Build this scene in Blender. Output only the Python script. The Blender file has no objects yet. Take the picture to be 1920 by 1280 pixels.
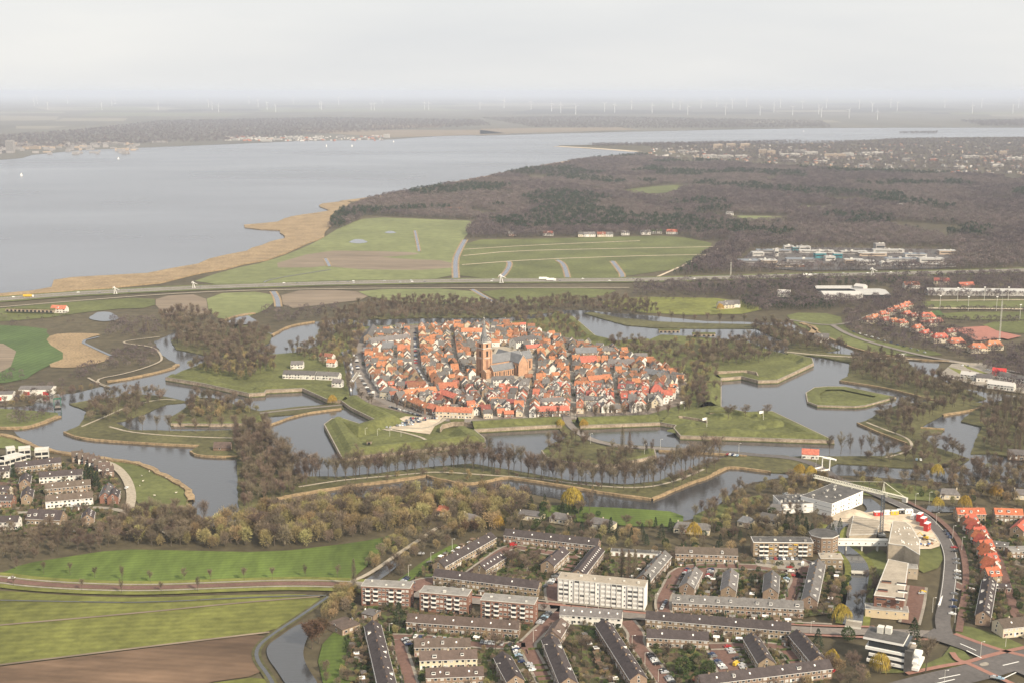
import bpy, bmesh, math, random
from mathutils import Vector, noise as mnoise
random.seed(7)
PI = math.pi
scene = bpy.context.scene
# ---------------------------------------------------------------- camera
FPX, CAMH, HORIZON = 2400.0, 300.0, 172.0
PITCH = math.atan((640.0 - HORIZON) / FPX)
cam_data = bpy.data.cameras.new('camera')
cam_data.sensor_width = 36.0
cam_data.lens = FPX / 1920.0 * 36.0
cam_data.clip_start = 1.0
cam_data.clip_end = 400000.0
camera = bpy.data.objects.new('camera', cam_data)
scene.collection.objects.link(camera)
camera.location = (0, 0, CAMH)
camera.rotation_euler = (PI / 2 - PITCH, 0, 0)
scene.camera = camera
# ---------------------------------------------------------------- sky and sun
SUN_EL, SUN_AZ = math.radians(36), math.radians(138)      # azimuth clockwise from the view direction (+Y)
world = bpy.data.worlds.new('World'); scene.world = world; world.use_nodes = True
wn, wl = world.node_tree.nodes, world.node_tree.links
wn.clear()
w_out = wn.new('ShaderNodeOutputWorld'); w_bg = wn.new('ShaderNodeBackground'); w_bg.inputs[1].default_value = 0.1
w_sky = wn.new('ShaderNodeTexSky'); w_sky.sky_type = 'NISHITA'; w_sky.sun_disc = False
w_sky.sun_elevation = SUN_EL; w_sky.sun_rotation = SUN_AZ; w_sky.dust_density = 4.0; w_sky.altitude = 300
w_tc = wn.new('ShaderNodeTexCoord'); w_map = wn.new('ShaderNodeMapping'); w_map.inputs['Scale'].default_value = (1.2, 1.2, 7.0)
w_noise = wn.new('ShaderNodeTexNoise'); w_noise.inputs['Scale'].default_value = 2.2; w_noise.inputs['Detail'].default_value = 5
w_ramp = wn.new('ShaderNodeValToRGB')
w_ramp.color_ramp.elements[0].position = 0.3; w_ramp.color_ramp.elements[0].color = (0.82, 0.83, 0.84, 1)
w_ramp.color_ramp.elements[1].position = 0.7; w_ramp.color_ramp.elements[1].color = (0.965, 0.955, 0.925, 1)
w_scale = wn.new('ShaderNodeVectorMath'); w_scale.operation = 'SCALE'; w_scale.inputs['Scale'].default_value = 8.0
w_mix = wn.new('ShaderNodeMix'); w_mix.data_type = 'RGBA'; w_mix.inputs[0].default_value = 0.9
wl.new(w_tc.outputs['Generated'], w_map.inputs['Vector']); wl.new(w_map.outputs[0], w_noise.inputs['Vector'])
wl.new(w_noise.outputs[0], w_ramp.inputs[0]); wl.new(w_ramp.outputs[0], w_scale.inputs[0])
wl.new(w_sky.outputs[0], w_mix.inputs[6]); wl.new(w_scale.outputs[0], w_mix.inputs[7])
wl.new(w_mix.outputs[2], w_bg.inputs[0]); wl.new(w_bg.outputs[0], w_out.inputs[0])
sun_data = bpy.data.lights.new('sun', 'SUN'); sun_data.energy = 5.0; sun_data.angle = math.radians(4.0); sun_data.color = (1.0, 0.87, 0.68)
sun = bpy.data.objects.new('sun', sun_data); scene.collection.objects.link(sun)
sun_dir = Vector((math.sin(SUN_AZ) * math.cos(SUN_EL), math.cos(SUN_AZ) * math.cos(SUN_EL), math.sin(SUN_EL)))
sun.rotation_euler = sun_dir.to_track_quat('Z', 'Y').to_euler(); sun.location = sun_dir * 1000
vs = scene.view_settings
vs.view_transform = 'Standard'; vs.look = 'None'; vs.exposure = 0.32; vs.gamma = 1.0; vs.use_curve_mapping = False
cy = scene.cycles
cy.use_denoising = True
cy.max_bounces = 4; cy.diffuse_bounces = 1; cy.glossy_bounces = 2; cy.transmission_bounces = 2; cy.volume_bounces = 2; cy.transparent_max_bounces = 4
HAZE_DENSITY = 4.5e-5

# ---------------------------------------------------------------- measuring the photograph: pixel (1920 x 1280) -> point at height z
CP, SP = math.cos(PITCH), math.sin(PITCH)
def G(px, py, z=0.0):
    cx, cyy = (px - 960.0) / FPX, (640.0 - py) / FPX
    dy, dz = CP + cyy * SP, -SP + cyy * CP
    t = (z - CAMH) / dz
    return (cx * t, dy * t)
def GP(pts, z=0.0): return [G(a, b, z) for a, b in pts]
def IMG(x, y, z=0.0):
    d = y * CP - (z - CAMH) * SP
    u = y * SP + (z - CAMH) * CP
    return (960 + FPX * x / d, 640 - FPX * u / d)
def dist(a, b): return math.hypot(a[0] - b[0], a[1] - b[1])
def inside(p, poly):
    x, y = p; c = False; n = len(poly); j = n - 1
    for i in range(n):
        xi, yi = poly[i]; xj, yj = poly[j]
        if (yi > y) != (yj > y) and x < (xj - xi) * (y - yi) / (yj - yi) + xi: c = not c
        j = i
    return c
def area(poly):
    return 0.5 * sum(poly[i][0] * poly[(i + 1) % len(poly)][1] - poly[(i + 1) % len(poly)][0] * poly[i][1] for i in range(len(poly)))
def ccw(poly): return poly if area(poly) > 0 else poly[::-1]
def smooth(pts, n=3, closed=False):
    for _ in range(n):
        out = []; m = len(pts)
        rng = range(m) if closed else range(m - 1)
        if not closed: out.append(pts[0])
        for i in rng:
            a, b = pts[i], pts[(i + 1) % m]
            out.append((a[0] * .75 + b[0] * .25, a[1] * .75 + b[1] * .25)); out.append((a[0] * .25 + b[0] * .75, a[1] * .25 + b[1] * .75))
        if not closed: out.append(pts[-1])
        pts = out
    return pts
def resample(pts, step):
    out = [pts[0]]; acc = 0.0
    for a, b in zip(pts, pts[1:]):
        L = dist(a, b)
        if L < 1e-6: continue
        t = step - acc
        while t <= L:
            out.append((a[0] + (b[0] - a[0]) * t / L, a[1] + (b[1] - a[1]) * t / L)); t += step
        acc = L - (t - step)
    return out
def roughen(poly, step, amp, rnd):
    out = []; n = len(poly)
    for i in range(n):
        a, b = poly[i], poly[(i + 1) % n]; L = dist(a, b); k = max(1, int(L / step))
        nx, ny = -(b[1] - a[1]) / max(L, 1e-6), (b[0] - a[0]) / max(L, 1e-6)
        for j in range(k):
            o = rnd.uniform(-amp, amp); t = j / k
            out.append((a[0] + (b[0] - a[0]) * t + nx * o, a[1] + (b[1] - a[1]) * t + ny * o))
    return out
def inset(poly, d):
    poly = ccw(poly); n = len(poly); out = []
    for i in range(n):
        p0, p1, p2 = poly[i - 1], poly[i], poly[(i + 1) % n]
        e1 = (p1[0] - p0[0], p1[1] - p0[1]); e2 = (p2[0] - p1[0], p2[1] - p1[1])
        l1, l2 = math.hypot(*e1) or 1, math.hypot(*e2) or 1
        n1 = (-e1[1] / l1, e1[0] / l1); n2 = (-e2[1] / l2, e2[0] / l2)
        bx, by = n1[0] + n2[0], n1[1] + n2[1]; k = bx * bx + by * by
        f = 2.0 / k if k > 0.35 else 2.0 / 0.35
        out.append((p1[0] + bx * d * f, p1[1] + by * d * f))
    return out

# ---------------------------------------------------------------- materials
MATS = {}
def mat(name, col, var=0.18, scale=0.3, rough=0.9, rand=0.0, detail=4.0, col2=None, bump=0.0, metal=0.0, spec=0.25, patch=0.0, patch_scale=0.01, stretch=None, lines=None):
    if name in MATS: return MATS[name]
    m = bpy.data.materials.new(name); m.use_nodes = True; nt = m.node_tree; N, L = nt.nodes, nt.links
    b = N['Principled BSDF']; b.inputs['Roughness'].default_value = rough; b.inputs['Metallic'].default_value = metal
    b.inputs['Specular IOR Level'].default_value = spec
    tc = N.new('ShaderNodeTexCoord'); src = tc.outputs['Object']
    if stretch:
        mp = N.new('ShaderNodeMapping'); mp.inputs['Scale'].default_value = stretch[:3]; mp.inputs['Rotation'].default_value = (0, 0, stretch[3]); L.new(src, mp.inputs[0]); src = mp.outputs[0]
    no = N.new('ShaderNodeTexNoise'); no.inputs['Scale'].default_value = scale; no.inputs['Detail'].default_value = detail; no.inputs['Roughness'].default_value = 0.65
    L.new(src, no.inputs['Vector'])
    rp = N.new('ShaderNodeValToRGB')
    c2 = col2 or tuple(c * (1 + var) for c in col); c1 = tuple(c * (1 - var) for c in col)
    rp.color_ramp.elements[0].position = 0.32; rp.color_ramp.elements[1].position = 0.68
    rp.color_ramp.elements[0].color = (*c1, 1); rp.color_ramp.elements[1].color = (*c2, 1)
    L.new(no.outputs[0], rp.inputs[0]); out = rp.outputs[0]
    if patch:
        n2 = N.new('ShaderNodeTexNoise'); n2.inputs['Scale'].default_value = patch_scale; n2.inputs['Detail'].default_value = 3; L.new(src, n2.inputs['Vector'])
        mr = N.new('ShaderNodeMapRange'); mr.inputs[1].default_value = 0.3; mr.inputs[2].default_value = 0.7; mr.inputs[3].default_value = 1 - patch; mr.inputs[4].default_value = 1 + patch
        L.new(n2.outputs[0], mr.inputs[0])
        hs = N.new('ShaderNodeHueSaturation'); L.new(mr.outputs[0], hs.inputs['Value']); L.new(out, hs.inputs['Color']); out = hs.outputs[0]
    if lines:
        mp2 = N.new('ShaderNodeMapping'); mp2.inputs['Rotation'].default_value = (0, 0, lines[1]); L.new(tc.outputs['Object'], mp2.inputs[0])
        wv = N.new('ShaderNodeTexWave'); wv.inputs['Scale'].default_value = lines[0]; wv.inputs['Distortion'].default_value = 1.5; wv.inputs['Detail'].default_value = 3; wv.inputs['Detail Scale'].default_value = .6; L.new(mp2.outputs[0], wv.inputs['Vector'])
        mr = N.new('ShaderNodeMapRange'); mr.inputs[3].default_value = 1 - lines[2]; mr.inputs[4].default_value = 1 + lines[2]; L.new(wv.outputs['Fac'], mr.inputs[0])
        hs = N.new('ShaderNodeHueSaturation'); L.new(mr.outputs[0], hs.inputs['Value']); L.new(out, hs.inputs['Color']); out = hs.outputs[0]
    if rand:
        oi = N.new('ShaderNodeObjectInfo'); mr = N.new('ShaderNodeMapRange'); mr.inputs[3].default_value = 1 - rand; mr.inputs[4].default_value = 1 + rand
        L.new(oi.outputs['Random'], mr.inputs[0])
        hs = N.new('ShaderNodeHueSaturation'); L.new(mr.outputs[0], hs.inputs['Value']); L.new(out, hs.inputs['Color'])
        mh = N.new('ShaderNodeMath'); mh.operation = 'MULTIPLY_ADD'; mh.inputs[1].default_value = 0.06 * rand / 0.3; mh.inputs[2].default_value = 0.5 - 0.03 * rand / 0.3
        m3 = N.new('ShaderNodeMath'); m3.operation = 'FRACT'; m4 = N.new('ShaderNodeMath'); m4.operation = 'MULTIPLY'; m4.inputs[1].default_value = 7.31
        L.new(oi.outputs['Random'], m4.inputs[0]); L.new(m4.outputs[0], m3.inputs[0]); L.new(m3.outputs[0], mh.inputs[0]); L.new(mh.outputs[0], hs.inputs['Hue'])
        out = hs.outputs[0]
    L.new(out, b.inputs['Base Color'])
    if bump:
        bp = N.new('ShaderNodeBump'); bp.inputs['Distance'].default_value = bump; bp.inputs['Strength'].default_value = 0.8; L.new(no.outputs[0], bp.inputs['Height']); L.new(bp.outputs[0], b.inputs['Normal'])
    MATS[name] = m
    return m
def water_mat(name, col, scale, strength, rough=0.12, stretch=(1, 1, 1), patch=0.0, ior=1.33):
    m = bpy.data.materials.new(name); m.use_nodes = True; N, L = m.node_tree.nodes, m.node_tree.links; b = N['Principled BSDF']
    b.inputs['Base Color'].default_value = (*col, 1); b.inputs['Roughness'].default_value = rough; b.inputs['IOR'].default_value = ior
    tc = N.new('ShaderNodeTexCoord'); mp = N.new('ShaderNodeMapping'); mp.inputs['Scale'].default_value = stretch; L.new(tc.outputs['Object'], mp.inputs[0])
    no = N.new('ShaderNodeTexNoise'); no.inputs['Scale'].default_value = scale; no.inputs['Detail'].default_value = 4; L.new(mp.outputs[0], no.inputs['Vector'])
    bp = N.new('ShaderNodeBump'); bp.inputs['Strength'].default_value = strength; bp.inputs['Distance'].default_value = 1.0; L.new(no.outputs[0], bp.inputs['Height']); L.new(bp.outputs[0], b.inputs['Normal'])
    if patch:
        n2 = N.new('ShaderNodeTexNoise'); n2.inputs['Scale'].default_value = scale * 0.02; n2.inputs['Detail'].default_value = 4; L.new(mp.outputs[0], n2.inputs['Vector'])
        mr = N.new('ShaderNodeMapRange'); mr.inputs[1].default_value = 0.3; mr.inputs[2].default_value = 0.7; mr.inputs[3].default_value = max(0.02, rough - patch); mr.inputs[4].default_value = rough + patch
        L.new(n2.outputs[0], mr.inputs[0]); L.new(mr.outputs[0], b.inputs['Roughness'])
    return m
M_GROUND = mat('ground_scrub', (0.082, 0.068, 0.040), 0.3, 0.08, patch=0.25, patch_scale=0.004)
M_FARLAND = mat('far_farmland', (0.115, 0.105, 0.085), 0.25, 0.0012, detail=5, stretch=(1, 0.25, 1, 0.0))
M_LAKE = water_mat('lake_water', (0.125, 0.132, 0.150), 0.06, 0.30, 0.25, (0.6, 1.2, 1), 0.05)
M_MOAT = water_mat('moat_water', (0.045, 0.046, 0.048), 0.35, 0.10, 0.06, (0.6, 1.4, 1), 0.04, 1.75)
M_GRASS = mat('meadow_grass', (0.108, 0.118, 0.040), 0.25, 0.15, patch=0.28, patch_scale=0.012)
M_GRASSB = mat('bright_grass', (0.082, 0.116, 0.024), 0.25, 0.1, lines=(.07, 1.4, .09), patch=0.3, patch_scale=0.01, stretch=(1, 0.3, 1, 0.3))
M_GRASSO = mat('olive_grass', (0.140, 0.146, 0.036), 0.25, 0.12, lines=(.055, 1.45, .08), patch=0.28, patch_scale=0.015)
M_GRASSP = mat('pale_pasture', (0.165, 0.180, 0.075), 0.2, 0.05, patch=0.15, patch_scale=0.006)
M_BANK = mat('moat_bank_grass', (0.090, 0.084, 0.038), 0.3, 0.2, patch=0.3, patch_scale=0.025, col2=(0.118, 0.112, 0.046), bump=0.3)
M_FORESTL = mat('pale_forest_twigs', (0.145, 0.116, 0.108), 0.25, 0.2, rand=0.3)
M_RAMP = mat('rampart_grass', (0.108, 0.114, 0.038), 0.3, 0.25, patch=0.25, patch_scale=0.03, bump=0.3)
M_EMER = mat('winter_wheat', (0.070, 0.108, 0.034), 0.15, 0.1, lines=(.04, .2, .1), patch=0.2, patch_scale=0.012)
M_PLOW = mat('ploughed_soil', (0.120, 0.078, 0.050), 0.35, 0.05, lines=(.06, 1.72, .05), patch=0.5, patch_scale=0.022, stretch=(0.35, 1, 1, 0.15), detail=6)
M_STUB = mat('stubble_soil', (0.200, 0.158, 0.115), 0.2, 0.06, lines=(.03, 1.57, .1), patch=0.18, patch_scale=0.02, stretch=(0.2, 1, 1, 0.0))
M_REED = mat('dry_reed', (0.27, 0.195, 0.112), 0.4, 0.35, patch=0.18, patch_scale=0.03, bump=0.5)
M_SAND = mat('pale_sand', (0.52, 0.43, 0.32), 0.2, 0.25, patch=0.15, patch_scale=0.05)
M_ASPH = mat('asphalt', (0.115, 0.105, 0.10), 0.15, 0.4, patch=0.12, patch_scale=0.04)
M_ROADG = mat('worn_road', (0.20, 0.175, 0.155), 0.15, 0.4, patch=0.12, patch_scale=0.04)
M_BRICKRD = mat('brick_paving', (0.150, 0.088, 0.070), 0.2, 0.6, patch=0.15, patch_scale=0.05)
M_CYCLE = mat('red_cycle_path', (0.28, 0.145, 0.112), 0.12, 0.5, patch=0.1)
M_PAVE = mat('concrete_paving', (0.27, 0.24, 0.20), 0.18, 0.6, patch=0.15, patch_scale=0.1)
M_PATH = mat('gravel_path', (0.36, 0.31, 0.24), 0.2, 0.4)
M_GARDEN = mat('garden_soil', (0.12, 0.095, 0.055), 0.45, 0.22, detail=6, col2=(0.14, 0.15, 0.055), patch=0.35, patch_scale=0.12)
def plots_mat():
    m = mat('garden_plots', (0.075, 0.058, 0.034), 0.4, 0.5, detail=6); N, L = m.node_tree.nodes, m.node_tree.links; b = N['Principled BSDF']; base = b.inputs['Base Color'].links[0].from_socket
    tc = N.new('ShaderNodeTexCoord'); vo = N.new('ShaderNodeTexVoronoi'); vo.inputs['Scale'].default_value = 0.22; vo.distance = 'CHEBYCHEV'; L.new(tc.outputs['Object'], vo.inputs['Vector'])
    rp = N.new('ShaderNodeValToRGB'); rp.color_ramp.interpolation = 'CONSTANT'; e = rp.color_ramp.elements
    e[0].color = (.055, .062, .022, 1); e[1].position = .3; e[1].color = (.10, .13, .035, 1)
    for p_, c_ in ((.48, (.12, .085, .05, 1)), (.66, (.06, .05, .032, 1)), (.8, (.24, .205, .165, 1)), (.9, (.08, .10, .03, 1))): q = e.new(p_); q.color = c_
    L.new(vo.outputs['Color'], rp.inputs[0]); mx = N.new('ShaderNodeMix'); mx.data_type = 'RGBA'; mx.inputs[0].default_value = .7; L.new(base, mx.inputs[6]); L.new(rp.outputs[0], mx.inputs[7]); L.new(mx.outputs[2], b.inputs['Base Color']); return m
M_GARDEN = plots_mat()
M_TOWN = mat('town_yard', (0.17, 0.14, 0.115), 0.35, 0.25, patch=0.25, patch_scale=0.08)
M_WALL = mat('old_brick_wall', (0.30, 0.225, 0.165), 0.3, 0.5, patch=0.25, patch_scale=0.12, col2=(0.40, 0.33, 0.25))
M_LINE = mat('white_road_paint', (0.75, 0.74, 0.70), 0.1, 2.0)
M_TWIG = mat('bare_twigs', (0.180, 0.140, 0.098), 0.2, 0.5, rand=0.25)
M_TWIGD = mat('dark_twigs', (0.115, 0.086, 0.064), 0.2, 0.5, rand=0.25)
M_TWIGP = mat('forest_twigs', (0.102, 0.078, 0.080), 0.25, 0.2, rand=0.32)
M_OLIVE = mat('olive_twigs', (0.275, 0.222, 0.105), 0.25, 0.4, rand=0.30)
M_RUST = mat('rusty_twigs', (0.115, 0.072, 0.044), 0.2, 0.4, rand=0.2)
M_YELL = mat('yellow_willow_twigs', (0.44, 0.30, 0.060), 0.2, 0.4, rand=0.15)
M_BARK = mat('bark', (0.105, 0.085, 0.065), 0.3, 1.0)
M_CONI = mat('conifer_needles', (0.030, 0.045, 0.022), 0.35, 0.6, rand=0.3)
M_EVER = mat('evergreen_leaves', (0.045, 0.070, 0.022), 0.35, 0.6, rand=0.3)
M_HEDGE = mat('hedge_leaves', (0.065, 0.080, 0.028), 0.35, 0.8, rand=0.3, bump=0.2)

# ---------------------------------------------------------------- mesh collecting and scene objects
COL = scene.collection
class MB:
    def __init__(self): self.v = []; self.f = []; self.m = []; self.mats = []
    def mi(self, m):
        if m not in self.mats: self.mats.append(m)
        return self.mats.index(m)
    def face(self, pts, m):
        i = len(self.v); self.v.extend(pts); self.f.append(tuple(range(i, i + len(pts)))); self.m.append(self.mi(m))
    def prism(self, poly, z0, z1, m, mtop=None, bottom=False):
        poly = ccw(poly); n = len(poly); i = len(self.v)
        self.v.extend([(x, y, z0) for x, y in poly]); self.v.extend([(x, y, z1) for x, y in poly]); k = self.mi(m)
        for a in range(n):
            b = (a + 1) % n; self.f.append((i + a, i + b, i + n + b, i + n + a)); self.m.append(k)
        self.f.append(tuple(i + n + a for a in range(n))); self.m.append(self.mi(mtop) if mtop else k)
        if bottom: self.f.append(tuple(i + a for a in reversed(range(n)))); self.m.append(k)
    def box(self, cx, cy, z0, sx, sy, sz, m, ang=0.0, mtop=None, bottom=True):
        c, s = math.cos(ang), math.sin(ang)
        self.prism([(cx + c * a - s * b, cy + s * a + c * b) for a, b in ((-sx / 2, -sy / 2), (sx / 2, -sy / 2), (sx / 2, sy / 2), (-sx / 2, sy / 2))], z0, z0 + sz, m, mtop, bottom)
    def bar(self, a, b, r0, r1, m, n=4):
        a, b = Vector(a), Vector(b); d = (b - a)
        if d.length < 1e-6: return
        d.normalize(); u = d.orthogonal().normalized(); w = d.cross(u); i = len(self.v); k = self.mi(m)
        for c, r in ((a, r0), (b, r1)):
            for j in range(n):
                t = 2 * PI * j / n + PI / n; self.v.append(tuple(c + (u * math.cos(t) + w * math.sin(t)) * r))
        for j in range(n):
            q = (j + 1) % n; self.f.append((i + j, i + q, i + n + q, i + n + j)); self.m.append(k)
        self.f.append(tuple(i + n + j for j in range(n))); self.m.append(k); self.f.append(tuple(i + j for j in reversed(range(n)))); self.m.append(k)
    def mesh(self, name):
        me = bpy.data.meshes.new(name); me.from_pydata(self.v, [], self.f)
        for m in self.mats: me.materials.append(m)
        if len(self.mats) > 1: me.polygons.foreach_set('material_index', self.m)
        me.update(); return me
    def build(self, name, parent=None, loc=(0, 0, 0), rz=0.0, kind=None):
        return obj(name, self.mesh(name), parent, loc, rz, kind)
def obj(name, me, parent=None, loc=(0, 0, 0), rz=0.0, kind=None):
    o = bpy.data.objects.new(name, me); COL.objects.link(o); o.location = loc; o.rotation_euler = (0, 0, rz)
    if parent: o.parent = parent
    if kind: o['kind'] = kind
    return o
def empty(name, loc, rz=0.0):
    o = obj(name, None, None, loc, rz); o.empty_display_size = 0.5; return o
REG = []
OBST = []       # footprints trees keep clear of: (poly, xmin, xmax, ymin, ymax)
def obstacle(poly):
    xs_, ys_ = [p[0] for p in poly], [p[1] for p in poly]; OBST.append((poly, min(xs_), max(xs_), min(ys_), max(ys_)))
def blocked(x, y):
    for poly, a, b, c, d in OBST:
        if a <= x <= b and c <= y <= d and inside((x, y), poly): return True
    return False
def reg(o, cat, look, where, group=None):
    o['category'] = cat; REG.append((o, look, where)); o['group'] = group or (cat + 's ' + where)[:60]
    return o
def one(o, cat, label, group=None):
    o['category'] = cat; o['label'] = label
    if group: o['group'] = group
    return o
def sheet(name, poly, z, m, kind='structure', label=None, skirt=0.0):
    mb = MB(); poly = ccw(poly)
    if skirt: mb.prism(poly, z - skirt, z, m)
    else: mb.face([(x, y, z) for x, y in poly], m)
    o = mb.build(name, kind=kind)
    if label: o['label'] = label
    return o
def ribbon(name, pts, w, z, m, kind='structure', skirt=0.0, label=None, wend=None):
    n = len(pts); L, R = [], []
    if name == 'reed_bank': w *= .7
    for i in range(n):
        a, b = pts[max(0, i - 1)], pts[min(n - 1, i + 1)]; d = dist(a, b) or 1
        nx, ny = -(b[1] - a[1]) / d, (b[0] - a[0]) / d; h = (w if wend is None else w + (wend - w) * i / (n - 1)) / 2
        L.append((pts[i][0] + nx * h, pts[i][1] + ny * h)); R.append((pts[i][0] - nx * h, pts[i][1] - ny * h))
    if any(q in name for q in ('road', 'street', 'path', 'pavement')) and pts[0][1] < 1250:
        for i in range(n - 1): obstacle([L[i], L[i + 1], R[i + 1], R[i]])
    if name.startswith('reed'):
        rr = random.Random(n); L = [((a[0] - c[0]) * q + c[0], (a[1] - c[1]) * q + c[1]) for a, c, q in [(L[i], pts[i], rr.uniform(.45, 1.25)) for i in range(n)]]; R = [((a[0] - c[0]) * q + c[0], (a[1] - c[1]) * q + c[1]) for a, c, q in [(R[i], pts[i], rr.uniform(.35, 1.0)) for i in range(n)]]
    mb = MB(); k = mb.mi(m)
    mb.v = [(x, y, z) for x, y in L] + [(x, y, z) for x, y in R]
    for i in range(n - 1): mb.f.append((i + n, i + n + 1, i + 1, i)); mb.m.append(k)
    if skirt:
        b = len(mb.v); mb.v += [(x, y, z - skirt) for x, y in L] + [(x, y, z - skirt) for x, y in R]
        for i in range(n - 1):
            mb.f.append((i, i + 1, b + i + 1, b + i)); mb.m.append(k); mb.f.append((n + i + 1, n + i, b + n + i, b + n + i + 1)); mb.m.append(k)
    o = mb.build(name, kind=kind)
    if label: o['label'] = label
    return o
# ================================================================ THE SETTING
rs = random.Random(11)
xs = [-260000, -80000, -25000, -8000, -2500, 0, 2500, 8000, 25000, 80000, 260000]
ys = [-6000, -1000, 0, 600, 1200, 2000, 3500, 6000, 12000, 30000, 80000, 260000]
mb = MB(); k = mb.mi(M_GROUND)
mb.v = [(x, y, -0.5) for y in ys for x in xs]; nx = len(xs)
for j in range(len(ys) - 1):
    for i in range(nx - 1): a = j * nx + i; mb.f.append((a, a + 1, a + nx + 1, a + nx)); mb.m.append(k)
mb.build('ground', kind='structure')
SHORE = [(0, 552), (60, 547), (98, 540), (105, 527), (136, 521), (281, 514), (328, 504), (370, 496), (394, 487), (462, 472), (488, 461), (534, 448), (525, 433), (490, 431), (462, 428), (459, 423), (525, 417), (530, 411), (567, 404), (620, 396), (600, 389), (602, 383), (647, 378), (700, 371), (760, 360), (830, 347), (900, 335), (960, 322), (1040, 307), (1100, 297), (1195, 289), (1195, 284), (1110, 280), (1045, 275), (1050, 273), (1110, 272), (1180, 270), (1330, 268), (1440, 270), (1560, 268), (1600, 264), (1700, 259), (1800, 258), (1920, 257), (2300, 255)]
FARSHORE = [(2300, 242), (1920, 240), (1700, 240), (1500, 241), (1200, 247), (1000, 252), (900, 255), (860, 253), (730, 262), (560, 265), (400, 272), (150, 282), (60, 291), (40, 297), (0, 300), (-400, 306)]
lake = sheet('lake', GP([(-900, 600), (-300, 572)] + SHORE + FARSHORE + [(-900, 310)], -0.3), -0.3, M_LAKE)
sheet('far_land', GP(FARSHORE[::-1] + [(3200, 242), (3200, 175), (-1300, 175), (-1300, 308)]), 0.3, M_FARLAND)
M_PALEF = mat('pale_far_field', (0.20, 0.18, 0.14), 0.15, 0.003); M_GREENF = mat('green_far_field', (0.145, 0.145, 0.095), 0.15, 0.003); M_DARKF = mat('dark_far_field', (0.06, 0.055, 0.05), 0.15, 0.003)
for poly, m in ([((0, 217), (110, 219), (105, 226), (0, 227)), M_PALEF], [((30, 237), (130, 237), (90, 242), (30, 242)), M_PALEF], [((120, 222), (240, 222), (232, 228), (100, 228)), M_PALEF], [((60, 201), (300, 201), (360, 206), (90, 208)), M_PALEF],
                [((180, 211), (480, 213), (420, 219), (150, 218)), M_GREENF], [((420, 205), (820, 203), (900, 209), (500, 211)), M_GREENF], [((900, 195), (1100, 194), (1060, 199), (900, 200)), M_PALEF], [((700, 235), (840, 234), (820, 240), (690, 241)), M_STUB], [((560, 245), (900, 244), (960, 252), (740, 258), (600, 250)), M_STUB],
                [((1100, 196), (1320, 195), (1350, 199), (1090, 200)), M_GREENF], [((1000, 205), (1300, 208), (1280, 214), (960, 214)), M_DARKF], [((1480, 190), (1800, 186), (1860, 190), (1500, 195)), M_GREENF], [((1380, 207), (1700, 201), (1840, 206), (1500, 214)), M_DARKF], [((1850, 212), (1960, 211), (1960, 220), (1860, 219)), M_PALEF], [((0, 181), (120, 180.5), (150, 182), (0, 183)), M_PALEF],
                [((200, 180.5), (380, 180), (400, 181.5), (210, 182)), M_PALEF], [((900, 242), (1160, 239), (1200, 244), (900, 252)), M_STUB], [((1380, 227), (1560, 226), (1580, 230), (1400, 231)), M_PALEF], [((560, 190), (900, 188), (960, 191), (600, 193)), M_DARKF], [((1000, 184), (1500, 181), (1560, 183), (1040, 187)), M_DARKF]):
    sheet('far_field', GP(poly), 0.8, m)
for i in range(70):
    y = 178 + 34 * rs.random() ** 1.3; x = rs.uniform(-60, 1980); w = rs.uniform(40, 180); h = (y - 172) * rs.uniform(0.04, 0.1) + 0.3
    sheet('far_field', GP([(x, y), (x + w, y - h * .3), (x + w * 1.1, y + h), (x + w * .1, y + h)]), 1.2 + 0.01 * i, rs.choice((M_GREENF, M_DARKF, M_PALEF, M_GREENF, M_DARKF)))

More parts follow.
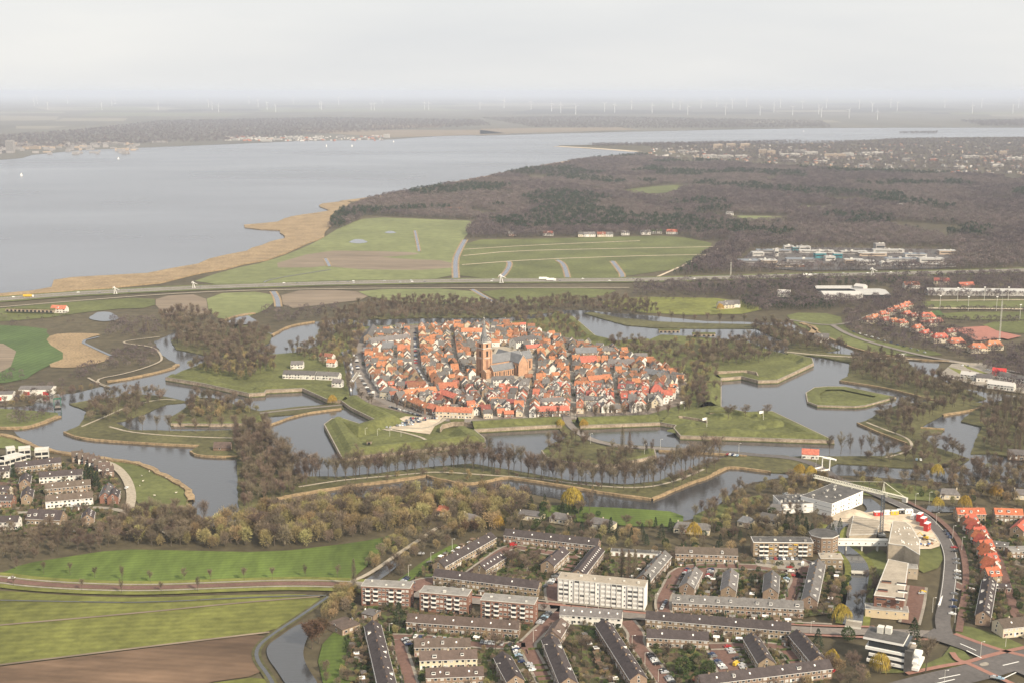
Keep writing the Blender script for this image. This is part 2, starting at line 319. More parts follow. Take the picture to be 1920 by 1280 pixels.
# ---- fields and meadows
FIELDS = [
 ('meadow', M_GRASSP, [(345, 534), (420, 508), (505, 490), (570, 465), (605, 447), (640, 425), (690, 407), (800, 411), (905, 415), (885, 432), (868, 448), (850, 490), (855, 525), (600, 532)]),
 ('ploughed_field', M_STUB, [(490, 502), (600, 470), (700, 471), (790, 474), (775, 479), (618, 487), (615, 502)]),
 ('ploughed_field', M_STUB, [(618, 486), (700, 481), (760, 486), (848, 489), (846, 507), (620, 505)]),
 ('meadow', M_GRASS, [(868, 450), (1000, 448), (1150, 444), (1270, 442), (1358, 461), (1225, 523), (855, 526), (858, 490)]),
 ('meadow', M_GRASS, [(-80, 590), (0, 578), (120, 567), (290, 556), (292, 577), (200, 580), (60, 600), (-80, 606)]),
 ('ploughed_field', M_STUB, [(292, 556), (385, 551), (392, 592), (330, 594), (292, 578)]),
 ('stubble_field', M_GRASSP, [(386, 551), (508, 546), (516, 574), (440, 604), (393, 592)]),
 ('ploughed_field', M_STUB, [(526, 546), (660, 543), (700, 560), (600, 572), (532, 580)]),
 ('stubble_field', M_GRASSP, [(662, 543), (880, 541), (935, 566), (800, 572), (702, 560)]),
 ('meadow', M_GRASS, [(888, 541), (1165, 541), (1130, 556), (1010, 578), (945, 568)]),
 ('meadow', M_GRASSO, [(1165, 556), (1400, 560), (1440, 588), (1240, 592), (1110, 570)]),
 ('meadow', M_GRASS, [(1470, 586), (1575, 588), (1582, 615), (1640, 640), (1790, 664), (1700, 668), (1610, 657), (1560, 640), (1530, 626), (1490, 608)]),
 ('wheat_field', M_EMER, [(-80, 606), (90, 614), (86, 626), (140, 666), (78, 690), (40, 716), (-80, 720)]),
 ('ploughed_field', M_STUB, [(-80, 642), (35, 645), (15, 702), (-80, 704)]),
 ('reed_marsh', M_REED, [(84, 640), (96, 627), (140, 624), (196, 626), (170, 632), (150, 640), (180, 655), (212, 668), (190, 680), (140, 690), (80, 687), (130, 668)]),
 ('meadow', M_GRASS, [(-80, 805), (0, 812), (40, 830), (130, 850), (230, 864), (275, 875), (305, 893), (340, 910), (352, 930), (355, 960), (300, 965), (255, 945), (242, 900), (215, 868), (120, 850), (0, 838), (-80, 840)]),
 ('green_field', M_GRASSB, [(-80, 1082), (0, 1075), (44, 1056), (120, 1044), (219, 1029), (328, 1031), (510, 1035), (638, 1020), (700, 1011), (735, 1002), (760, 1000), (720, 1035), (676, 1070), (660, 1086), (547, 1084), (400, 1088), (273, 1093), (146, 1089), (0, 1078)]),
 ('pasture', M_GRASSO, [(-80, 1104), (0, 1106), (146, 1117), (273, 1120), (437, 1114), (616, 1113), (561, 1150), (515, 1184), (400, 1196), (219, 1219), (0, 1247), (-80, 1256)]),
 ('ploughed_field', M_PLOW, [(-80, 1260), (0, 1249), (233, 1220), (400, 1199), (503, 1187), (480, 1208), (478, 1237), (500, 1263), (365, 1282), (300, 1330), (-80, 1330)]),
 ('pasture', M_GRASSO, [(505, 1265), (520, 1300), (540, 1340), (300, 1340), (367, 1284)]),
 ('lawn', M_GRASSB, [(592, 1220), (640, 1170), (660, 1190), (652, 1225), (660, 1300), (610, 1300)]),
 ('lawn', M_GRASSB, [(740, 1092), (800, 1046), (850, 1018), (862, 1022), (790, 1074), (750, 1100), (728, 1100)]),
 ('lawn', M_GRASSB, [(1012, 945), (1070, 948), (1180, 952), (1282, 960), (1280, 988), (1160, 985), (1010, 970)]),
 ('lawn', M_GRASS, [(1300, 960), (1420, 925), (1440, 935), (1370, 965), (1300, 985)]),
 ('lawn', M_GRASS, [(1570, 905), (1640, 900), (1760, 915), (1770, 940), (1690, 935), (1600, 925)]),
 ('lawn', M_GRASS, [(1715, 985), (1760, 1010), (1772, 1060), (1718, 1078), (1722, 1030)]),
 ('lawn', M_GRASS, [(1630, 1030), (1662, 1030), (1663, 1065), (1640, 1090), (1616, 1060)]),
 ('lawn', M_GRASS, [(905, 1225), (955, 1215), (985, 1230), (1000, 1260), (930, 1260)]),
 ('lawn', M_GRASSB, [(1215, 1235), (1330, 1225), (1345, 1260), (1300, 1300), (1225, 1275)]),
 ('lawn', M_GRASS, [(1790, 1165), (1920, 1205), (1920, 1225), (1850, 1215), (1790, 1190)]),
 ('lawn', M_GRASS, [(1640, 1265), (1800, 1250), (1830, 1245), (1790, 1200), (1760, 1240), (1680, 1250)]),
 ('lawn', M_GRASS, [(55, 962), (120, 952), (205, 952), (200, 970), (130, 975), (60, 985)]),
 ('sports_pitch', M_GRASS, [(1730, 562), (1960, 560), (1960, 580), (1725, 580)]),
 ('sports_pitch', M_GRASS, [(1760, 585), (1960, 585), (1960, 600), (1765, 600)]),
 ('sports_pitch', M_GRASS, [(1830, 605), (1960, 600), (1960, 625), (1880, 625)]),
 ('meadow', M_GRASS, [(1155, 358), (1250, 347), (1300, 349), (1255, 362), (1190, 363)]),
 ('meadow', M_GRASSP, [(1345, 404), (1470, 406), (1500, 413), (1400, 418)]),
 ('meadow', M_GRASSP, [(1480, 385), (1560, 388), (1600, 396), (1500, 392)]),
]
for i, (nm, m, poly) in enumerate(FIELDS): sheet(nm, smooth(GP(poly), 1, True), 0.02 + 0.006 * i, m)
# ditches and ponds that mirror the sky
def ditch(pts, w): ribbon('ditch_bank', smooth(GP(pts), 2), w * 2.0, 0.34, M_REED if w > 3 else M_BANK); ribbon('ditch', smooth(GP(pts), 2), w * (1.1 if w > 3 else .8), 0.38, M_LAKE if w > 3 else M_MOAT)
for pts, w in (([(872, 450), (862, 468), (853, 488), (855, 525)], 7), ([(952, 490), (957, 495), (950, 510), (936, 524)], 6), ([(1045, 488), (1058, 496), (1065, 523)], 6), ([(1148, 490), (1160, 505), (1170, 520), (1155, 524)], 6), ([(610, 485), (618, 500)], 5), ([(512, 547), (520, 560), (522, 576)], 6), ([(778, 433), (782, 452), (786, 472)], 4), ([(490, 533), (505, 524), (620, 506)], 3), ([(885, 543), (928, 568)], 5),
               ([(-60, 1124), (146, 1128), (273, 1130), (500, 1118), (612, 1116)], 1.2), ([(616, 1118), (570, 1150), (512, 1188), (482, 1212), (480, 1236), (505, 1268), (520, 1300)], 2.6)):
    ditch(pts, w)
for (x, y, a, b) in ((672, 453, 16, 4), (732, 436, 10, 2.2), (195, 594, 26, 9), (452, 600, 27, 9)):
    sheet('pond', GP([(x + a * math.cos(t) * (1 + .2 * math.sin(3 * t)), y + b * math.sin(t)) for t in [i * PI / 8 for i in range(16)]]), 0.37, M_MOAT)
ribbon('reed_bank', smooth(GP([(415, 604), (440, 594), (478, 588)]), 2), 14, 1.2, M_REED, 'stuff', 1.2, 'tawny reed bank beside the small pond by the fields')
for pts in ([(868, 480), (960, 471), (1130, 467), (1350, 463)], [(866, 497), (1000, 487), (1200, 480), (1320, 478)], [(870, 468), (1000, 460), (1200, 452)], [(1357, 462), (1300, 490), (1225, 523)], [(-60, 1177), (0, 1172), (273, 1148), (437, 1131), (600, 1118)], [(-60, 1254), (230, 1218), (505, 1185)]):
    ribbon('field_track', smooth(GP(pts), 1), 5.5 if pts[0][1] < 600 else 2.0, 0.4, M_SAND if pts[0][1] < 600 else M_STUB)
# ---- the canals and moats: one sheet of water under the islands
WATER = [(-120, 800), (20, 806), (60, 836), (130, 852), (230, 864), (270, 872), (300, 890), (335, 906), (352, 918), (358, 940), (372, 962), (400, 986), (440, 978), (447, 955), (520, 950), (600, 942), (700, 930), (800, 916), (880, 927), (960, 917), (1060, 938), (1120, 958), (1200, 978), (1290, 975), (1325, 960), (1355, 937), (1400, 907), (1450, 897), (1490, 892), (1540, 890), (1616, 891), (1736, 901), (1800, 907), (1850, 910), (1925, 925), (2050, 930), (2050, 742), (1920, 742), (1870, 738), (1790, 725), (1775, 711), (1749, 698), (1765, 679), (1710, 676), (1640, 672), (1610, 662), (1560, 640), (1520, 627), (1480, 606), (1416, 604), (1320, 602), (1222, 592), (1160, 588), (1100, 582), (1060, 582), (960, 583), (880, 585), (728, 592), (650, 596), (600, 603), (560, 606), (510, 625), (440, 612), (330, 622), (290, 640), (303, 665), (333, 683), (320, 693), (233, 712), (200, 722), (135, 738), (80, 738), (60, 760), (-120, 770)]
sheet('moat_water', roughen(GP(WATER, -0.25), 9, 1.2, rs), -0.25, M_MOAT)
sheet('canal_water', smooth(GP([(575, 1165), (550, 1175), (525, 1193), (499, 1211), (501, 1233), (520, 1258), (540, 1290), (600, 1330), (600, 1285), (578, 1255), (566, 1225), (578, 1190), (590, 1170)]), 2, True), 0.38, M_MOAT)
ribbon('canal_water', smooth(GP([(690, 1092), (712, 1078), (735, 1060), (760, 1042)]), 2), 8, 0.36, M_MOAT)
ribbon('canal_water', smooth(GP([(1620, 935), (1640, 950), (1640, 962), (1600, 970), (1565, 985), (1555, 1010), (1585, 1030), (1606, 1048), (1615, 1070), (1608, 1100), (1603, 1140), (1598, 1172)]), 3), 11, 0.5, M_MOAT)
ribbon('canal_bank', smooth(GP([(1565, 985), (1555, 1010), (1585, 1030), (1606, 1048), (1615, 1070), (1608, 1100), (1603, 1140), (1598, 1172)]), 3), 19, 0.46, M_GRASSO)
sheet('canal_water', GP([(1740, 948), (1790, 950), (1790, 960), (1735, 960)]), 0.5, M_MOAT)
ribbon('ditch', smooth(GP([(185, 632), (150, 640), (175, 652), (208, 667)]), 1), 4, 0.5, M_MOAT)
# ---- islands and moat banks
ENCEINTE = [(310, 713), (377, 724), (467, 744), (497, 742), (500, 737), (567, 734), (613, 755), (640, 757), (656, 769), (702, 792), (676, 800), (645, 790), (622, 790), (607, 801), (641, 866), (911, 836), (911, 828), (890, 811), (980, 806), (1034, 803), (1095, 803.5), (1238, 798), (1266, 803), (1262, 808), (1275, 823), (1380, 826), (1565, 832), (1448, 776), (1400, 778), (1353, 768), (1353, 714), (1390, 711), (1421, 719), (1458, 718), (1526, 686), (1523, 676), (1490, 669), (1440, 655), (1400, 640), (1310, 632), (1240, 628), (1210, 640), (1160, 643), (1117, 633), (1076, 597), (1050, 592), (1000, 598), (940, 606), (880, 607), (780, 608), (700, 612), (640, 618), (592, 650), (560, 660), (520, 664), (460, 662), (400, 674), (340, 696)]
sheet('fortress_ground', GP(ENCEINTE), 0.5, M_RAMP, skirt=1.0)
ISLANDS = [
 ('moat_island', M_BANK, [(120, 810), (150, 797), (163, 770), (130, 757), (180, 748), (217, 745), (240, 738), (300, 742), (353, 753), (312, 757), (270, 775), (235, 788), (215, 791), (245, 806), (370, 808), (500, 803), (506, 830), (516, 862), (560, 892), (634, 894), (713, 886.5), (800, 875.6), (884, 869), (960, 881), (1069, 901), (1179, 908), (1231, 902), (1310, 873), (1354, 859), (1390, 848), (1480, 856), (1568, 855), (1655, 855), (1690, 845), (1707, 834), (1640, 808), (1607, 793), (1625, 789), (1650, 772), (1680, 760), (1740, 752), (1800, 752), (1850, 756), (1842, 765), (1768, 778), (1726, 800), (1771, 803), (1765, 812), (1728, 815), (1752, 837), (1817, 860), (1800, 872), (1736, 879), (1616, 871), (1568, 868), (1540, 882), (1490, 886), (1445, 885), (1374, 875), (1355, 879), (1332, 893), (1301, 903), (1257, 921), (1222, 936), (1130, 924), (1104, 918), (960, 896), (943, 895), (914, 903), (877, 908), (846, 903), (811, 896), (800, 892), (757, 899), (711, 905), (671, 909.5), (560, 926), (520, 935), (470, 952), (450, 965), (446, 940), (445, 858), (400, 856), (363, 853), (357, 846), (372, 836), (290, 832), (150, 823)]),
 ('moat_island', M_BANK, [(313, 787), (345, 766), (365, 746), (400, 746), (440, 758), (487, 771), (560, 762), (640, 757), (645, 766), (560, 775), (500, 780), (502, 797), (460, 798), (400, 799), (320, 798)]),
 ('moat_island', M_GRASS, [(-120, 768), (0, 766), (60, 770), (108, 774), (110, 782), (70, 797), (40, 804), (-120, 800)]),
 ('moat_island', M_BANK, [(320, 640), (345, 622), (420, 613), (470, 610), (510, 628), (505, 642), (480, 656), (440, 666), (380, 665), (330, 655)]),
 ('moat_island', M_RAMP, [(1510, 739), (1526, 729), (1549, 727), (1584, 727), (1681, 747), (1623, 763), (1603, 765), (1532, 763), (1513, 756), (1526, 750), (1541, 746), (1532, 742)]),
 ('moat_island', M_BANK, [(1574, 714), (1590, 704), (1592, 680), (1540, 670), (1471, 662), (1471, 655), (1600, 666), (1640, 672), (1700, 677), (1720, 695), (1768, 714), (1823, 734), (1849, 747), (1794, 760), (1758, 753), (1720, 742), (1655, 726)]),
 ('moat_island', M_BANK, [(1014, 848), (1021, 840), (1030, 834), (1060, 820), (1048, 803), (1080, 801), (1090, 812), (1113, 823), (1157, 832), (1200, 836), (1235, 837), (1320, 843), (1480, 855), (1480, 861), (1320, 850), (1228, 845), (1231, 858), (1152, 876), (1100, 874), (1060, 869), (1023, 861)]),
 ('moat_island', M_BANK, [(650, 600), (780, 596), (930, 596), (1050, 584), (1010, 580), (880, 583), (700, 590)]),
 ('moat_island', M_BANK, [(1095, 588), (1172, 610), (1232, 615), (1320, 616), (1416, 616), (1470, 640), (1480, 655), (1540, 660), (1575, 655), (1520, 636), (1470, 612), (1416, 609), (1320, 607), (1240, 604), (1160, 596), (1110, 586)]),
 ('moat_island', M_BANK, [(1820, 850), (1840, 800), (1800, 790), (1830, 765), (1880, 750), (2060, 745), (2060, 880), (1920, 862), (1860, 850)]),
 ('moat_island', M_BANK, [(1240, 655), (1310, 660), (1345, 668), (1345, 655), (1300, 645), (1250, 643)]),
]
for i, (nm, m, poly) in enumerate(ISLANDS): sheet(nm, roughen(GP(poly), 8, .8 if m is M_BANK else .1, rs), 0.5 + 0.01 * i, m, skirt=1.0)
def reeds(pts, w, label, h=1.5):
    ribbon('reed_bank', smooth(GP(pts), 2), w, h, M_REED, 'stuff', h + 0.3, label)
reeds([(120, 811), (150, 824), (290, 833), (372, 837)], 4, 'tawny reed edge under the left avenue island')
reeds([(357, 847), (365, 854), (400, 857), (445, 857)], 3, 'tawny reed edge below the wooden boathouse')
reeds([(-40, 812), (30, 820), (60, 838), (130, 853), (230, 865), (270, 872), (300, 890), (335, 906), (352, 918), (357, 940)], 9, 'tawny reed edge along the sheep meadow')
reeds([(520, 936), (560, 927), (671, 910), (711, 905.5), (757, 899.5), (800, 892.5)], 5, 'tawny reed edge along the front outer moat')
reeds([(800, 892.5), (811, 897), (846, 904), (877, 909), (914, 904), (943, 896), (960, 897), (1104, 919), (1130, 925), (1222, 937)], 4.5, 'tawny reed edge below the moat avenue')
reeds([(1222, 937), (1257, 922), (1301, 904), (1332, 894), (1355, 880), (1374, 876), (1445, 886)], 4.5, 'tawny reed edge by the bend of the outer moat')
reeds([(1607, 794), (1640, 809), (1681, 825), (1700, 832)], 3, 'tawny reed edge on the right island point')
reeds([(1726, 803), (1771, 806)], 4, 'tawny reed tip on the right island')
reeds([(1768, 779), (1842, 766), (1849, 757)], 5, 'tawny reed edge below the far right bank')
reeds([(1574, 715), (1655, 727), (1720, 743), (1758, 754)], 4, 'tawny reed edge below the right wooded bank')
reeds([(1515, 612), (1545, 632), (1610, 658), (1700, 674), (1780, 678)], 6, 'tawny reed edge under the right meadow')
reeds([(1500, 607), (1530, 614), (1520, 626)], 14, 'tawny reed corner beside the right meadow')
reeds([(200, 716), (233, 712), (320, 693), (333, 684)], 7, 'tawny reed edge on the left moat point')
reeds([(510, 630), (540, 612), (590, 604)], 6, 'tawny reed edge by the upper left pool')
reeds([(-40, 802), (40, 804), (70, 797), (110, 781)], 9, 'tawny reed edge of the far left islet')
reeds([(500, 800), (560, 777), (640, 767)], 3, 'tawny reed edge of the left causeway')
reeds([(1235, 846), (1320, 850), (1400, 856)], 3, 'tawny reed edge of the entrance causeway')
# reed beds along the lake
reed = SHORE[:23]
inner = [(660, 381), (640, 393), (625, 405), (622, 425), (605, 445), (565, 464), (500, 488), (420, 505), (350, 519), (300, 531), (200, 541), (110, 549), (0, 556), (-200, 570), (-300, 572)]
sheet('reed_bed', roughen(GP(reed + inner), 45, 5, rs), 1.6, M_REED, 'stuff', 'broad tawny reed bed along the lake shore', 2.2)
ribbon('sandy_beach', smooth(GP([(647, 378), (700, 371.5), (760, 360.5), (830, 347.5), (900, 335.5), (960, 322.5), (1040, 307.5), (1100, 297.5), (1195, 289)]), 2), 40, 0.8, M_REED, 'stuff', 1.0, 'thin tawny shore strip below the lake forest')
ribbon('sand_spit', smooth(GP([(1045, 275), (1120, 279), (1195, 285)]), 2), 60, 0.8, M_SAND, 'stuff', 1.0, 'pale sand spit off the far harbour town')
# ---- motorway and roads
MOTOR = smooth(GP([(-300, 578), (0, 562), (100, 553.5), (215, 547), (360, 540), (600, 531.5), (800, 527.5), (940, 526), (1100, 526), (1250, 524), (1500, 517), (1700, 513), (1960, 506)]), 2)
ribbon('motorway_verge', MOTOR, 60, 0.42, M_GRASS)
ribbon('motorway', MOTOR, 34, 0.5, M_ROADG); ribbon('motorway_median', MOTOR, 3, 0.56, M_GRASSO)
for off in (-15.5, -5.5, 5.5, 15.5):
    pts = [(x, y + off) for x, y in MOTOR]; ribbon('motorway_line', pts, 0.5, 0.55, M_LINE)
ribbon('service_road', smooth(GP([(-100, 585), (100, 568), (360, 548), (600, 542), (885, 540), (1180, 540)]), 2), 5, 0.5, M_PATH)
def road(name, pts, w, m=M_ASPH, z=0.6, n=2, **k): return ribbon(name, smooth(GP(pts), n), w, z, m, **k)
FARM = [(-120, 1078), (0, 1086), (44, 1093), (146, 1100), (273, 1103), (401, 1098), (547, 1093), (649, 1096), (700, 1100)]
road('verge', FARM, 22, M_GRASSO, 0.44, 3); road('country_road', FARM, 6.4, M_BRICKRD, 0.6, 3)
P = smooth(GP(FARM), 3)
for off in (-5.0, 5.0): ribbon('cycle_path', [(x, y + off) for x, y in P], 1.8, 0.62, M_PAVE)
road('path', [(660, 1090), (690, 1078), (735, 1047), (765, 1026), (790, 1010), (810, 995), (830, 985)], 3.4, M_PATH)
road('path', [(242, 955), (248, 930), (240, 900), (222, 878), (200, 866), (150, 858)], 7, M_PATH)
road('path', [(560, 913), (640, 900), (757, 890), (820, 884), (900, 890), (1000, 896), (1100, 910), (1200, 916), (1260, 905), (1320, 880)], 2.6, M_PATH)
road('path', [(205, 800), (250, 812), (370, 820), (480, 822)], 2.4, M_PATH)
road('path', [(153, 800), (200, 780), (240, 762), (300, 748), (330, 750)], 2.4, M_PATH)
road('path', [(165, 708), (190, 722), (215, 730), (170, 712), (240, 700), (300, 680), (305, 670), (290, 650), (235, 645), (230, 640), (300, 632)], 2.6, M_PATH)
road('path', [(1625, 792), (1660, 806), (1700, 820), (1712, 834), (1700, 848), (1660, 858)], 2.4, M_PATH)
road('causeway_road', [(487, 775), (560, 767), (640, 760), (690, 752)], 4.5, M_ROADG, 0.75)
road('entrance_road', [(1062, 780), (1066, 796), (1085, 813), (1113, 828), (1160, 838), (1235, 842), (1300, 846)], 7.5, M_ROADG, 1.3, 2, skirt=.9)
road('causeway_road', [(1065, 796), (1085, 812), (1113, 828), (1160, 838), (1235, 842), (1320, 847), (1400, 852), (1480, 858), (1520, 868), (1545, 882), (1580, 905), (1640, 925), (1676, 942), (1705, 955), (1729, 965), (1753, 989), (1770, 1010), (1779, 1030), (1783, 1050), (1781, 1075), (1779, 1100), (1772, 1140), (1766, 1164), (1772, 1190)], 8.5, M_ASPH, 0.8, 2)
road('causeway_road', [(1471, 660), (1540, 667), (1640, 672), (1760, 676), (1830, 684)], 5, M_PATH, 0.8)
road('country_road', [(1560, 610), (1590, 628), (1640, 645), (1730, 668), (1830, 684), (1920, 700)], 7, M_ROADG, 0.7)
road('country_road', [(1480, 600), (1550, 612), (1600, 605), (1660, 580), (1720, 560)], 6, M_ROADG, 0.7)
road('cycle_path', [(1700, 940), (1750, 965), (1790, 1000), (1805, 1030), (1812, 1070), (1810, 1110), (1803, 1150), (1798, 1185)], 4, M_BRICKRD, 0.7)
# suburb streets
road('street', [(650, 1097), (700, 1101), (790, 1118), (900, 1128), (1000, 1138), (1045, 1142), (1210, 1158), (1400, 1175), (1560, 1185), (1640, 1185), (1760, 1190)], 9, M_ROADG, 0.72)
road('cycle_path', [(860, 1118), (1000, 1130), (1045, 1135), (1210, 1151), (1400, 1167), (1560, 1175), (1640, 1176)], 2.4, M_CYCLE, 0.76)
road('cycle_path', [(1480, 1189), (1640, 1197), (1740, 1200)], 2.4, M_CYCLE, 0.76)
road('pavement', [(860, 1113), (1000, 1125), (1045, 1130), (1210, 1147), (1400, 1163), (1560, 1171)], 2, M_PAVE, 0.76)
for pts, w in (([(1060, 1140), (1040, 1160), (1015, 1180), (1000, 1195), (985, 1210), (1000, 1235), (1020, 1275), (1040, 1310)], 7), ([(735, 1195), (800, 1196), (860, 1205), (920, 1212), (985, 1210)], 6), ([(745, 1200), (752, 1225), (762, 1255), (775, 1300)], 6),
               ([(760, 1110), (790, 1092), (830, 1090)], 12), ([(880, 1078), (910, 1055), (945, 1030), (965, 1025)], 6), ([(965, 1026), (1050, 1040), (1085, 1045), (1060, 1075), (1045, 1095)], 6), ([(1045, 1142), (1035, 1110), (1040, 1090)], 8),
               ([(1175, 1165), (1195, 1190), (1190, 1205), (1215, 1235), (1250, 1285), (1265, 1310)], 7.5), ([(1250, 1160), (1240, 1130), (1255, 1100), (1275, 1062), (1390, 1062), (1480, 1068)], 7), ([(1320, 1066), (1315, 1085)], 14), ([(1480, 1068), (1500, 1085), (1487, 1110), (1480, 1138)], 6.5),
               ([(1355, 1220), (1375, 1262)], 15), ([(1330, 1213), (1430, 1210), (1470, 1215), (1490, 1240), (1500, 1262)], 6), ([(1420, 1050), (1470, 1052), (1520, 1055), (1500, 1085)], 9), ([(1720, 1100), (1716, 1130), (1705, 1170)], 9), ([(1810, 1105), (1780, 1092)], 7)):
    s = smooth(GP(pts), 2); ribbon('pavement', s, w + 3.4, 0.66, M_PAVE); ribbon('street', s, w, 0.72, M_BRICKRD)
ribbon('street', smooth(GP([(1840, 985), (1870, 1040), (1890, 1100), (1905, 1160)]), 2), 5, 0.7, M_BRICKRD)
ribbon('street', smooth(GP([(30, 962), (100, 958), (180, 950), (235, 958), (300, 990), (330, 1010)]), 2), 5, 0.7, M_PAVE)
ribbon('street', smooth(GP([(-20, 905), (60, 912), (90, 905)]), 2), 5, 0.7, M_BRICKRD)
# the big junction
road('junction_road', [(1740, 1187), (1800, 1205), (1863, 1230), (1930, 1258), (1990, 1285)], 15, M_ASPH, 0.9)
road('junction_road', [(1640, 1310), (1740, 1282), (1830, 1262), (1890, 1244), (1960, 1228)], 18, M_ASPH, 0.96)
road('cycle_path', [(1700, 1265), (1770, 1250), (1812, 1244), (1850, 1232), (1900, 1220), (1950, 1210)], 3.2, M_CYCLE, 1.02)
road('cycle_path', [(1790, 1190), (1830, 1205), (1880, 1222), (1940, 1236)], 3.2, M_CYCLE, 1.02)
road('cycle_path', [(1785, 1225), (1795, 1240), (1812, 1244), (1850, 1262), (1900, 1285)], 3.2, M_CYCLE, 1.04)
for pts in ([(1800, 1209), (1830, 1222)], [(1812, 1222), (1840, 1236)], [(1880, 1250), (1910, 1243)], [(1730, 1290), (1790, 1276)], [(1880, 1275), (1905, 1263)], [(1760, 1275), (1800, 1267)]):
    ribbon('road_line', GP(pts), 0.7, 1.1, M_LINE)
sheet('traffic_island', smooth(GP([(1834, 1247), (1850, 1243), (1856, 1249), (1840, 1252)]), 2, True), 1.15, M_PAVE, skirt=0.14)
for off in (-3.9, 3.9):
    pts = smooth(GP([(1676, 942), (1705, 955), (1729, 965), (1753, 989), (1770, 1010), (1779, 1030), (1783, 1050), (1781, 1075), (1779, 1100), (1772, 1140)]), 2)
    ribbon('road_line', [(x + off, y) for x, y in pts], 0.2, 0.86, M_LINE)
sheet('road_line', GP([(1758, 1136), (1765, 1120), (1768, 1118), (1763, 1137)]), 0.9, M_LINE)
# gardens, yards, car parks and the building site
for i, poly in enumerate(([(655, 1180), (720, 1176), (1000, 1195), (1040, 1165), (1180, 1168), (1500, 1190), (1560, 1250), (1540, 1310), (640, 1310)], [(770, 1090), (800, 1060), (930, 1010), (1130, 1030), (1240, 1040), (1260, 1140), (1040, 1125), (810, 1110)], [(1255, 1050), (1480, 1050), (1560, 1070), (1590, 1090), (1590, 1165), (1240, 1140)],
                          [(1785, 965), (1960, 960), (1960, 1210), (1810, 1160), (1815, 1060)], [(-40, 860), (120, 862), (225, 885), (230, 950), (190, 1000), (-40, 1005)], [(660, 1140), (760, 1130), (1000, 1170), (1000, 1195), (655, 1190)])):
    sheet('garden_ground', smooth(GP(poly), 1, True), 0.44 + 0.01 * i, M_GARDEN)
sheet('building_site_sand', smooth(GP([(1585, 1000), (1600, 965), (1650, 958), (1720, 965), (1745, 985), (1765, 1010), (1760, 1030), (1700, 1030), (1690, 1000), (1655, 995), (1590, 1012)]), 1, True), 0.75, M_SAND)
sheet('car_park', GP([(1410, 1048), (1500, 1048), (1520, 1060), (1480, 1070), (1420, 1062)]), 0.8, M_PAVE)
sheet('car_park', GP([(1455, 935), (1475, 922), (1500, 925), (1482, 940)]), 0.7, M_ROADG)
sheet('car_park', GP([(712, 802), (760, 781), (830, 784), (815, 800), (806, 815)]), 0.9, M_SAND)
sheet('car_park', GP([(1760, 704), (1785, 682), (1840, 680), (1930, 712), (1930, 740), (1850, 728)]), 0.75, M_PAVE)
sheet('verge', GP([(1776, 688), (1800, 694), (1830, 706), (1800, 702)]), 0.8, M_GRASSO)
sheet('verge', GP([(1800, 682), (1850, 700), (1860, 706), (1815, 692)]), 0.8, M_GRASSO)
M_CLAY = mat('tennis_clay', (0.34, 0.15, 0.115), 0.12, 0.2)
for poly in ([(1785, 617), (1850, 613), (1895, 634), (1830, 640)], [(1845, 628), (1870, 622), (1915, 632), (1890, 638)], [(1720, 598), (1765, 597), (1770, 605), (1725, 606)]): sheet('tennis_court', GP(poly), 0.6 + poly[0][0] * .0004, M_CLAY)
sheet('tennis_court', GP([(1740, 585), (1762, 582), (1770, 592), (1745, 594)]), 0.6, M_EMER)
for poly in ([(1745, 564), (1940, 563), (1940, 564), (1745, 565)], [(1740, 578), (1930, 580), (1930, 582), (1740, 580)]):
    sheet('pitch_edge', GP(poly), 0.9, M_SAND)
road('path', [(700, 806), (735, 806), (790, 820), (800, 827), (830, 826)], 3, M_PATH, 0.9); road('path', [(725, 808), (745, 802), (800, 805), (830, 790), (835, 785)], 4, M_PATH, 0.92)
# ================================================================ TREES: shapes
def twig(mb, p, d, L, w, m, rnd):
    d = d.normalized(); u = d.cross(Vector((rnd.uniform(-1, 1), rnd.uniform(-1, 1), rnd.uniform(-1, 1))))
    if u.length < 1e-4: u = d.orthogonal()
    u = u.normalized() * w / 2; q = p + d * L
    mb.face([tuple(p - u), tuple(p + u), tuple(q)], m)
def limbs(mb, rnd, H, r, fork, spread, n, m, tips):
    top = Vector((rnd.uniform(-.3, .3), rnd.uniform(-.3, .3), fork)); mb.bar((0, 0, -0.3), top, r, r * .75, m, 6)
    lead = Vector((rnd.uniform(-.6, .6), rnd.uniform(-.6, .6), H * .9)); mb.bar(top, lead, r * .7, r * .12, m, 4); tips.append((top, lead))
    for i in range(n):
        a = 2 * PI * i / n + rnd.uniform(-.4, .4); z0 = fork + (H - fork) * rnd.uniform(0, .55); base = top.lerp(lead, (z0 - fork) / (H * .9 - fork))
        rad = spread * rnd.uniform(.7, 1.0) * (1 - 0.45 * (z0 - fork) / (H - fork)); end = base + Vector((math.cos(a) * rad, math.sin(a) * rad, (H - z0) * rnd.uniform(.35, .75)))
        mid = base.lerp(end, .5) + Vector((0, 0, -rad * .12)); mb.bar(base, mid, r * .42, r * .26, m, 4); mb.bar(mid, end, r * .26, r * .08, m, 4); tips.append((mid, end)); tips.append((base, mid))
        for k in range(2):
            b2 = base.lerp(end, rnd.uniform(.35, .8)); e2 = b2 + Vector((rnd.uniform(-1, 1) * rad * .5, rnd.uniform(-1, 1) * rad * .5, rnd.uniform(.5, 1.0) * rad * .5)); mb.bar(b2, e2, r * .18, r * .05, m, 3); tips.append((b2, e2))
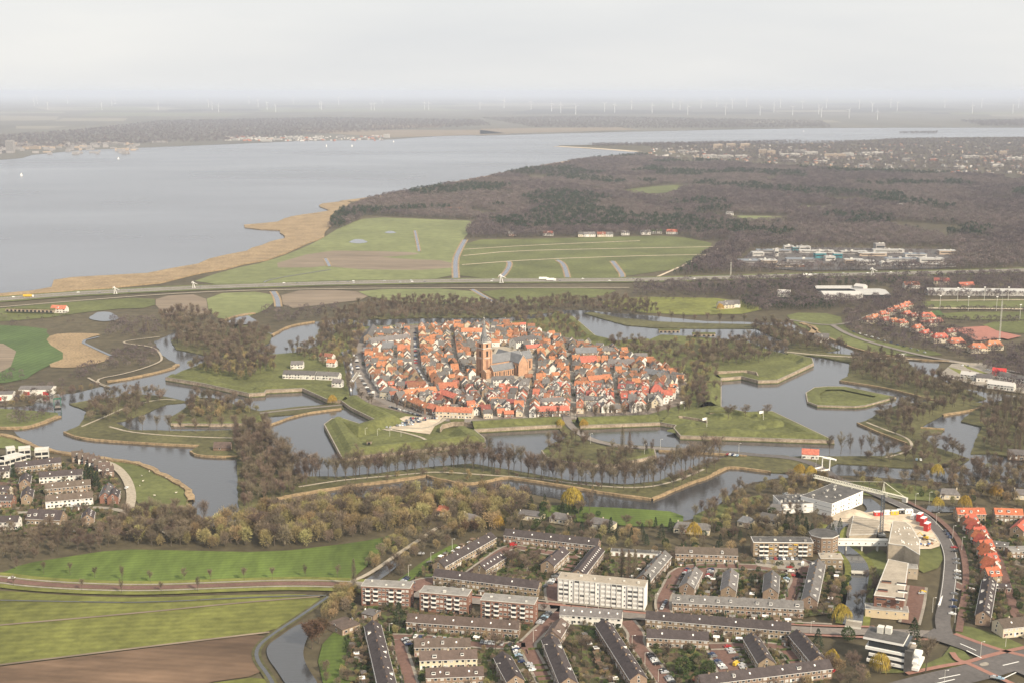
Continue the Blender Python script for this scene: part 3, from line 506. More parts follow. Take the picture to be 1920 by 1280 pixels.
def bare_tree(seed, H=19, spread=4.6, fork=5.5, n=8, nt=620, tw=M_TWIG, L=(1.2, 2.6), w=.15, up=.55, r=.32):
    rnd = random.Random(seed); t = MB(); c = MB(); tips = []
    limbs(t, rnd, H, r, fork, spread, n, M_BARK, tips)
    for i in range(nt):
        a, b = rnd.choice(tips); f = rnd.uniform(.25, 1.0); p = a.lerp(b, f); out = Vector((p.x, p.y, 0)); out = out.normalized() if out.length > .1 else Vector((rnd.uniform(-1, 1), rnd.uniform(-1, 1), 0))
        d = out * rnd.uniform(0, .8) + Vector((rnd.uniform(-.8, .8), rnd.uniform(-.8, .8), up + rnd.uniform(-.5, .6)))
        p = p + Vector((rnd.gauss(0, .5), rnd.gauss(0, .5), rnd.gauss(0, .4)))
        twig(c, p, d, rnd.uniform(*L), w * rnd.uniform(.7, 1.4), tw, rnd)
    return t.mesh('trunk'), c.mesh('crown')
def dome_tree(seed, H=10, R=4.6, nt=900, tw=M_OLIVE, L=(.7, 1.6), w=.2, stems=6):
    rnd = random.Random(seed); t = MB(); c = MB()
    for i in range(stems):
        a = rnd.uniform(0, 2 * PI); e = Vector((math.cos(a) * R * rnd.uniform(.2, .65), math.sin(a) * R * rnd.uniform(.2, .65), H * rnd.uniform(.45, .75))); t.bar((math.cos(a) * .3, math.sin(a) * .3, -.2), e, .16, .05, M_BARK, 4)
    lob = [(Vector((rnd.uniform(-.45, .45) * R, rnd.uniform(-.45, .45) * R, H * rnd.uniform(.35, .65))), rnd.uniform(.45, .62)) for _ in range(6)]
    for i in range(nt):
        ce, s = rnd.choice(lob); d = Vector((rnd.gauss(0, 1), rnd.gauss(0, 1), rnd.gauss(.35, .8))).normalized(); k = rnd.uniform(.55, 1.0)
        p = ce + Vector((d.x * R * s * k, d.y * R * s * k, d.z * H * .38 * k))
        if p.z < .4: p.z = rnd.uniform(.3, 1.5)
        twig(c, p, d + Vector((rnd.uniform(-.7, .7), rnd.uniform(-.7, .7), rnd.uniform(-.2, .8))), rnd.uniform(*L), w * rnd.uniform(.7, 1.5), tw, rnd)
    return t.mesh('trunk'), c.mesh('crown')
def conifer(seed, H=13, R=2.9, nt=750, m=M_CONI, power=.8):
    rnd = random.Random(seed); t = MB(); c = MB(); t.bar((0, 0, -.3), (0, 0, H * .95), .22, .03, M_BARK, 5)
    for i in range(nt):
        f = rnd.random() ** 1.3; z = H * (.06 + .93 * f); rr = R * (1 - f) ** power * rnd.uniform(.35, 1.0) * (1 + .18 * math.sin(z * 3.1)); a = rnd.uniform(0, 2 * PI)
        p = Vector((math.cos(a) * rr, math.sin(a) * rr, z)); d = Vector((math.cos(a), math.sin(a), rnd.uniform(-.6, .25)))
        twig(c, p, d, rnd.uniform(.5, 1.1), rnd.uniform(.35, .6), m, rnd)
    return t.mesh('trunk'), c.mesh('crown')
def evergreen(seed, H=8, R=4.0, nt=900, m=M_EVER):
    rnd = random.Random(seed); t = MB(); c = MB(); t.bar((0, 0, -.3), (0, 0, H * .6), .22, .08, M_BARK, 5)
    for i in range(nt):
        d = Vector((rnd.gauss(0, 1), rnd.gauss(0, 1), rnd.gauss(.1, .9))).normalized(); k = rnd.uniform(.75, 1.0) * (1 + .12 * math.sin(5 * d.x + seed) * math.cos(4 * d.y))
        p = Vector((d.x * R * k, d.y * R * k, H * .5 + d.z * H * .48 * k)); twig(c, p, d + Vector((rnd.uniform(-.9, .9), rnd.uniform(-.9, .9), rnd.uniform(-.9, .9))), rnd.uniform(.4, .9), rnd.uniform(.4, .8), m, rnd)
    return t.mesh('trunk'), c.mesh('crown')
def willow(seed, H=13, R=6.2, nt=900):
    rnd = random.Random(seed); t = MB(); c = MB(); tips = []
    limbs(t, rnd, H * .8, .4, 3.2, R * .7, 7, M_BARK, tips)
    for i in range(nt):
        a = rnd.uniform(0, 2 * PI); f = math.sqrt(rnd.random()); rr = R * f * (.85 + .15 * math.sin(3 * a + seed)); ztop = H * (1 - .42 * f * f) * rnd.uniform(.82, 1.0)
        p = Vector((math.cos(a) * rr, math.sin(a) * rr, ztop)); Ld = rnd.uniform(1.2, 3.2) if f < .75 else min(ztop - .6, rnd.uniform(2.5, 6.0))
        twig(c, p, Vector((math.cos(a) * .25 + rnd.uniform(-.15, .15), math.sin(a) * .25 + rnd.uniform(-.15, .15), -1)), Ld, rnd.uniform(.16, .3), M_YELL, rnd)
    return t.mesh('trunk'), c.mesh('crown')
def poplar(seed, H=22, R=2.2, nt=800, tw=M_TWIG):
    rnd = random.Random(seed); t = MB(); c = MB(); t.bar((0, 0, -.3), (0, 0, H * .92), .35, .05, M_BARK, 5)
    for i in range(10):
        a = i * 2.4; z = H * (.12 + .06 * i); t.bar((0, 0, z), (math.cos(a) * R * .6, math.sin(a) * R * .6, z + H * .25), .12, .04, M_BARK, 3)
    for i in range(nt):
        f = rnd.random(); z = H * (.08 + .9 * f); rr = R * math.sin(PI * min(1, .15 + .85 * f ** .8)) ** .6 * rnd.uniform(.2, 1.0); a = rnd.uniform(0, 2 * PI)
        twig(c, Vector((math.cos(a) * rr, math.sin(a) * rr, z)), Vector((math.cos(a) * .3, math.sin(a) * .3, 1)), rnd.uniform(1.0, 2.2), rnd.uniform(.12, .2), tw, rnd)
    return t.mesh('trunk'), c.mesh('crown')
PROTO = {
 'bare_tree': [bare_tree(i, 20 + 2.2 * (i % 4), 4.3 + .5 * (i % 3), 4.2 + .6 * (i % 3), n=14, nt=820, w=.13, L=(1.6, 3.4), up=.75, tw=M_TWIG if i % 3 else M_TWIGD) for i in range(6)],
 'broad_tree': [bare_tree(20 + i, 16, 6.6, 3.6, n=12, nt=1150, tw=(M_TWIG, M_TWIGD, M_TWIG)[i], L=(1.2, 2.6), w=.15, up=.4, r=.36) for i in range(3)],
 'scrub_tree': [dome_tree(30 + i, 9.5 + (i % 3), 4.6, tw=(M_OLIVE, M_OLIVE, M_TWIG, M_OLIVE, M_OLIVE)[i]) for i in range(5)],
 'rusty_tree': [bare_tree(40 + i, 14, 6.2, 2.4, n=11, nt=2300, tw=M_RUST, L=(.8, 1.8), w=.22, up=.35, r=.36) for i in range(2)],
 'conifer_tree': [conifer(50 + i, 13, 2.7 + .5 * i, m=M_CONI) for i in range(3)],
 'evergreen_tree': [evergreen(60 + i) for i in range(3)],
 'willow_tree': [willow(70 + i) for i in range(3)],
 'poplar_tree': [poplar(80 + i) for i in range(2)],
}
TREES = []      # kind, x, y, z, scale, where
rt = random.Random(5)
def tree(kind, px, py, s=1.0, where='', z=0.5): x, y = G(px, py); TREES.append((kind, x, y, z, s, where))
def wood(kinds, poly, spacing, smin, smax, where, keep=1.0, z=0.5, avoid=None):
    P = GP(poly); xs_, ys_ = [p[0] for p in P], [p[1] for p in P]; y = min(ys_)
    while y < max(ys_):
        x = min(xs_) + rt.uniform(0, spacing)
        while x < max(xs_):
            q = (x + rt.uniform(-.42, .42) * spacing, y + rt.uniform(-.42, .42) * spacing)
            if rt.random() < keep and inside(q, P): kd = rt.choice(kinds); TREES.append((kd, q[0], q[1], z, rt.uniform(smin * .85, smax) * (.80 if kd in (B, BR) else 1), where))
            x += spacing
        y += spacing
def row(kind, pts, step, smin, smax, where, jit=1.0, z=0.5):
    for x, y in resample(smooth(GP(pts), 1), step): TREES.append((kind if isinstance(kind, str) else rt.choice(kind), x + rt.uniform(-jit, jit), y + rt.uniform(-jit, jit), z, rt.uniform(smin, smax), where))
B, BR, SC, CO, EV, WI, PO, RU = 'bare_tree', 'broad_tree', 'scrub_tree', 'conifer_tree', 'evergreen_tree', 'willow_tree', 'poplar_tree', 'rusty_tree'
# avenues on the front moat bank
AV1 = [(525, 880), (560, 894), (634, 896), (713, 889), (800, 878), (884, 871.5), (960, 883.5), (1069, 904), (1179, 910.5), (1231, 904), (1310, 876), (1350, 864)]
row(B, AV1, 6.3, .92, 1.18, 'in the front moat avenue', .8)
row(B, [(x, y + 9) for x, y in AV1[:10]], 8.0, .85, 1.12, 'in the front moat avenue', 1.0)
row(BR, [(1260, 915), (1310, 895), (1350, 872)], 13, .7, .9, 'at the bend of the outer moat')
row(B, [(540, 870), (505, 845), (500, 815)], 8, .8, 1.05, 'in the moat corner wood')
row(B, [(1556, 851), (1600, 852), (1655, 853)], 8.5, .7, .95, 'in the avenue beside the right moat', .6)
row(B, [(245, 808), (370, 812), (490, 810)], 12, .7, .95, 'on the left avenue island')
wood([B, B, BR], [(440, 812), (500, 802), (512, 850), (555, 893), (600, 905), (520, 938), (455, 962), (447, 862), (440, 850)], 7.2, .75, 1.05, 'in the moat corner wood')
wood([B, BR], [(160, 795), (165, 770), (190, 748), (240, 738), (310, 742), (300, 755), (240, 785), (210, 790)], 9, .7, .95, 'on the left avenue island')
wood([B, BR, SC], [(345, 766), (366, 748), (400, 748), (440, 758), (480, 770), (490, 776), (400, 782), (345, 782)], 8, .7, .95, 'on the left ravelin')
wood([SC, BR, B], [(345, 695), (400, 676), (460, 664), (520, 666), (515, 700), (480, 706), (470, 716), (400, 705)], 7.2, .7, 1.0, 'on the left bastion hill', .9, 3)
wood([B, BR], [(322, 640), (345, 624), (420, 615), (468, 612), (508, 628), (503, 641), (478, 654), (438, 664), (382, 663), (332, 653)], 9, .75, 1.0, 'on the upper left moat island')
wood([B, BR], [(296, 596), (330, 582), (400, 592), (408, 600), (350, 622), (310, 630)], 10, .7, 1.0, 'in the wood beyond the left moat')
wood([B, BR], [(600, 600), (700, 570), (800, 563), (930, 572), (1050, 566), (1180, 565), (1250, 590), (1160, 592), (1100, 584), (1050, 584), (960, 598), (880, 598), (730, 602), (650, 612), (600, 640)], 10, .7, 1.0, 'in the belt behind the town', .92)
wood([B, BR, SC], [(525, 660), (592, 640), (600, 612), (690, 608), (680, 630), (662, 690), (620, 690), (590, 680)], 9, .65, .95, 'in the grove left of the walled town', .9)
wood([B, SC], [(930, 590), (1060, 590), (1080, 610), (1105, 632), (1080, 640), (1000, 618), (960, 606)], 10, .5, .85, 'in the grove behind the church', .8)
wood([B, BR], [(1130, 645), (1200, 640), (1260, 655), (1240, 672), (1290, 690), (1250, 690), (1190, 665), (1140, 655)], 9, .55, .9, 'on the rampart right of the walled town', .85)
wood([B, BR, SC], [(1255, 700), (1300, 690), (1345, 690), (1345, 720), (1330, 760), (1300, 775), (1272, 760), (1275, 725)], 9, .6, .95, 'in the grove right of the walled town', .8, 1)
wood([B, BR], [(1310, 662), (1350, 648), (1400, 640), (1440, 650), (1480, 664), (1440, 680), (1380, 690), (1320, 690)], 8.5, .7, 1.0, 'on the upper right bastion', .9, 2)
wood([B, BR], [(1400, 618), (1440, 608), (1470, 614), (1540, 645), (1590, 658), (1560, 664), (1490, 655), (1440, 640)], 9, .7, 1.0, 'on the bank above the right moat')
row(B, [(1235, 605), (1320, 608), (1416, 610)], 16, .6, .85, 'along the upper right outer moat')
wood([B, BR], [(1592, 700), (1600, 672), (1650, 668), (1695, 680), (1712, 700), (1780, 726), (1840, 745), (1790, 754), (1720, 738), (1640, 720)], 9, .65, 1.0, 'on the wooded right bank')
wood([B, BR], [(1640, 778), (1690, 760), (1790, 755), (1835, 757), (1760, 775), (1720, 798), (1725, 810), (1712, 822), (1700, 826), (1650, 803)], 9, .65, 1.0, 'on the wooded right island')
wood([B, PO, BR], [(1835, 845), (1845, 805), (1830, 785), (1850, 765), (1920, 755), (2000, 770), (2000, 860), (1900, 855)], 9, .7, 1.0, 'in the brown wood at the right edge')
wood([BR, B, SC], [(1700, 880), (1780, 872), (1830, 862), (1960, 880), (1960, 965), (1900, 950), (1850, 930), (1780, 905)], 10, .6, .9, 'in the dark wood above the red roofs', .85)
row(BR, [(1735, 830), (1770, 840), (1800, 860)], 12, .7, .9, 'on the right island lawn')
row(B, [(1760, 720), (1850, 750), (1920, 775)], 9, .6, .85, 'behind the right car park')
# the olive wood between moat and suburb
wood([SC, SC, SC, SC, SC, SC, BR], [(455, 968), (520, 955), (700, 938), (800, 922), (880, 932), (960, 925), (1000, 945), (960, 985), (930, 992), (880, 1000), (840, 985), (800, 975), (760, 992), (700, 1006), (600, 1018), (510, 1028), (330, 1026), (380, 990)], 8.0, .9, 1.45, 'in the olive wood', .95)
wood([B, BR, SC], [(200, 1010), (250, 965), (330, 962), (400, 988), (380, 1005), (340, 1022), (280, 1028)], 6.5, .85, 1.15, 'in the wood by the left houses')
wood([BR, B], [(-30, 1008), (60, 1000), (180, 1002), (235, 990), (250, 1012), (190, 1035), (90, 1046), (30, 1052), (-30, 1066)], 7.5, .6, .95, 'in the wood by the left houses', .9)
wood([SC, SC, BR], [(684, 1052), (740, 1012), (800, 985), (822, 985), (780, 1010), (730, 1046), (690, 1072)], 7.5, .65, .95, 'along the path to the suburb', .95)
wood([SC, BR], [(742, 1062), (765, 1036), (810, 1003), (880, 985), (890, 1000), (850, 1016), (800, 1042), (760, 1072), (735, 1092), (718, 1092)], 7.5, .65, .95, 'along the path to the suburb', .95)
wood([SC], [(600, 1150), (640, 1110), (665, 1100), (672, 1135), (640, 1150), (612, 1170)], 5, .6, .95, 'beside the canal by the brick flats')
wood([SC], [(590, 1270), (600, 1245), (645, 1235), (650, 1290), (600, 1300)], 8, .5, .7, 'on the canal lawn', .8)
wood([BR, CO, SC, SC, EV, B], [(890, 965), (1010, 942), (1100, 950), (1150, 985), (1290, 992), (1400, 972), (1440, 945), (1470, 985), (1540, 990), (1520, 1010), (1415, 1012), (1400, 1042), (1260, 1042), (1130, 1028), (950, 1000), (910, 998)], 9.0, .55, .9, 'among the estate villas', .85)
wood([BR, CO, B, SC], [(1400, 1012), (1420, 985), (1470, 965), (1540, 975), (1580, 990), (1570, 1000), (1500, 1008)], 8, .55, .85, 'in front of the white office', .95)
wood([BR, SC], [(1440, 900), (1540, 893), (1600, 905), (1560, 918), (1480, 920), (1420, 930), (1330, 965), (1300, 975), (1350, 945), (1400, 912)], 9, .5, .85, 'on the bank behind the white office', .8)
wood([BR, SC], [(1480, 1262), (1560, 1245), (1620, 1240), (1680, 1265), (1660, 1290), (1500, 1300)], 8, .6, .9, 'at the bottom edge by the banded office', .9)
wood([BR], [(1612, 1085), (1640, 1070), (1655, 1080), (1630, 1150), (1612, 1168), (1606, 1130)], 7.5, .5, .7, 'along the suburb canal', .9)
wood([SC, EV], [(1560, 1090), (1592, 1085), (1596, 1130), (1570, 1135)], 7, .45, .65, 'along the suburb canal', .9)
row(B, [(30, 1068), (100, 1076), (250, 1092), (400, 1088), (560, 1083), (640, 1084)], 19, .34, .44, 'along the country road', 2)
row(B, [(20, 1100), (150, 1110), (273, 1112), (400, 1107), (560, 1101)], 24, .32, .42, 'along the country road', 2)
row(B, [(1340, 760), (1280, 776), (1180, 783), (1090, 785), (1000, 786)], 9, .45, .7, 'behind the front rampart', 2, 1)
row(B, [(1250, 781), (1100, 788)], 10, .45, .65, 'behind the front rampart', 2, 1)
row(B, [(745, 768), (790, 778)], 8, .4, .5, 'by the fortress car park', 1)
row([B, BR], [(650, 690), (655, 740), (700, 760)], 12, .5, .7, 'along the town harbour', 2)
wood([B, BR], [(1020, 838), (1060, 822), (1090, 822), (1120, 832), (1080, 845), (1040, 852), (1060, 862), (1030, 858)], 8, .6, .85, 'on the entrance ravelin', .8)
wood([B, BR], [(1120, 850), (1180, 842), (1222, 846), (1225, 855), (1155, 870), (1110, 868)], 8, .5, .75, 'on the entrance ravelin', .75)
for x, y, s in ((1167, 845, 1.0), (1180, 850, .8)): tree(PO, x, y, s, 'on the entrance ravelin')
for x, y, s in ((1365, 792, .85), (1398, 788, .8), (1438, 786, .75), (1428, 790, .6), (1350, 735, .6), (1375, 783, .6)): tree(BR, x, y, s, 'on the front right bastion', 4)
for P_, sp_ in (([(655, 1180), (720, 1176), (1000, 1195), (1040, 1165), (1180, 1168), (1500, 1190), (1560, 1250), (1540, 1300), (640, 1300)], 14), ([(770, 1090), (800, 1060), (930, 1010), (1130, 1030), (1240, 1040), (1260, 1140), (1040, 1125), (810, 1110)], 14), ([(1255, 1050), (1480, 1050), (1560, 1070), (1590, 1090), (1590, 1165), (1240, 1140)], 13), ([(1800, 965), (1940, 965), (1940, 1200), (1810, 1160), (1815, 1060)], 11), ([(-20, 860), (120, 868), (215, 890), (225, 940), (190, 1000), (-20, 1005)], 13), ([(1690, 920), (1930, 915), (1930, 965), (1790, 962)], 11), ([(1690, 1100), (1770, 1100), (1750, 1165), (1700, 1160)], 11)): wood([BR, BR, B, SC, EV], P_, sp_, .38, .62, 'in the suburb gardens', .6)
wood([BR, SC, SC, B], [(1290, 990), (1300, 962), (1400, 915), (1480, 897), (1600, 905), (1590, 925), (1470, 935), (1430, 975), (1380, 990)], 8.5, .6, .95, 'on the bank behind the white office', .75)
wood([BR, B, SC], [(1560, 895), (1700, 887), (1920, 880), (1930, 962), (1800, 925), (1690, 928), (1600, 914)], 9.5, .6, .95, 'in the dark wood above the red roofs', .7)
wood([BR, B], [(1650, 845), (1710, 838), (1760, 842), (1810, 862), (1740, 872), (1620, 866)], 9, .6, .9, 'on the right island lawn', .6)
wood([BR, SC], [(0, 735), (60, 745), (100, 735), (200, 722), (230, 716), (150, 740), (60, 768), (0, 766)], 9, .5, .8, 'on the left moat bank', .7)
wood([BR, B, SC], [(1265, 640), (1340, 640), (1330, 690), (1290, 690), (1240, 665)], 9, .6, .9, 'on the rampart right of the walled town', .6)
wood([SC, BR], [(530, 928), (700, 905), (800, 895), (900, 905), (960, 898), (1100, 920), (1220, 935), (1210, 925), (1100, 912), (960, 890), (800, 886), (560, 915)], 9, .3, .55, 'in the scrub below the avenue', .45)
# single trees
for x, y, s, w in ((1073, 955, 1.35, 'by the outer moat'), (623, 758, .8, 'by the left causeway'), (1050, 802, .7, 'beside the entrance road'), (1094, 802, .7, 'beside the entrance road'), (1577, 1167, .95, 'beside the suburb canal'), (1757, 953, .75, 'by the long low villa'), (1810, 955, .85, 'by the long low villa'), (1757, 895, .9, 'beside the right outer canal'), (1500, 893, .9, 'left of the drawbridge'), (1520, 896, .8, 'left of the drawbridge'), (935, 990, .7, 'among the estate villas'), (1300, 1010, .9, 'among the estate villas'), (1560, 1245, .7, 'behind the banded office'), (1650, 1262, .9, 'before the banded office'), (660, 1120, .5, 'by the brick flats'), (1350, 585, .9, 'by the meadow farm'), (1868, 935, .9, 'above the red roofs')):
    tree(WI, x, y, s, w)
for x, y, s, w in ((664, 1110, .9, 'by the brick flats'), (1165, 1085, .85, 'behind the white flats'), (1178, 1090, .9, 'behind the white flats'), (1190, 1092, .95, 'behind the white flats'), (270, 626, .8, 'beside the left moat'), (278, 628, .75, 'beside the left moat')): tree(PO, x, y, s, w)
for x, y, s, w in ((748, 1178, 1.3, 'beside the brick flats'), (800, 1100, .75, 'beside the long purple roof'), (1712, 1216, 1.35, 'beside the banded office'), (164, 913, 1.4, 'among the left houses'), (172, 912, 1.3, 'among the left houses'), (182, 917, 1.2, 'among the left houses'), (173, 945, .8, 'among the left houses'), (25, 895, .9, 'among the left houses'), (1533, 1215, .9, 'beside the terraces by the canal'), (1215, 1108, .8, 'behind the white flats'), (1410, 1105, .7, 'in the inner gardens'), (1407, 1098, .6, 'in the inner gardens'), (1240, 1010, .9, 'among the estate villas'), (1045, 980, .8, 'among the estate villas'), (1145, 1000, .9, 'among the estate villas')): tree(CO, x, y, s, w)
for x, y, s, w in ((1281, 1262, 1.1, 'on the lawn by the parked cars'), (1328, 1265, 1.0, 'on the lawn by the parked cars'), (1305, 1245, .7, 'on the lawn by the parked cars'), (1295, 1225, .6, 'on the lawn by the parked cars'), (1230, 1120, 1.0, 'behind the white flats'), (1590, 1200, .9, 'behind the banded office'), (1620, 1195, .8, 'behind the banded office'), (1085, 1105, .3, 'behind the white flats')): tree(EV, x, y, s, w)
for x, y, s, w in ((585, 1215, 1.05, 'standing over the canal'), (598, 1205, .95, 'standing over the canal'), (870, 1005, .7, 'beside the path to the suburb'), (890, 998, .6, 'beside the path to the suburb'), (1735, 1262, 1.15, 'at the big junction'), (1760, 1255, 1.15, 'at the big junction')):
    tree(RU if y != 1262 and y != 1255 else B, x, y, s * (.95 if y in (1262, 1255) else 1.15), w)
for x, y, s, w in ((930, 1222, .8, 'on the small green'), (1090, 1225, .8, 'in the terrace gardens'), (1100, 1230, .7, 'in the terrace gardens'), (960, 1065, .75, 'on the playground'), (985, 1068, .7, 'on the playground'), (1000, 1062, .7, 'on the playground'), (950, 1055, .6, 'on the playground'), (890, 1165, .5, 'between the brick flats'), (1020, 1150, .4, 'by the brick flats'), (1250, 1240, .7, 'on the lawn by the parked cars'), (1460, 1055, .5, 'by the yellow flats'), (1475, 1075, .5, 'by the yellow flats')): tree(BR, x, y, s, w)
# ================================================================ BUILDING KIT
M_WHITE = mat('white_render', (0.70, 0.67, 0.61), 0.08, 0.6, rand=.05, patch=.06, patch_scale=.3); M_CREAM = mat('cream_render', (0.62, 0.54, 0.40), 0.08, 0.6, rand=.08)
M_BRICK = mat('brown_brick', (0.190, 0.125, 0.090), 0.18, 1.2, rand=.15, patch=.12, patch_scale=.3); M_BRICKT = mat('tan_brick', (0.265, 0.195, 0.135), 0.16, 1.2, rand=.12, patch=.12, patch_scale=.3); M_BRICKR = mat('red_brick', (0.235, 0.115, 0.085), 0.18, 1.2, rand=.15)
M_ROOFO = mat('orange_tiles', (0.40, 0.145, 0.088), 0.25, 0.8, rand=.15, patch=.12, patch_scale=.4); M_ROOFR = mat('dark_red_tiles', (0.25, 0.100, 0.070), 0.18, 0.8, rand=.18, patch=.15, patch_scale=.4); M_ROOFG = mat('grey_slates', (0.135, 0.125, 0.120), 0.2, 0.8, rand=.25, patch=.15, patch_scale=.3, rough=.75)
M_ROOFP = mat('purple_brown_tiles', (0.068, 0.055, 0.054), 0.22, 0.9, rand=.12, patch=.18, patch_scale=.25, rough=.8); M_ROOFB = mat('brown_tiles', (0.110, 0.083, 0.068), 0.2, 0.9, rand=.15, patch=.18, patch_scale=.25); M_ROOFRED = mat('bright_red_tiles', (0.40, 0.112, 0.064), 0.16, 0.8, rand=.12, patch=.12, patch_scale=.4); M_SLATE = mat('blue_slate', (0.165, 0.168, 0.175), 0.15, 0.5, patch=.12, patch_scale=.2, rough=.6)
M_FLAT = mat('bitumen_roof', (0.10, 0.095, 0.09), 0.25, 0.4, patch=.25, patch_scale=.12); M_FLATB = mat('gravel_roof', (0.36, 0.31, 0.245), 0.12, 0.5, patch=.15, patch_scale=.1); M_FLATG = mat('grey_roof', (0.25, 0.235, 0.215), 0.15, 0.5, patch=.2, patch_scale=.15)
M_GLASS = mat('window_glass', (0.035, 0.040, 0.045), 0.2, 3.0, rough=.15, spec=.6); M_FRAME = mat('white_frames', (0.82, 0.80, 0.76), 0.05, 3.0); M_CONC = mat('pale_concrete', (0.55, 0.53, 0.48), 0.1, 0.5, patch=.12, patch_scale=.2)
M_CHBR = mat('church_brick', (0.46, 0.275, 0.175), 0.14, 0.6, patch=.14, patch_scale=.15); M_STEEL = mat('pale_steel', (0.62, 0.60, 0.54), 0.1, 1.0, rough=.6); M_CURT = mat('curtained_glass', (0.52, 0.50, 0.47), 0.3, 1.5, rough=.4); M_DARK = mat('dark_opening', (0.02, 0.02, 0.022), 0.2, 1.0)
M_RED = mat('red_paint', (0.50, 0.045, 0.04), 0.1, 1.0, rough=.5); M_YELLOW = mat('yellow_paint', (0.65, 0.42, 0.04), 0.1, 1.0, rough=.5); M_GREENP = mat('green_awning', (0.03, 0.14, 0.09), 0.15, 1.0); M_WOODB = mat('shed_wood', (0.17, 0.12, 0.08), 0.25, 1.0, rand=.2); M_BLUE = mat('blue_paint', (0.06, 0.12, 0.32), 0.1, 1.0, rough=.5)
def winbox(mb, x, y, z, w, h, nx_, ny_, glass=M_GLASS, frame=M_FRAME, fw=.12):
    """a window proud of the wall: x,y,z the middle of its foot; nx_,ny_ outward"""
    tx, ty = -ny_, nx_; a = math.atan2(ty, tx)
    mb.box(x + nx_ * .03, y + ny_ * .03, z, w + 2 * fw, .08, h + 2 * fw, frame, a); mb.box(x + nx_ * .055, y + ny_ * .055, z + fw, w, .08, h, glass, a)
def gable(name, cx, cy, ang, L, W, eave, ridge, wm, rm, z=0.5, wins=1.0, chim=1, dorm=0, over=.35, hip=0.0, pitch=3.2, ground=True, dormm=None, gablewin=True, parent=None, sky=0, rnd=rt):
    """one building with a pitched roof: ridge along its own x; parts wall, roof (> chimney, dormer), glazing"""
    o = empty(name, (cx, cy, z), ang); l, w = L / 2, W / 2
    mb = MB(); i = mb.mi(wm); mb.v = [(-l, -w, -.6), (l, -w, -.6), (l, w, -.6), (-l, w, -.6), (-l, -w, eave), (l, -w, eave), (l, w, eave), (-l, w, eave), (-l + (hip and .01), 0, eave if hip else ridge), (l - (hip and .01), 0, eave if hip else ridge)]
    mb.f = [(0, 1, 5, 4), (2, 3, 7, 6), (1, 2, 6, 9, 5), (3, 0, 4, 8, 7)]; mb.m = [i] * 4; mb.build('wall', o)
    r = MB(); k = over * (ridge - eave) / w; ez = eave - k; t = .22; hx = hip; lx = l + over * .6; wy = w + over
    A = [(-lx, -wy, ez), (lx, -wy, ez), (lx, wy, ez), (-lx, wy, ez), (-lx + hx, 0, ridge), (lx - hx, 0, ridge)]
    r.v = A + [(a, b, c + t) for a, b, c in A]; q = r.mi(rm)
    for f in ((6, 7, 11, 10), (8, 9, 10, 11), (0, 1, 7, 6), (2, 3, 9, 8), (1, 5, 11, 7), (5, 2, 8, 11), (3, 4, 10, 9), (4, 0, 6, 10), (1, 0, 4, 5), (3, 2, 5, 4)): r.f.append(f); r.m.append(q)
    if hip:
        r.face([A[1][:2] + (ez + t,), A[2][:2] + (ez + t,), A[5][:2] + (ridge + t,)], rm); r.face([A[3][:2] + (ez + t,), A[0][:2] + (ez + t,), A[4][:2] + (ridge + t,)], rm)
    roof = r.build('roof', o)
    for c in range(chim):
        m2 = MB(); x = (-l + .5 + (L - 1) * (c + .5) / chim) if chim > 1 else rnd.choice((-l * .8, l * .8, 0)); m2.box(0, 0, -.9, .75, .75, 2.0, wm if wm is not M_WHITE else M_BRICK); m2.box(0, 0, 1.1, .5, .5, .25, M_DARK); m2.build('chimney', roof, (x, rnd.choice((0, .4)), ridge))
    for d in range(dorm):
        s = -1 if d % 3 != 2 else 1; x = -l + L * (d + .5) / dorm + rnd.uniform(-.3, .3); f = rnd.uniform(.3, .5); yy = s * w * (1 - f); zz = eave + (ridge - eave) * f
        m2 = MB(); dw = rnd.uniform(1.4, 2.4); m2.box(0, 0, -.4, dw, 1.8, 1.55, M_FRAME, 0, rm if rnd.random() < .5 else M_FLATG); m2.box(0, s * .86, .1, dw - .4, .14, .8, M_GLASS); m2.build('dormer', roof, (x, yy, zz))
    for d in range(sky):
        m2 = MB(); x = -l + L * (d + .5) / sky; f = .5; sl = math.atan2(ridge - eave, w); m2.box(0, 0, 0, .8, 1.1, .1, M_FRAME)
        q2 = m2.build('skylight', roof, (x, -w * (1 - f), eave + (ridge - eave) * f + t)); q2.rotation_euler = (sl, 0, 0)
    if wins:
        g = MB(); st = max(1, int(round(eave / 2.9))); nb = max(1, int(L / pitch))
        for s in (-1, 1):
            for f in range(st):
                for b in range(nb):
                    if rnd.random() > wins: continue
                    x = -l + L * (b + .5) / nb
                    if f == 0 and ground and b % 2 == 0 and nb > 1: winbox(g, x - .7, s * w, .0, .9, 2.05, 0, s, rnd.choice((M_GLASS, M_BRICKR, M_WOODB, M_FRAME)))
                    ww = min(pitch * .55, 2.0); winbox(g, x + (.6 if f == 0 and ground and b % 2 == 0 else 0), s * w, f * eave / st + .85, ww * rnd.uniform(.75, 1), 1.25, 0, s, M_CURT if rnd.random() < .3 else M_GLASS)
        if gablewin and not hip:
            for s in (-1, 1):
                for f in range(st): 
                    if W > 5: winbox(g, s * l, rnd.uniform(-.5, .5) * w * .6, f * eave / st + .85, 1.1, 1.3, s, 0)
                winbox(g, s * l, 0, eave + .3, .9, 1.1, s, 0)
        if g.v: g.build('glazing', o, kind='stuff')
    c_, s_ = math.cos(ang), math.sin(ang); e = .8
    obstacle([(cx + c_ * a - s_ * b, cy + s_ * a + c_ * b) for a, b in ((-l - e, -w - e), (l + e, -w - e), (l + e, w + e), (-l - e, w + e))])
    return o
def span(A, B_): a, b = G(*A), G(*B_); return (a[0] + b[0]) / 2, (a[1] + b[1]) / 2, math.atan2(b[1] - a[1], b[0] - a[0]), dist(a, b)
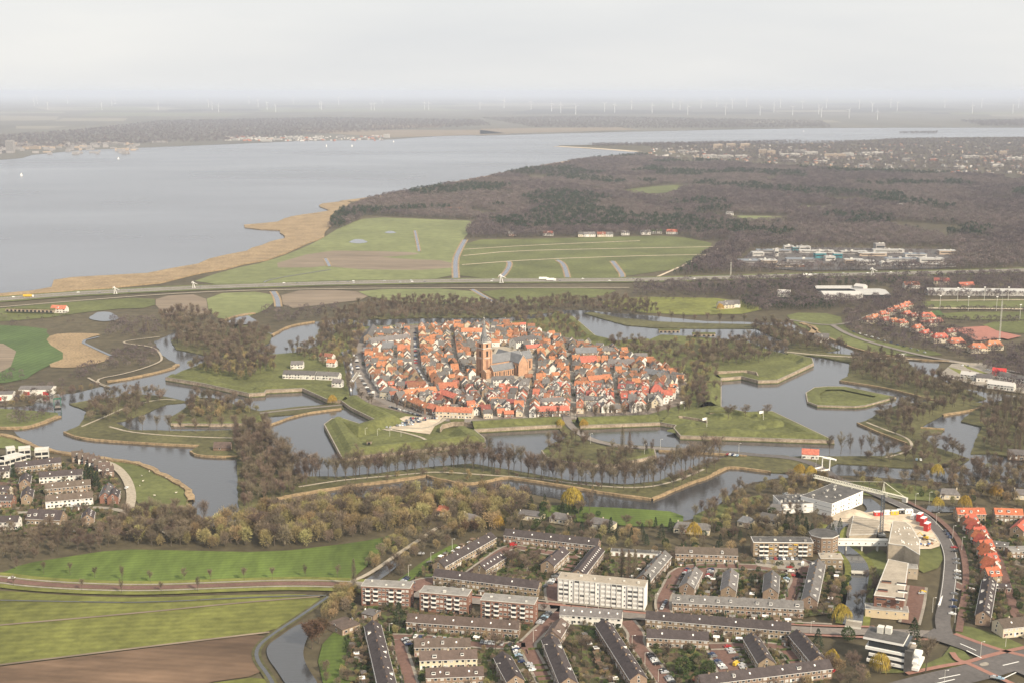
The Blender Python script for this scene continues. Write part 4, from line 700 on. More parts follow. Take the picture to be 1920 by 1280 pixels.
def front(name, A, B_, W, eave, ridge, wm, rm, **k):
    """building whose camera-side wall stands on the photo line A-B (left to right)"""
    cx, cy_, an, L = span(A, B_); return gable(name, cx - math.sin(an) * W / 2, cy_ + math.cos(an) * W / 2, an, L, W, eave, ridge, wm, rm, **k)
def axis(name, A, B_, W, eave, ridge, wm, rm, **k):
    """building whose ridge runs over the photo ground line A-B"""
    cx, cy_, an, L = span(A, B_); return gable(name, cx, cy_, an, L, W, eave, ridge, wm, rm, **k)
def put_windows(parent, x0, x1, y, z0, cols, rows_, dx, dz, w, h, ny_, skip=None, meshes=None, name='window'):
    """single windows as parts sharing their shape; ny_ = -1 front, 1 back"""
    for r_ in range(rows_):
        for c_ in range(cols):
            if skip and skip(r_, c_): continue
            obj(name, meshes[rt.randrange(len(meshes))], parent, (x0 + dx * (c_ + .5), y, z0 + dz * r_), 0 if ny_ < 0 else PI)
def window_mesh(w, h, glass=M_GLASS, mull=1, sill=True):
    mb = MB(); mb.box(0, 0, 0, w, .12, h, M_FRAME); n = mull + 1; pw = (w - .1 * (n + 1)) / n
    for i in range(n): mb.box(-w / 2 + .1 + pw * (i + .5) + .1 * i, -.04, .1, pw, .12, h - .2, glass)
    if sill: mb.box(0, -.06, -.08, w + .1, .22, .08, M_CONC)
    return mb.mesh('window')

# ================================================================ FORTRESS
def bank(name, pts, prof_grass, hw, label, closed=False, wall=True, coping=True):
    """brick scarp wall along the water, grass rampart rising behind it; pts run with the town on their left"""
    P = GP(pts); n = len(P); N_ = []
    for i in range(n):
        def nrm(a, b): d = dist(a, b) or 1; return (-(b[1] - a[1]) / d, (b[0] - a[0]) / d)
        n1 = nrm(P[i - 1], P[i]) if (i > 0 or closed) else None; n2 = nrm(P[i], P[(i + 1) % n]) if (i < n - 1 or closed) else None
        if n1 and n2: v = (n1[0] + n2[0], n1[1] + n2[1]); k = 2 / max(.5, v[0] ** 2 + v[1] ** 2); v = (v[0] * k, v[1] * k)
        else: v = n1 or n2
        N_.append(v)
    def loft(mb, prof, m):
        k = mb.mi(m); base = len(mb.v)
        for d, z in prof:
            for i in range(n): mb.v.append((P[i][0] + N_[i][0] * d, P[i][1] + N_[i][1] * d, z))
        for j in range(len(prof) - 1):
            for i in range(n if closed else n - 1): a = base + j * n + i; b = base + j * n + (i + 1) % n; mb.f.append((a, b, b + n, a + n)); mb.m.append(k)
    o = empty(name, (0, 0, 0))
    if wall: w = MB(); loft(w, [(0, -.5), (.35, hw)], M_WALL); w.build('brick_wall', o); c = MB(); loft(c, [(.2, hw + .02), (.12, hw + .3), (1.1, hw + .32), (1.1, hw)], M_PAVE); c.build('coping', o)
    g = MB(); loft(g, [(.9, hw + .1)] + prof_grass, M_RAMP); g.build('grass_bank', o)
    one(o, 'rampart', label)
    return o
RAMP = [(5, 4.6), (10, 7.6), (13, 7.8), (16, 7.2), (22, 2.2), (25, .4)]
LOWR = [(4, 4.0), (8, 5.2), (11, 5.2), (17, 1.4), (19, .4)]
bank('rampart', [(640, 757), (656, 769), (702, 792), (676, 800), (645, 790), (622, 790), (607, 801), (641, 866), (911, 836), (911, 828), (890, 811)], RAMP, 3.2, 'green front bastion with brick wall and car park inside')
bank('rampart', [(890, 811), (980, 806), (1034, 803), (1054, 803)], RAMP, 3.2, 'straight green rampart left of the entrance road')
bank('rampart', [(1088, 803.5), (1160, 801), (1238, 798)], RAMP, 3.2, 'straight green rampart right of the entrance road')
bank('rampart', [(1238, 798), (1266, 803), (1262, 808), (1275, 823), (1380, 826), (1565, 832), (1448, 776), (1400, 778), (1353, 768)], [(5, 4.6), (10, 6.2), (14, 6.4), (19, 4.0), (30, 3.0)], 3.2, 'pointed olive-green bastion with flag at the front right')
bank('rampart', [(1353, 768), (1353, 714)], RAMP, 3.2, 'short rampart joining the two right bastions')
bank('rampart', [(1353, 714), (1390, 711), (1421, 719), (1458, 718), (1526, 686), (1523, 676), (1490, 669)], LOWR, 3.4, 'green upper right bastion with bare trees')
bank('rampart', [(310, 713), (377, 724), (467, 744), (497, 742), (500, 737), (567, 734), (613, 755), (640, 757)], LOWR, 3.6, 'left bastion with long brick wall and scrubby hill')
bank('rampart', [(1210, 640), (1160, 643), (1117, 633), (1076, 597), (1050, 592)], LOWR, 2.6, 'far green bastion behind the church to the right')
bank('rampart', [(1510, 739), (1513, 756), (1532, 763), (1603, 765), (1623, 763), (1681, 747), (1584, 727), (1549, 727), (1526, 729), (1510, 739)], [(4, 1.9), (9, 2.2), (14, 2.0)], 1.8, 'flat green arrow-shaped island in the right moat')
bank('rampart', [(1014, 848), (1023, 861), (1060, 869), (1100, 874), (1152, 876), (1231, 858), (1228, 846)], [(3, 2.8), (6, 3.0), (9, 1.0), (12, .6)], 2.2, 'wooded ravelin with brick edge before the entrance')
bank('rampart', [(320, 798), (400, 799), (460, 798), (502, 797), (500, 782)], [(3, 2.6), (7, 2.8), (12, .9)], 2.2, 'low wooded ravelin at the left causeway')
bank('rampart', [(1471, 664), (1540, 670), (1592, 680)], [(1.2, 1.0), (3, 1.0)], .9, 'low embankment carrying the path to the right bridge', wall=False)
# raised ground inside the pointed bastion, its gun mounds and casemates
sheet('bastion_ground', inset(GP([(1262, 800), (1285, 818), (1380, 820), (1530, 824), (1450, 784), (1400, 785), (1355, 776), (1345, 760), (1300, 770), (1240, 785)]), 3), 3.1, M_RAMP)
def mound(px, py, r, h, label, sy=1.0):
    x, y = G(px, py); mb = MB(); k = mb.mi(M_RAMP); R_, S_ = 7, 18; rr = random.Random(int(px))
    for i in range(R_ + 1):
        t = i / R_
        for j in range(S_): a = 2 * PI * j / S_; w = r * t * (1 + .12 * math.sin(3 * a + px)); mb.v.append((w * math.cos(a), w * sy * math.sin(a), h * (.5 + .5 * math.cos(PI * t)) * (1 if t < 1 else 0) - (.3 if t == 1 else 0)))
    for i in range(R_):
        for j in range(S_): q = (j + 1) % S_; mb.f.append((i * S_ + j, i * S_ + q, (i + 1) * S_ + q, (i + 1) * S_ + j)); mb.m.append(k)
    o = mb.build('earth_mound', loc=(x, y, 2.4)); one(o, 'mound', label, 'earth mounds on the bastions')
for a in ((1300, 812, 22, 3.5, 'low grass mound at the left of the pointed bastion', .6), (1370, 812, 16, 3, 'rounded grass mound in the middle of the pointed bastion', .7), (1420, 806, 14, 3.5, 'grass mound beside the flag', .8), (1450, 800, 24, 5, 'largest grass mound behind the flag', .8), (1350, 786, 18, 4, 'grass mound at the back of the pointed bastion', 1), (735, 842, 18, 2.4, 'low grass mound inside the front bastion', .6)): mound(*a)
def casemate(px, py, L, label, ang=0.0, n=3, h=3.2):
    x, y = G(px, py); o = empty('casemate', (x, y, 2.0), ang); mb = MB(); mb.box(0, 3, 0, L, 6, h, M_WALL); mb.build('brick_front', o); t = MB(); t.box(0, 3.2, h, L + .8, 6.8, .9, M_RAMP); t.build('earth_roof', o)
    for i in range(n): d = MB(); d.box(0, -.02, .1, L / n * .5, .2, h * .65, M_DARK); d.build('opening', o, (-L / 2 + L * (i + .5) / n, 0, 0))
    one(o, 'casemate', label, 'brick casemates')
casemate(1345, 783, 14, 'brick casemate between two trees on the pointed bastion'); casemate(1262, 794, 10, 'brick casemate with dark door by the white boards', .0, 1); casemate(692, 836, 4, 'small dark brick doorway in the front bastion slope', 0, 1, 2.4)
casemate(1255, 627, 26, 'brick casemate row on the far right rampart', 0, 5); casemate(1320, 634, 28, 'second brick casemate row on the far right rampart', 0, 5); casemate(55, 588, 70, 'long old brick fort wall among the left meadows', -.15, 12, 4)
casemate(858, 800, 12, 'dark arched casemate in the flank beside the car park', .2, 1)
def wall_strip(pts, h, label, th=1.0):
    P = GP(pts); mb = MB()
    for a, b in zip(P, P[1:]): mb.box((a[0] + b[0]) / 2, (a[1] + b[1]) / 2, 0, dist(a, b) + th * .5, th, h, M_WALL, math.atan2(b[1] - a[1], b[0] - a[0]))
    one(mb.build('brick_wall', loc=(0, 0, 1.5)), 'wall', label)
wall_strip([(826, 812), (830, 806), (850, 801), (870, 801), (886, 804)], 4.0, 'curved brick flank wall at the right of the front bastion')
wall_strip([(1262, 790), (1280, 790), (1310, 795), (1325, 799)], 4.0, 'dark brick wall on the pointed bastion by the boards')
wall_strip([(1345, 704), (1400, 702), (1418, 705), (1421, 712)], 3.5, 'inner brick wall at the upper right bastion')
# ================================================================ CHURCH
def church():
    bx, by = G(908, 706); ang = math.radians(-24); o = empty('church', (bx, by, .5), ang)      # x to the right/front along the nave, tower at the left end
    ang = math.radians(38); o.rotation_euler.z = ang
    T = 10.5; th = 37.0
    mb = MB(); mb.box(0, 0, -.5, T, T, th + .5, M_CHBR)
    for a in (-1, 1):
        for b in (-1, 1): mb.box(a * T / 2, b * T / 2, -.5, 1.8, 1.8, th * .8, M_CHBR)
    tower = mb.build('tower', o)
    for z in (20.5, 31, 36.6): c = MB(); c.box(0, 0, z, T + .7, T + .7, .7, M_CONC if z < 36 else M_CHBR); c.build('cornice', tower)
    for s in range(4):
        a = s * PI / 2; ux, uy = math.cos(a), math.sin(a)
        for z, h, w in ((22.5, 6, 2.2), (32.5, 3.2, 2.6)): q = MB(); q.box(0, 0, 0, .3, w, h, M_DARK); q.build('belfry_opening', tower, (ux * (T / 2 + .05), uy * (T / 2 + .05), z), a)
        q = MB(); q.box(0, 0, 0, .2, 2.6, 12, M_BRICKR); q.build('niche', tower, (ux * (T / 2 + .03), uy * (T / 2 + .03), 7), a)
        q = MB(); q.box(0, 0, 0, .25, T + .6, 1.2, M_CONC); q.build('parapet', tower, (ux * (T / 2 + .25), uy * (T / 2 + .25), th), a)
    sp = MB(); k = sp.mi(M_SLATE); rings = [(3.9, th), (3.3, th + 6), (1.7, th + 14), (1.0, th + 17), (1.5, th + 17.4), (1.3, th + 19.5), (.8, th + 20), (.35, th + 25)]
    for r, z in rings:
        for j in range(8): t = 2 * PI * j / 8 + PI / 8; sp.v.append((r * math.cos(t), r * math.sin(t), z))
    for i in range(len(rings) - 1):
        for j in range(8): q = (j + 1) % 8; sp.f.append((i * 8 + j, i * 8 + q, i * 8 + 8 + q, i * 8 + 8 + j)); sp.m.append(k)
    spire = sp.build('spire', o)
    for j in range(8): t = 2 * PI * j / 8 + PI / 8; r = MB(); r.bar((3.95 * math.cos(t), 3.95 * math.sin(t), th + .2), (.5 * math.cos(t), .5 * math.sin(t), th + 24), .16, .1, M_CONC); r.build('rib', spire)
    f = MB(); f.bar((0, 0, th + 25), (0, 0, th + 29), .12, .08, M_FRAME); f.box(0, 0, th + 26, .7, .7, .7, M_FRAME, .6); f.build('finial', spire)
    def hall(nm, x0, x1, yc, W, eave, ridge, rm, wind=True, along=True):
        m = MB(); L = x1 - x0; l = L / 2; w = W / 2; i = m.mi(M_CHBR)
        m.v = [(-l, -w, -.5), (l, -w, -.5), (l, w, -.5), (-l, w, -.5), (-l, -w, eave), (l, -w, eave), (l, w, eave), (-l, w, eave), (-l, 0, ridge), (l, 0, ridge)]; m.f = [(0, 1, 5, 4), (2, 3, 7, 6), (1, 2, 6, 9, 5), (3, 0, 4, 8, 7)]; m.m = [i] * 4
        loc = ((x0 + x1) / 2, yc, 0) if along else (x0, yc, 0); rz = 0 if along else PI / 2
        p = m.build(nm, o, loc, rz)
        for s in (-1, 1):
            r = MB(); q = r.mi(rm); e = .5; k_ = e * (ridge - eave) / w; r.v = [(-l - .3, s * (w + e), eave - k_), (l + .3, s * (w + e), eave - k_), (l + .3, 0, ridge), (-l - .3, 0, ridge)]; r.v += [(a, b, c + .3) for a, b, c in r.v]
            for fc in ((4, 5, 6, 7), (0, 1, 5, 4), (1, 2, 6, 5), (3, 0, 4, 7), (0, 3, 2, 1)): r.f.append(fc); r.m.append(q)
            r.build('roof_slope', p)
        for x in (-l - .2, l + .2):
            for s in (-1, 1): ed = MB(); ed.bar((x, s * (w + .4), eave + .2), (x, 0, ridge + .6), .22, .22, M_CONC); ed.build('gable_coping', p)
        n = max(2, int(L / 5.5))
        for s in (-1, 1):
            for j in range(n):
                x = -l + L * (j + .5) / n
                if wind: g = MB(); g.box(0, 0, 0, 1.7, .2, eave * .6, M_GLASS); g.box(0, s * .06, 0, .2, .2, eave * .6, M_CHBR); g.build('church_window', p, (x, s * (w + .03), eave * .18))
                b = MB(); b.box(0, 0, -.5, .8, 1.2, eave * .85, M_CHBR); b.build('buttress', p, (-l + L * j / n, s * (w + .5), 0))
        return p
    hall('nave', T / 2, 48, 0, 11.5, 15, 22.5, M_SLATE); hall('aisle', T / 2 - 4, 30, -10.2, 9, 8.2, 13.5, M_SLATE); hall('aisle', T / 2 - 4, 30, 10.2, 9, 8.2, 13.5, M_SLATE)
    hall('transept', 36, 36 + 44, 0, 11.5, 14.5, 22.0, M_SLATE, True, False)
    hall('choir', 48, 62, 0, 10.5, 14, 21, M_SLATE); hall('porch', -6, T / 2, -8, 6.5, 7, 9, M_CHBR, False)
    d = MB(); d.box(0, 0, 0, .3, 2.2, 4.5, M_DARK); d.build('door', tower, (-T / 2 - .05, 0, 0))
    one(o, 'church', 'large brick church with tall tower and slate spire')
    c_, s_ = math.cos(ang), math.sin(ang); obstacle([(bx + c_ * a - s_ * b, by + s_ * a + c_ * b) for a, b in ((-9, -18), (28, -18), (28, -24), (45, -24), (66, -9), (66, 10), (45, 24), (28, 24), (-9, 18))])
church()
# ================================================================ THE WALLED TOWN
TOWN = GP([(682, 626), (770, 616), (880, 611), (965, 612), (1010, 622), (1100, 650), (1150, 656), (1205, 678), (1250, 692), (1278, 716), (1268, 745), (1235, 763), (1190, 772), (1080, 777), (1000, 783), (940, 785), (830, 783), (790, 774), (735, 757), (708, 742), (684, 712), (674, 680)])
sheet('town_ground', GP([(660, 620), (770, 610), (965, 608), (1120, 648), (1260, 690), (1290, 720), (1275, 760), (1200, 782), (1000, 790), (820, 790), (760, 775), (690, 757), (655, 745), (660, 680)]), .62, M_TOWN)
STREETS = [[(776, 618), (778, 650), (779, 687), (799, 721), (824, 740), (850, 760), (880, 785)], [(683, 626), (676, 660), (674, 691), (690, 722), (708, 745), (735, 760), (796, 781), (830, 788), (940, 791), (1070, 788)], [(846, 618), (850, 654), (856, 687), (876, 716), (900, 745), (930, 785)], [(680, 692), (779, 690), (856, 690), (890, 706)],
           [(684, 660), (777, 655), (850, 654), (900, 655)], [(706, 728), (800, 722), (876, 716), (960, 722), (1060, 728), (1160, 735), (1265, 742)], [(985, 622), (1000, 650), (1005, 690), (1000, 725), (990, 760), (985, 785)], [(1000, 655), (1060, 662), (1130, 672), (1220, 690)], [(1005, 690), (1080, 698), (1170, 712), (1270, 725)], [(1060, 645), (1070, 690), (1075, 730), (1075, 785)], [(1140, 660), (1150, 710), (1160, 770)], [(900, 745), (1000, 752), (1100, 758), (1220, 762)], [(900, 618), (905, 650)], [(880, 632), (990, 636)], [(1210, 685), (1225, 730), (1215, 768)]]
SP_ = []
for i, s in enumerate(STREETS):
    P = smooth(GP(s), 1); w = 10.0 if i < 2 else 5.0; ribbon('town_street', P, w, .7 + .004 * i, M_PAVE if i > 1 else M_ROADG); SP_.append((resample(P, 2.0), w))
CHURCHYARD = GP([(884, 716), (890, 690), (900, 655), (960, 648), (1000, 660), (1004, 700), (985, 722), (930, 728)])
sheet('churchyard', CHURCHYARD, .68, M_PATH)
placed = []
def clear(x, y, r, pad=0.0):
    for a, b, q in placed:
        if (a - x) ** 2 + (b - y) ** 2 < ((r + q) * .80 + pad) ** 2: return False
    return True
def zone(u, v):
    if 650 < v < 735 and 880 < u < 1005: return 'around the church'
    if v > 762: return 'in the front row left of the gate' if u < 1050 else 'in the front row right of the gate'
    if u < 778: return 'at the town back left' if v < 665 else 'left of the main street' if v < 722 else 'at the left front of the town'
    if u < 880: return 'at the town back centre' if v < 665 else 'between main street and church' if v < 722 else 'in front of the church to the left'
    if u < 1000: return 'behind the church' if v <= 650 else 'in front of the church tower'
    if u < 1100: return 'beyond the church to the right' if v < 690 else 'right of the church'
    return 'in the far right quarter' if v < 700 else 'in the middle right quarter' if v < 742 else 'in the near right quarter'
rh = random.Random(21)
HOUSES = []
RN = {M_ROOFO: 'orange-tiled', M_ROOFR: 'dark-red-tiled', M_ROOFG: 'grey-slated'}; WN = {M_WHITE: 'white', M_CREAM: 'cream', M_BRICK: 'brown-brick', M_BRICKT: 'tan-brick', M_BRICKR: 'red-brick'}
def hero(kind, A, B_, W, eave, ridge, wm, rm, label, cat='house', fn=front, **k):
    o = fn(kind, A, B_, W, eave, ridge, wm, rm, z=.6, **k); one(o, cat, label)
    cx, cy_, an, L = span(A, B_)
    if fn is front: cx -= math.sin(an) * W / 2; cy_ += math.cos(an) * W / 2
    n = max(1, int(L / W))
    for i in range(n): t = (i + .5) / n - .5; placed.append((cx + math.cos(an) * L * t, cy_ + math.sin(an) * L * t, W * .62))
hero('terrace', (758, 751), (820, 744), 9, 6, 9.6, M_BRICKT, M_ROOFO, 'long orange-roofed terrace behind the front terrace', 'terrace', chim=4, dorm=2)
hero('terrace', (752, 757), (795, 777), 9, 6.2, 9.8, M_BRICK, M_ROOFO, 'slanting orange-roofed terrace above the car park', 'terrace', chim=4, dorm=4)
hero('terrace', (797, 776), (814, 780), 9, 6.2, 9.8, M_BRICK, M_ROOFO, 'orange-roofed corner house ending the slanting terrace')
hero('terrace', (817, 783), (885, 786), 9.5, 6, 9.8, M_CREAM, M_ROOFO, 'long orange-roofed cream terrace beside the car park', 'terrace', chim=5)
hero('terrace', (820, 748), (850, 758), 9, 6, 9.6, M_BRICK, M_ROOFO, 'short orange terrace between front rows', 'terrace', chim=2)
hero('hall', (712, 747), (735, 750), 13, 7, 11, M_CREAM, M_ROOFG, 'cream corner hall with hipped grey roof by the harbour', 'hall', hip=5)
hero('barracks', (698, 637), (752, 637), 11, 7.5, 12, M_BRICKT, M_ROOFG, 'long grey-roofed barracks at the town back left', 'barracks', chim=6, dorm=5)
hero('barracks', (697, 655), (770, 646), 10, 8, 12, M_WHITE, M_ROOFG, 'long white-walled barracks wing with grey roof', 'barracks', chim=4)
hero('barracks', (690, 645), (700, 626), 10, 8, 12, M_BRICKT, M_ROOFG, 'end wing of the barracks at the town back left', 'barracks', fn=axis)
hero('house', (716, 662), (738, 662), 12, 6, 12, M_BRICK, M_SLATE, 'dark slate-roofed hall beside the main street')
hero('house', (745, 667), (768, 667), 14, 6, 11, M_BRICKT, M_ROOFO, 'big orange-roofed house on the main street')
hero('house', (680, 668), (697, 668), 11, 6, 9, M_BRICKR, M_SLATE, 'brick house with glass roof at the left street')
hero('house', (1080, 677), (1120, 676), 13, 9, 14, M_BRICKT, M_SLATE, 'long grey chapel roof right of the church', 'chapel')
hero('house', (1090, 692), (1121, 690), 12, 7, 13, M_WHITE, M_ROOFO, 'orange-roofed house before the grey chapel')
hero('house', (1128, 671), (1154, 671), 11, 8, 11, M_CREAM, M_ROOFG, 'cream mansion with grey hipped roof at the far right', hip=4)
hero('house', (1190, 677), (1214, 677), 10, 5, 8, M_WHITE, M_ROOFG, 'white gabled hall standing alone by the rampart')
hero('house', (1140, 692), (1190, 692), 9, 6, 10, M_BRICKR, M_ROOFG, 'stepped-gable brick row with grey roof at the right', 'terrace')
hero('house', (1205, 707), (1240, 714), 10, 5, 9, M_BRICK, M_SLATE, 'long low slate-roofed building at the right rampart')
hero('house', (1105, 726), (1146, 722), 10, 6.5, 10.5, M_WHITE, M_ROOFO, 'large white house with long orange roof')
hero('house', (1017, 769), (1058, 767), 11, 8, 10.5, M_WHITE, M_ROOFG, 'tall white house with grey roof near the gate')
hero('terrace', (1007, 782), (1068, 780), 9, 5.5, 9, M_BRICK, M_ROOFO, 'orange-roofed row beside the entrance road', 'terrace', chim=4)
hero('house', (1219, 746), (1245, 746), 13, 6, 12, M_BRICKT, M_ROOFO, 'hipped orange-roofed house at the right end', hip=5)
hero('house', (1240, 752), (1261, 752), 10, 6, 10, M_WHITE, M_ROOFO, 'white house with bright orange roof at the right end')
hero('house', (1215, 757), (1246, 757), 11, 5, 8.5, M_WHITE, M_ROOFG, 'low white house with grey roof at the right end')
hero('house', (1196, 750), (1216, 750), 9, 7, 8, M_WHITE, M_ROOFR, 'white flat-topped house with red roof edge')
hero('house', (925, 727), (965, 725), 12, 8, 10.5, M_WHITE, M_ROOFG, 'broad white house in front of the church tower')
hero('house', (922, 706), (943, 702), 9, 6, 11, M_WHITE, M_ROOFO, 'white-gabled house with orange roof against the church')
hero('house', (865, 632), (905, 632), 9, 6, 10, M_WHITE, M_ROOFO, 'long orange roof just left of the spire')
hero('house', (988, 663), (1018, 661), 10, 6, 9, M_BRICKT, M_ROOFO, 'orange-roofed building right of the church choir')
hero('house', (968, 655), (1008, 648), 13, 8, 12, M_WHITE, M_ROOFG, 'large pale grey roof behind the church')
hero('house', (976, 627), (986, 627), 7, 12, 14, M_WHITE, M_ROOFO, 'small white tower house with red cap at the town back')
hero('house', (935, 612), (960, 612), 8, 6, 9, M_CREAM, M_ROOFG, 'cream house with grey roof at the town back')
hero('house', (765, 737), (800, 735), 10, 6, 10, M_WHITE, M_ROOFR, 'white house with dark red roof on the main street bend')
hero('house', (824, 740), (858, 738), 11, 6, 11, M_WHITE, M_ROOFO, 'white-gabled house with broad orange roof at the centre front')
def try_house(x, y, ang, L, W, extra=0):
    if not inside((x, y), TOWN) or inside((x, y), CHURCHYARD): return False
    r = math.sqrt(L * W) / 2
    if not clear(x, y, r): return False
    for P, w in SP_:
        for a in P:
            if (a[0] - x) ** 2 + (a[1] - y) ** 2 < (w / 2 + W * .40) ** 2: return False
    placed.append((x, y, r)); HOUSES.append((x, y, ang, L, W)); return True
for P, w in SP_:
    Q = resample(P, 1.0)
    for side in (1, -1):
        i = 2
        while i < len(Q) - 2:
            a, b = Q[i - 2], Q[i + 2]; d = dist(a, b); nx_, ny_ = -(b[1] - a[1]) / d * side, (b[0] - a[0]) / d * side; L = rh.uniform(5, 9.5); W = rh.uniform(6, 9.5); off = w / 2 + W / 2 + rh.uniform(.2, 1.0)
            an = math.atan2(b[1] - a[1], b[0] - a[0]); perp = rh.random() < .38
            try_house(Q[i][0] + nx_ * off, Q[i][1] + ny_ * off, an + (PI / 2 if perp else 0), (W if perp else L) + 0, (L if perp else W)); i += int(rh.uniform(2, 4))
xs_, ys_ = [p[0] for p in TOWN], [p[1] for p in TOWN]
for _ in range(3500):
    x, y = rh.uniform(min(xs_), max(xs_)), rh.uniform(min(ys_), max(ys_)); try_house(x, y, rh.choice((0, PI / 2)) + rh.uniform(-.25, .25), rh.uniform(5, 10), rh.uniform(5, 8))
HOUSES.sort(key=lambda h: h[1]); STUFFH = []
def roofcol(x, y):
    u, v = IMG(x, y); g = .32 + (.2 if v < 650 and u > 780 else 0); r = rh.random()
    return M_ROOFO if r < .32 else M_ROOFR if r < .54 else M_ROOFG
for i, (x, y, an, L, W) in enumerate(HOUSES):
    eave = rh.choice((3.6, 5.2, 5.8, 6.4)) * (1 if L * W > 45 else .75); ridge = eave + W * rh.uniform(.38, .55); rm = roofcol(x, y); wm = rh.choice((M_WHITE, M_WHITE, M_WHITE, M_WHITE, M_CREAM, M_BRICK, M_BRICKT, M_BRICKR))
    if i < 290:
        o = gable('house', x, y, an, L, W, eave, ridge, wm, rm, z=.62, chim=1, dorm=rh.choice((0, 0, 1, 1, 2)), wins=.85, pitch=2.4, rnd=rh)
        reg(o, 'house', RN[rm] + ' ' + WN[wm] + ' house', zone(*IMG(x, y)), 'houses of the walled town')
    else: STUFFH.append((x, y, an, L, W, eave, ridge, wm, rm))
if STUFFH:
    mb = MB()
    for x, y, an, L, W, eave, ridge, wm, rm in STUFFH:
        c_, s_ = math.cos(an), math.sin(an); l, w = L / 2, W / 2; T_ = lambda a, b, z: (x + c_ * a - s_ * b, y + s_ * a + c_ * b, z + .6)
        mb.face([T_(-l, -w, 0), T_(l, -w, 0), T_(l, -w, eave), T_(-l, -w, eave)], wm); mb.face([T_(l, w, 0), T_(-l, w, 0), T_(-l, w, eave), T_(l, w, eave)], wm); mb.face([T_(l, -w, 0), T_(l, w, 0), T_(l, w, eave), T_(l, 0, ridge), T_(l, -w, eave)], wm); mb.face([T_(-l, w, 0), T_(-l, -w, 0), T_(-l, -w, eave), T_(-l, 0, ridge), T_(-l, w, eave)], wm)
        e = .3; k_ = e * (ridge - eave) / w
        mb.face([T_(-l - .2, -w - e, eave - k_ + .1), T_(l + .2, -w - e, eave - k_ + .1), T_(l + .2, 0, ridge + .1), T_(-l - .2, 0, ridge + .1)], rm); mb.face([T_(l + .2, w + e, eave - k_ + .1), T_(-l - .2, w + e, eave - k_ + .1), T_(-l - .2, 0, ridge + .1), T_(l + .2, 0, ridge + .1)], rm)
        for _ in range(2): q = T_(rh.uniform(-l, l) * .8, -w - .03, rh.uniform(.9, max(1, eave - 1.5))); mb.box(q[0], q[1], q[2], 1.1, .1, 1.2, M_FRAME, an); mb.box(q[0] + s_ * .06, q[1] - c_ * .06, q[2] + .12, .8, .1, .95, M_GLASS, an)
        q = T_(rh.uniform(-l, l) * .6, 0, ridge - .6); mb.box(q[0], q[1], q[2], .7, .7, 1.6, M_BRICK, an)
    o = mb.build('town_houses', kind='stuff'); o['label'] = 'remaining small houses and sheds packed at the back of the walled town'
print('TOWN HOUSES', len(HOUSES))
# small yard trees in the town
for _ in range(700):
    x, y = rh.uniform(min(xs_), max(xs_)), rh.uniform(min(ys_), max(ys_))
    if inside((x, y), TOWN) and clear(x, y, .5): TREES.append((rh.choice((BR, BR, EV, SC)), x, y, .6, rh.uniform(.25, .48), 'in the town yards'))
# ================================================================ SUBURB
rb = random.Random(33)
GARD = []      # sheds and hedges are laid out behind the terraces
def terr(fn, A, B_, label, W=9, eave=5.4, ridge=8.6, wm=M_BRICKT, rm=M_ROOFP, chim=None, dorm=0, sky=0, garden=1, cat='terrace', **k):
    L = span(A, B_)[3]; o = fn('terrace', A, B_, W, eave, ridge, wm, rm, chim=max(1, int(L / 10)) if chim is None else chim, dorm=dorm, sky=sky or rb.randrange(2, max(3, int(L / 8))), pitch=3.0, rnd=rb, **k); one(o, cat, label, 'terraces of the suburb')
    for x in (-1, 1):      # gutters
        g = MB(); g.box(0, x * (W / 2 + .42), eave - .32, L + .5, .16, .16, M_FRAME); g.build('gutter', o)
    n = int(L / 5.6)
    for i in range(1, n): 
        g = MB(); g.box(0, 0, 0, .14, .14, eave, M_FRAME if i % 2 else M_FLATG); g.build('downpipe', o, (-L / 2 + L * i / n, -W / 2 - .1, 0)) if i % 2 == 0 else None
    if garden: GARD.append((o.location.x, o.location.y, o.rotation_euler.z, L, W, garden))
    return o
terr(front, (762, 1183), (972, 1198), 'long brown-roofed terrace below the three brick flats', rm=M_ROOFB, wm=M_BRICK, garden=-1)
terr(front, (812, 1096), (1008, 1120), 'long purple-roofed terrace above the brick flats', wm=M_BRICKT, garden=-1)
terr(axis, (822, 1076), (920, 1020), 'slanting purple-roofed terrace along the park edge', wm=M_BRICKT, garden=1)
terr(axis, (899, 1082), (937, 1058), 'short purple-roofed terrace with six skylights by the playground', sky=6, chim=0, garden=0)
terr(front, (944, 1018), (1120, 1038), 'long purple-roofed terrace at the top by the trees', garden=-1)
terr(axis, (1026, 1075), (1055, 1048), 'short purple-roofed terrace right of the playground', garden=-1)
terr(axis, (1084, 1092), (1120, 1046), 'purple-roofed terrace with a long row of skylights', sky=14, chim=0, garden=1)
terr(axis, (728, 1310), (699, 1190), 'steep purple-roofed terrace at the lower left edge', dorm=3, garden=1, wm=M_WHITE)
terr(front, (777, 1232), (882, 1231), 'brown-roofed terrace with taller white section', dorm=3, rm=M_ROOFB, garden=-1)
terr(front, (787, 1257), (895, 1253), 'brown-roofed terrace with cream facade panels', dorm=2, wm=M_CREAM, rm=M_ROOFB, garden=0)
terr(front, (799, 1290), (907, 1286), 'brown-roofed terrace with white dormers at the bottom edge', dorm=4, rm=M_ROOFB, garden=0)
terr(axis, (967, 1296), (942, 1250), 'small purple-roofed terrace on the small green', sky=2, garden=0)
terr(axis, (1066, 1300), (1031, 1216), 'purple-roofed terrace with white dormers at the bottom centre', dorm=2, garden=1)
terr(axis, (1036, 1212), (1052, 1186), 'short brown-roofed terrace beside the white shop row', dorm=2, rm=M_ROOFB, garden=0)
terr(axis, (1197, 1292), (1131, 1188), 'long diagonal purple-roofed terrace with chimney stacks', dorm=1, chim=8, garden=1)
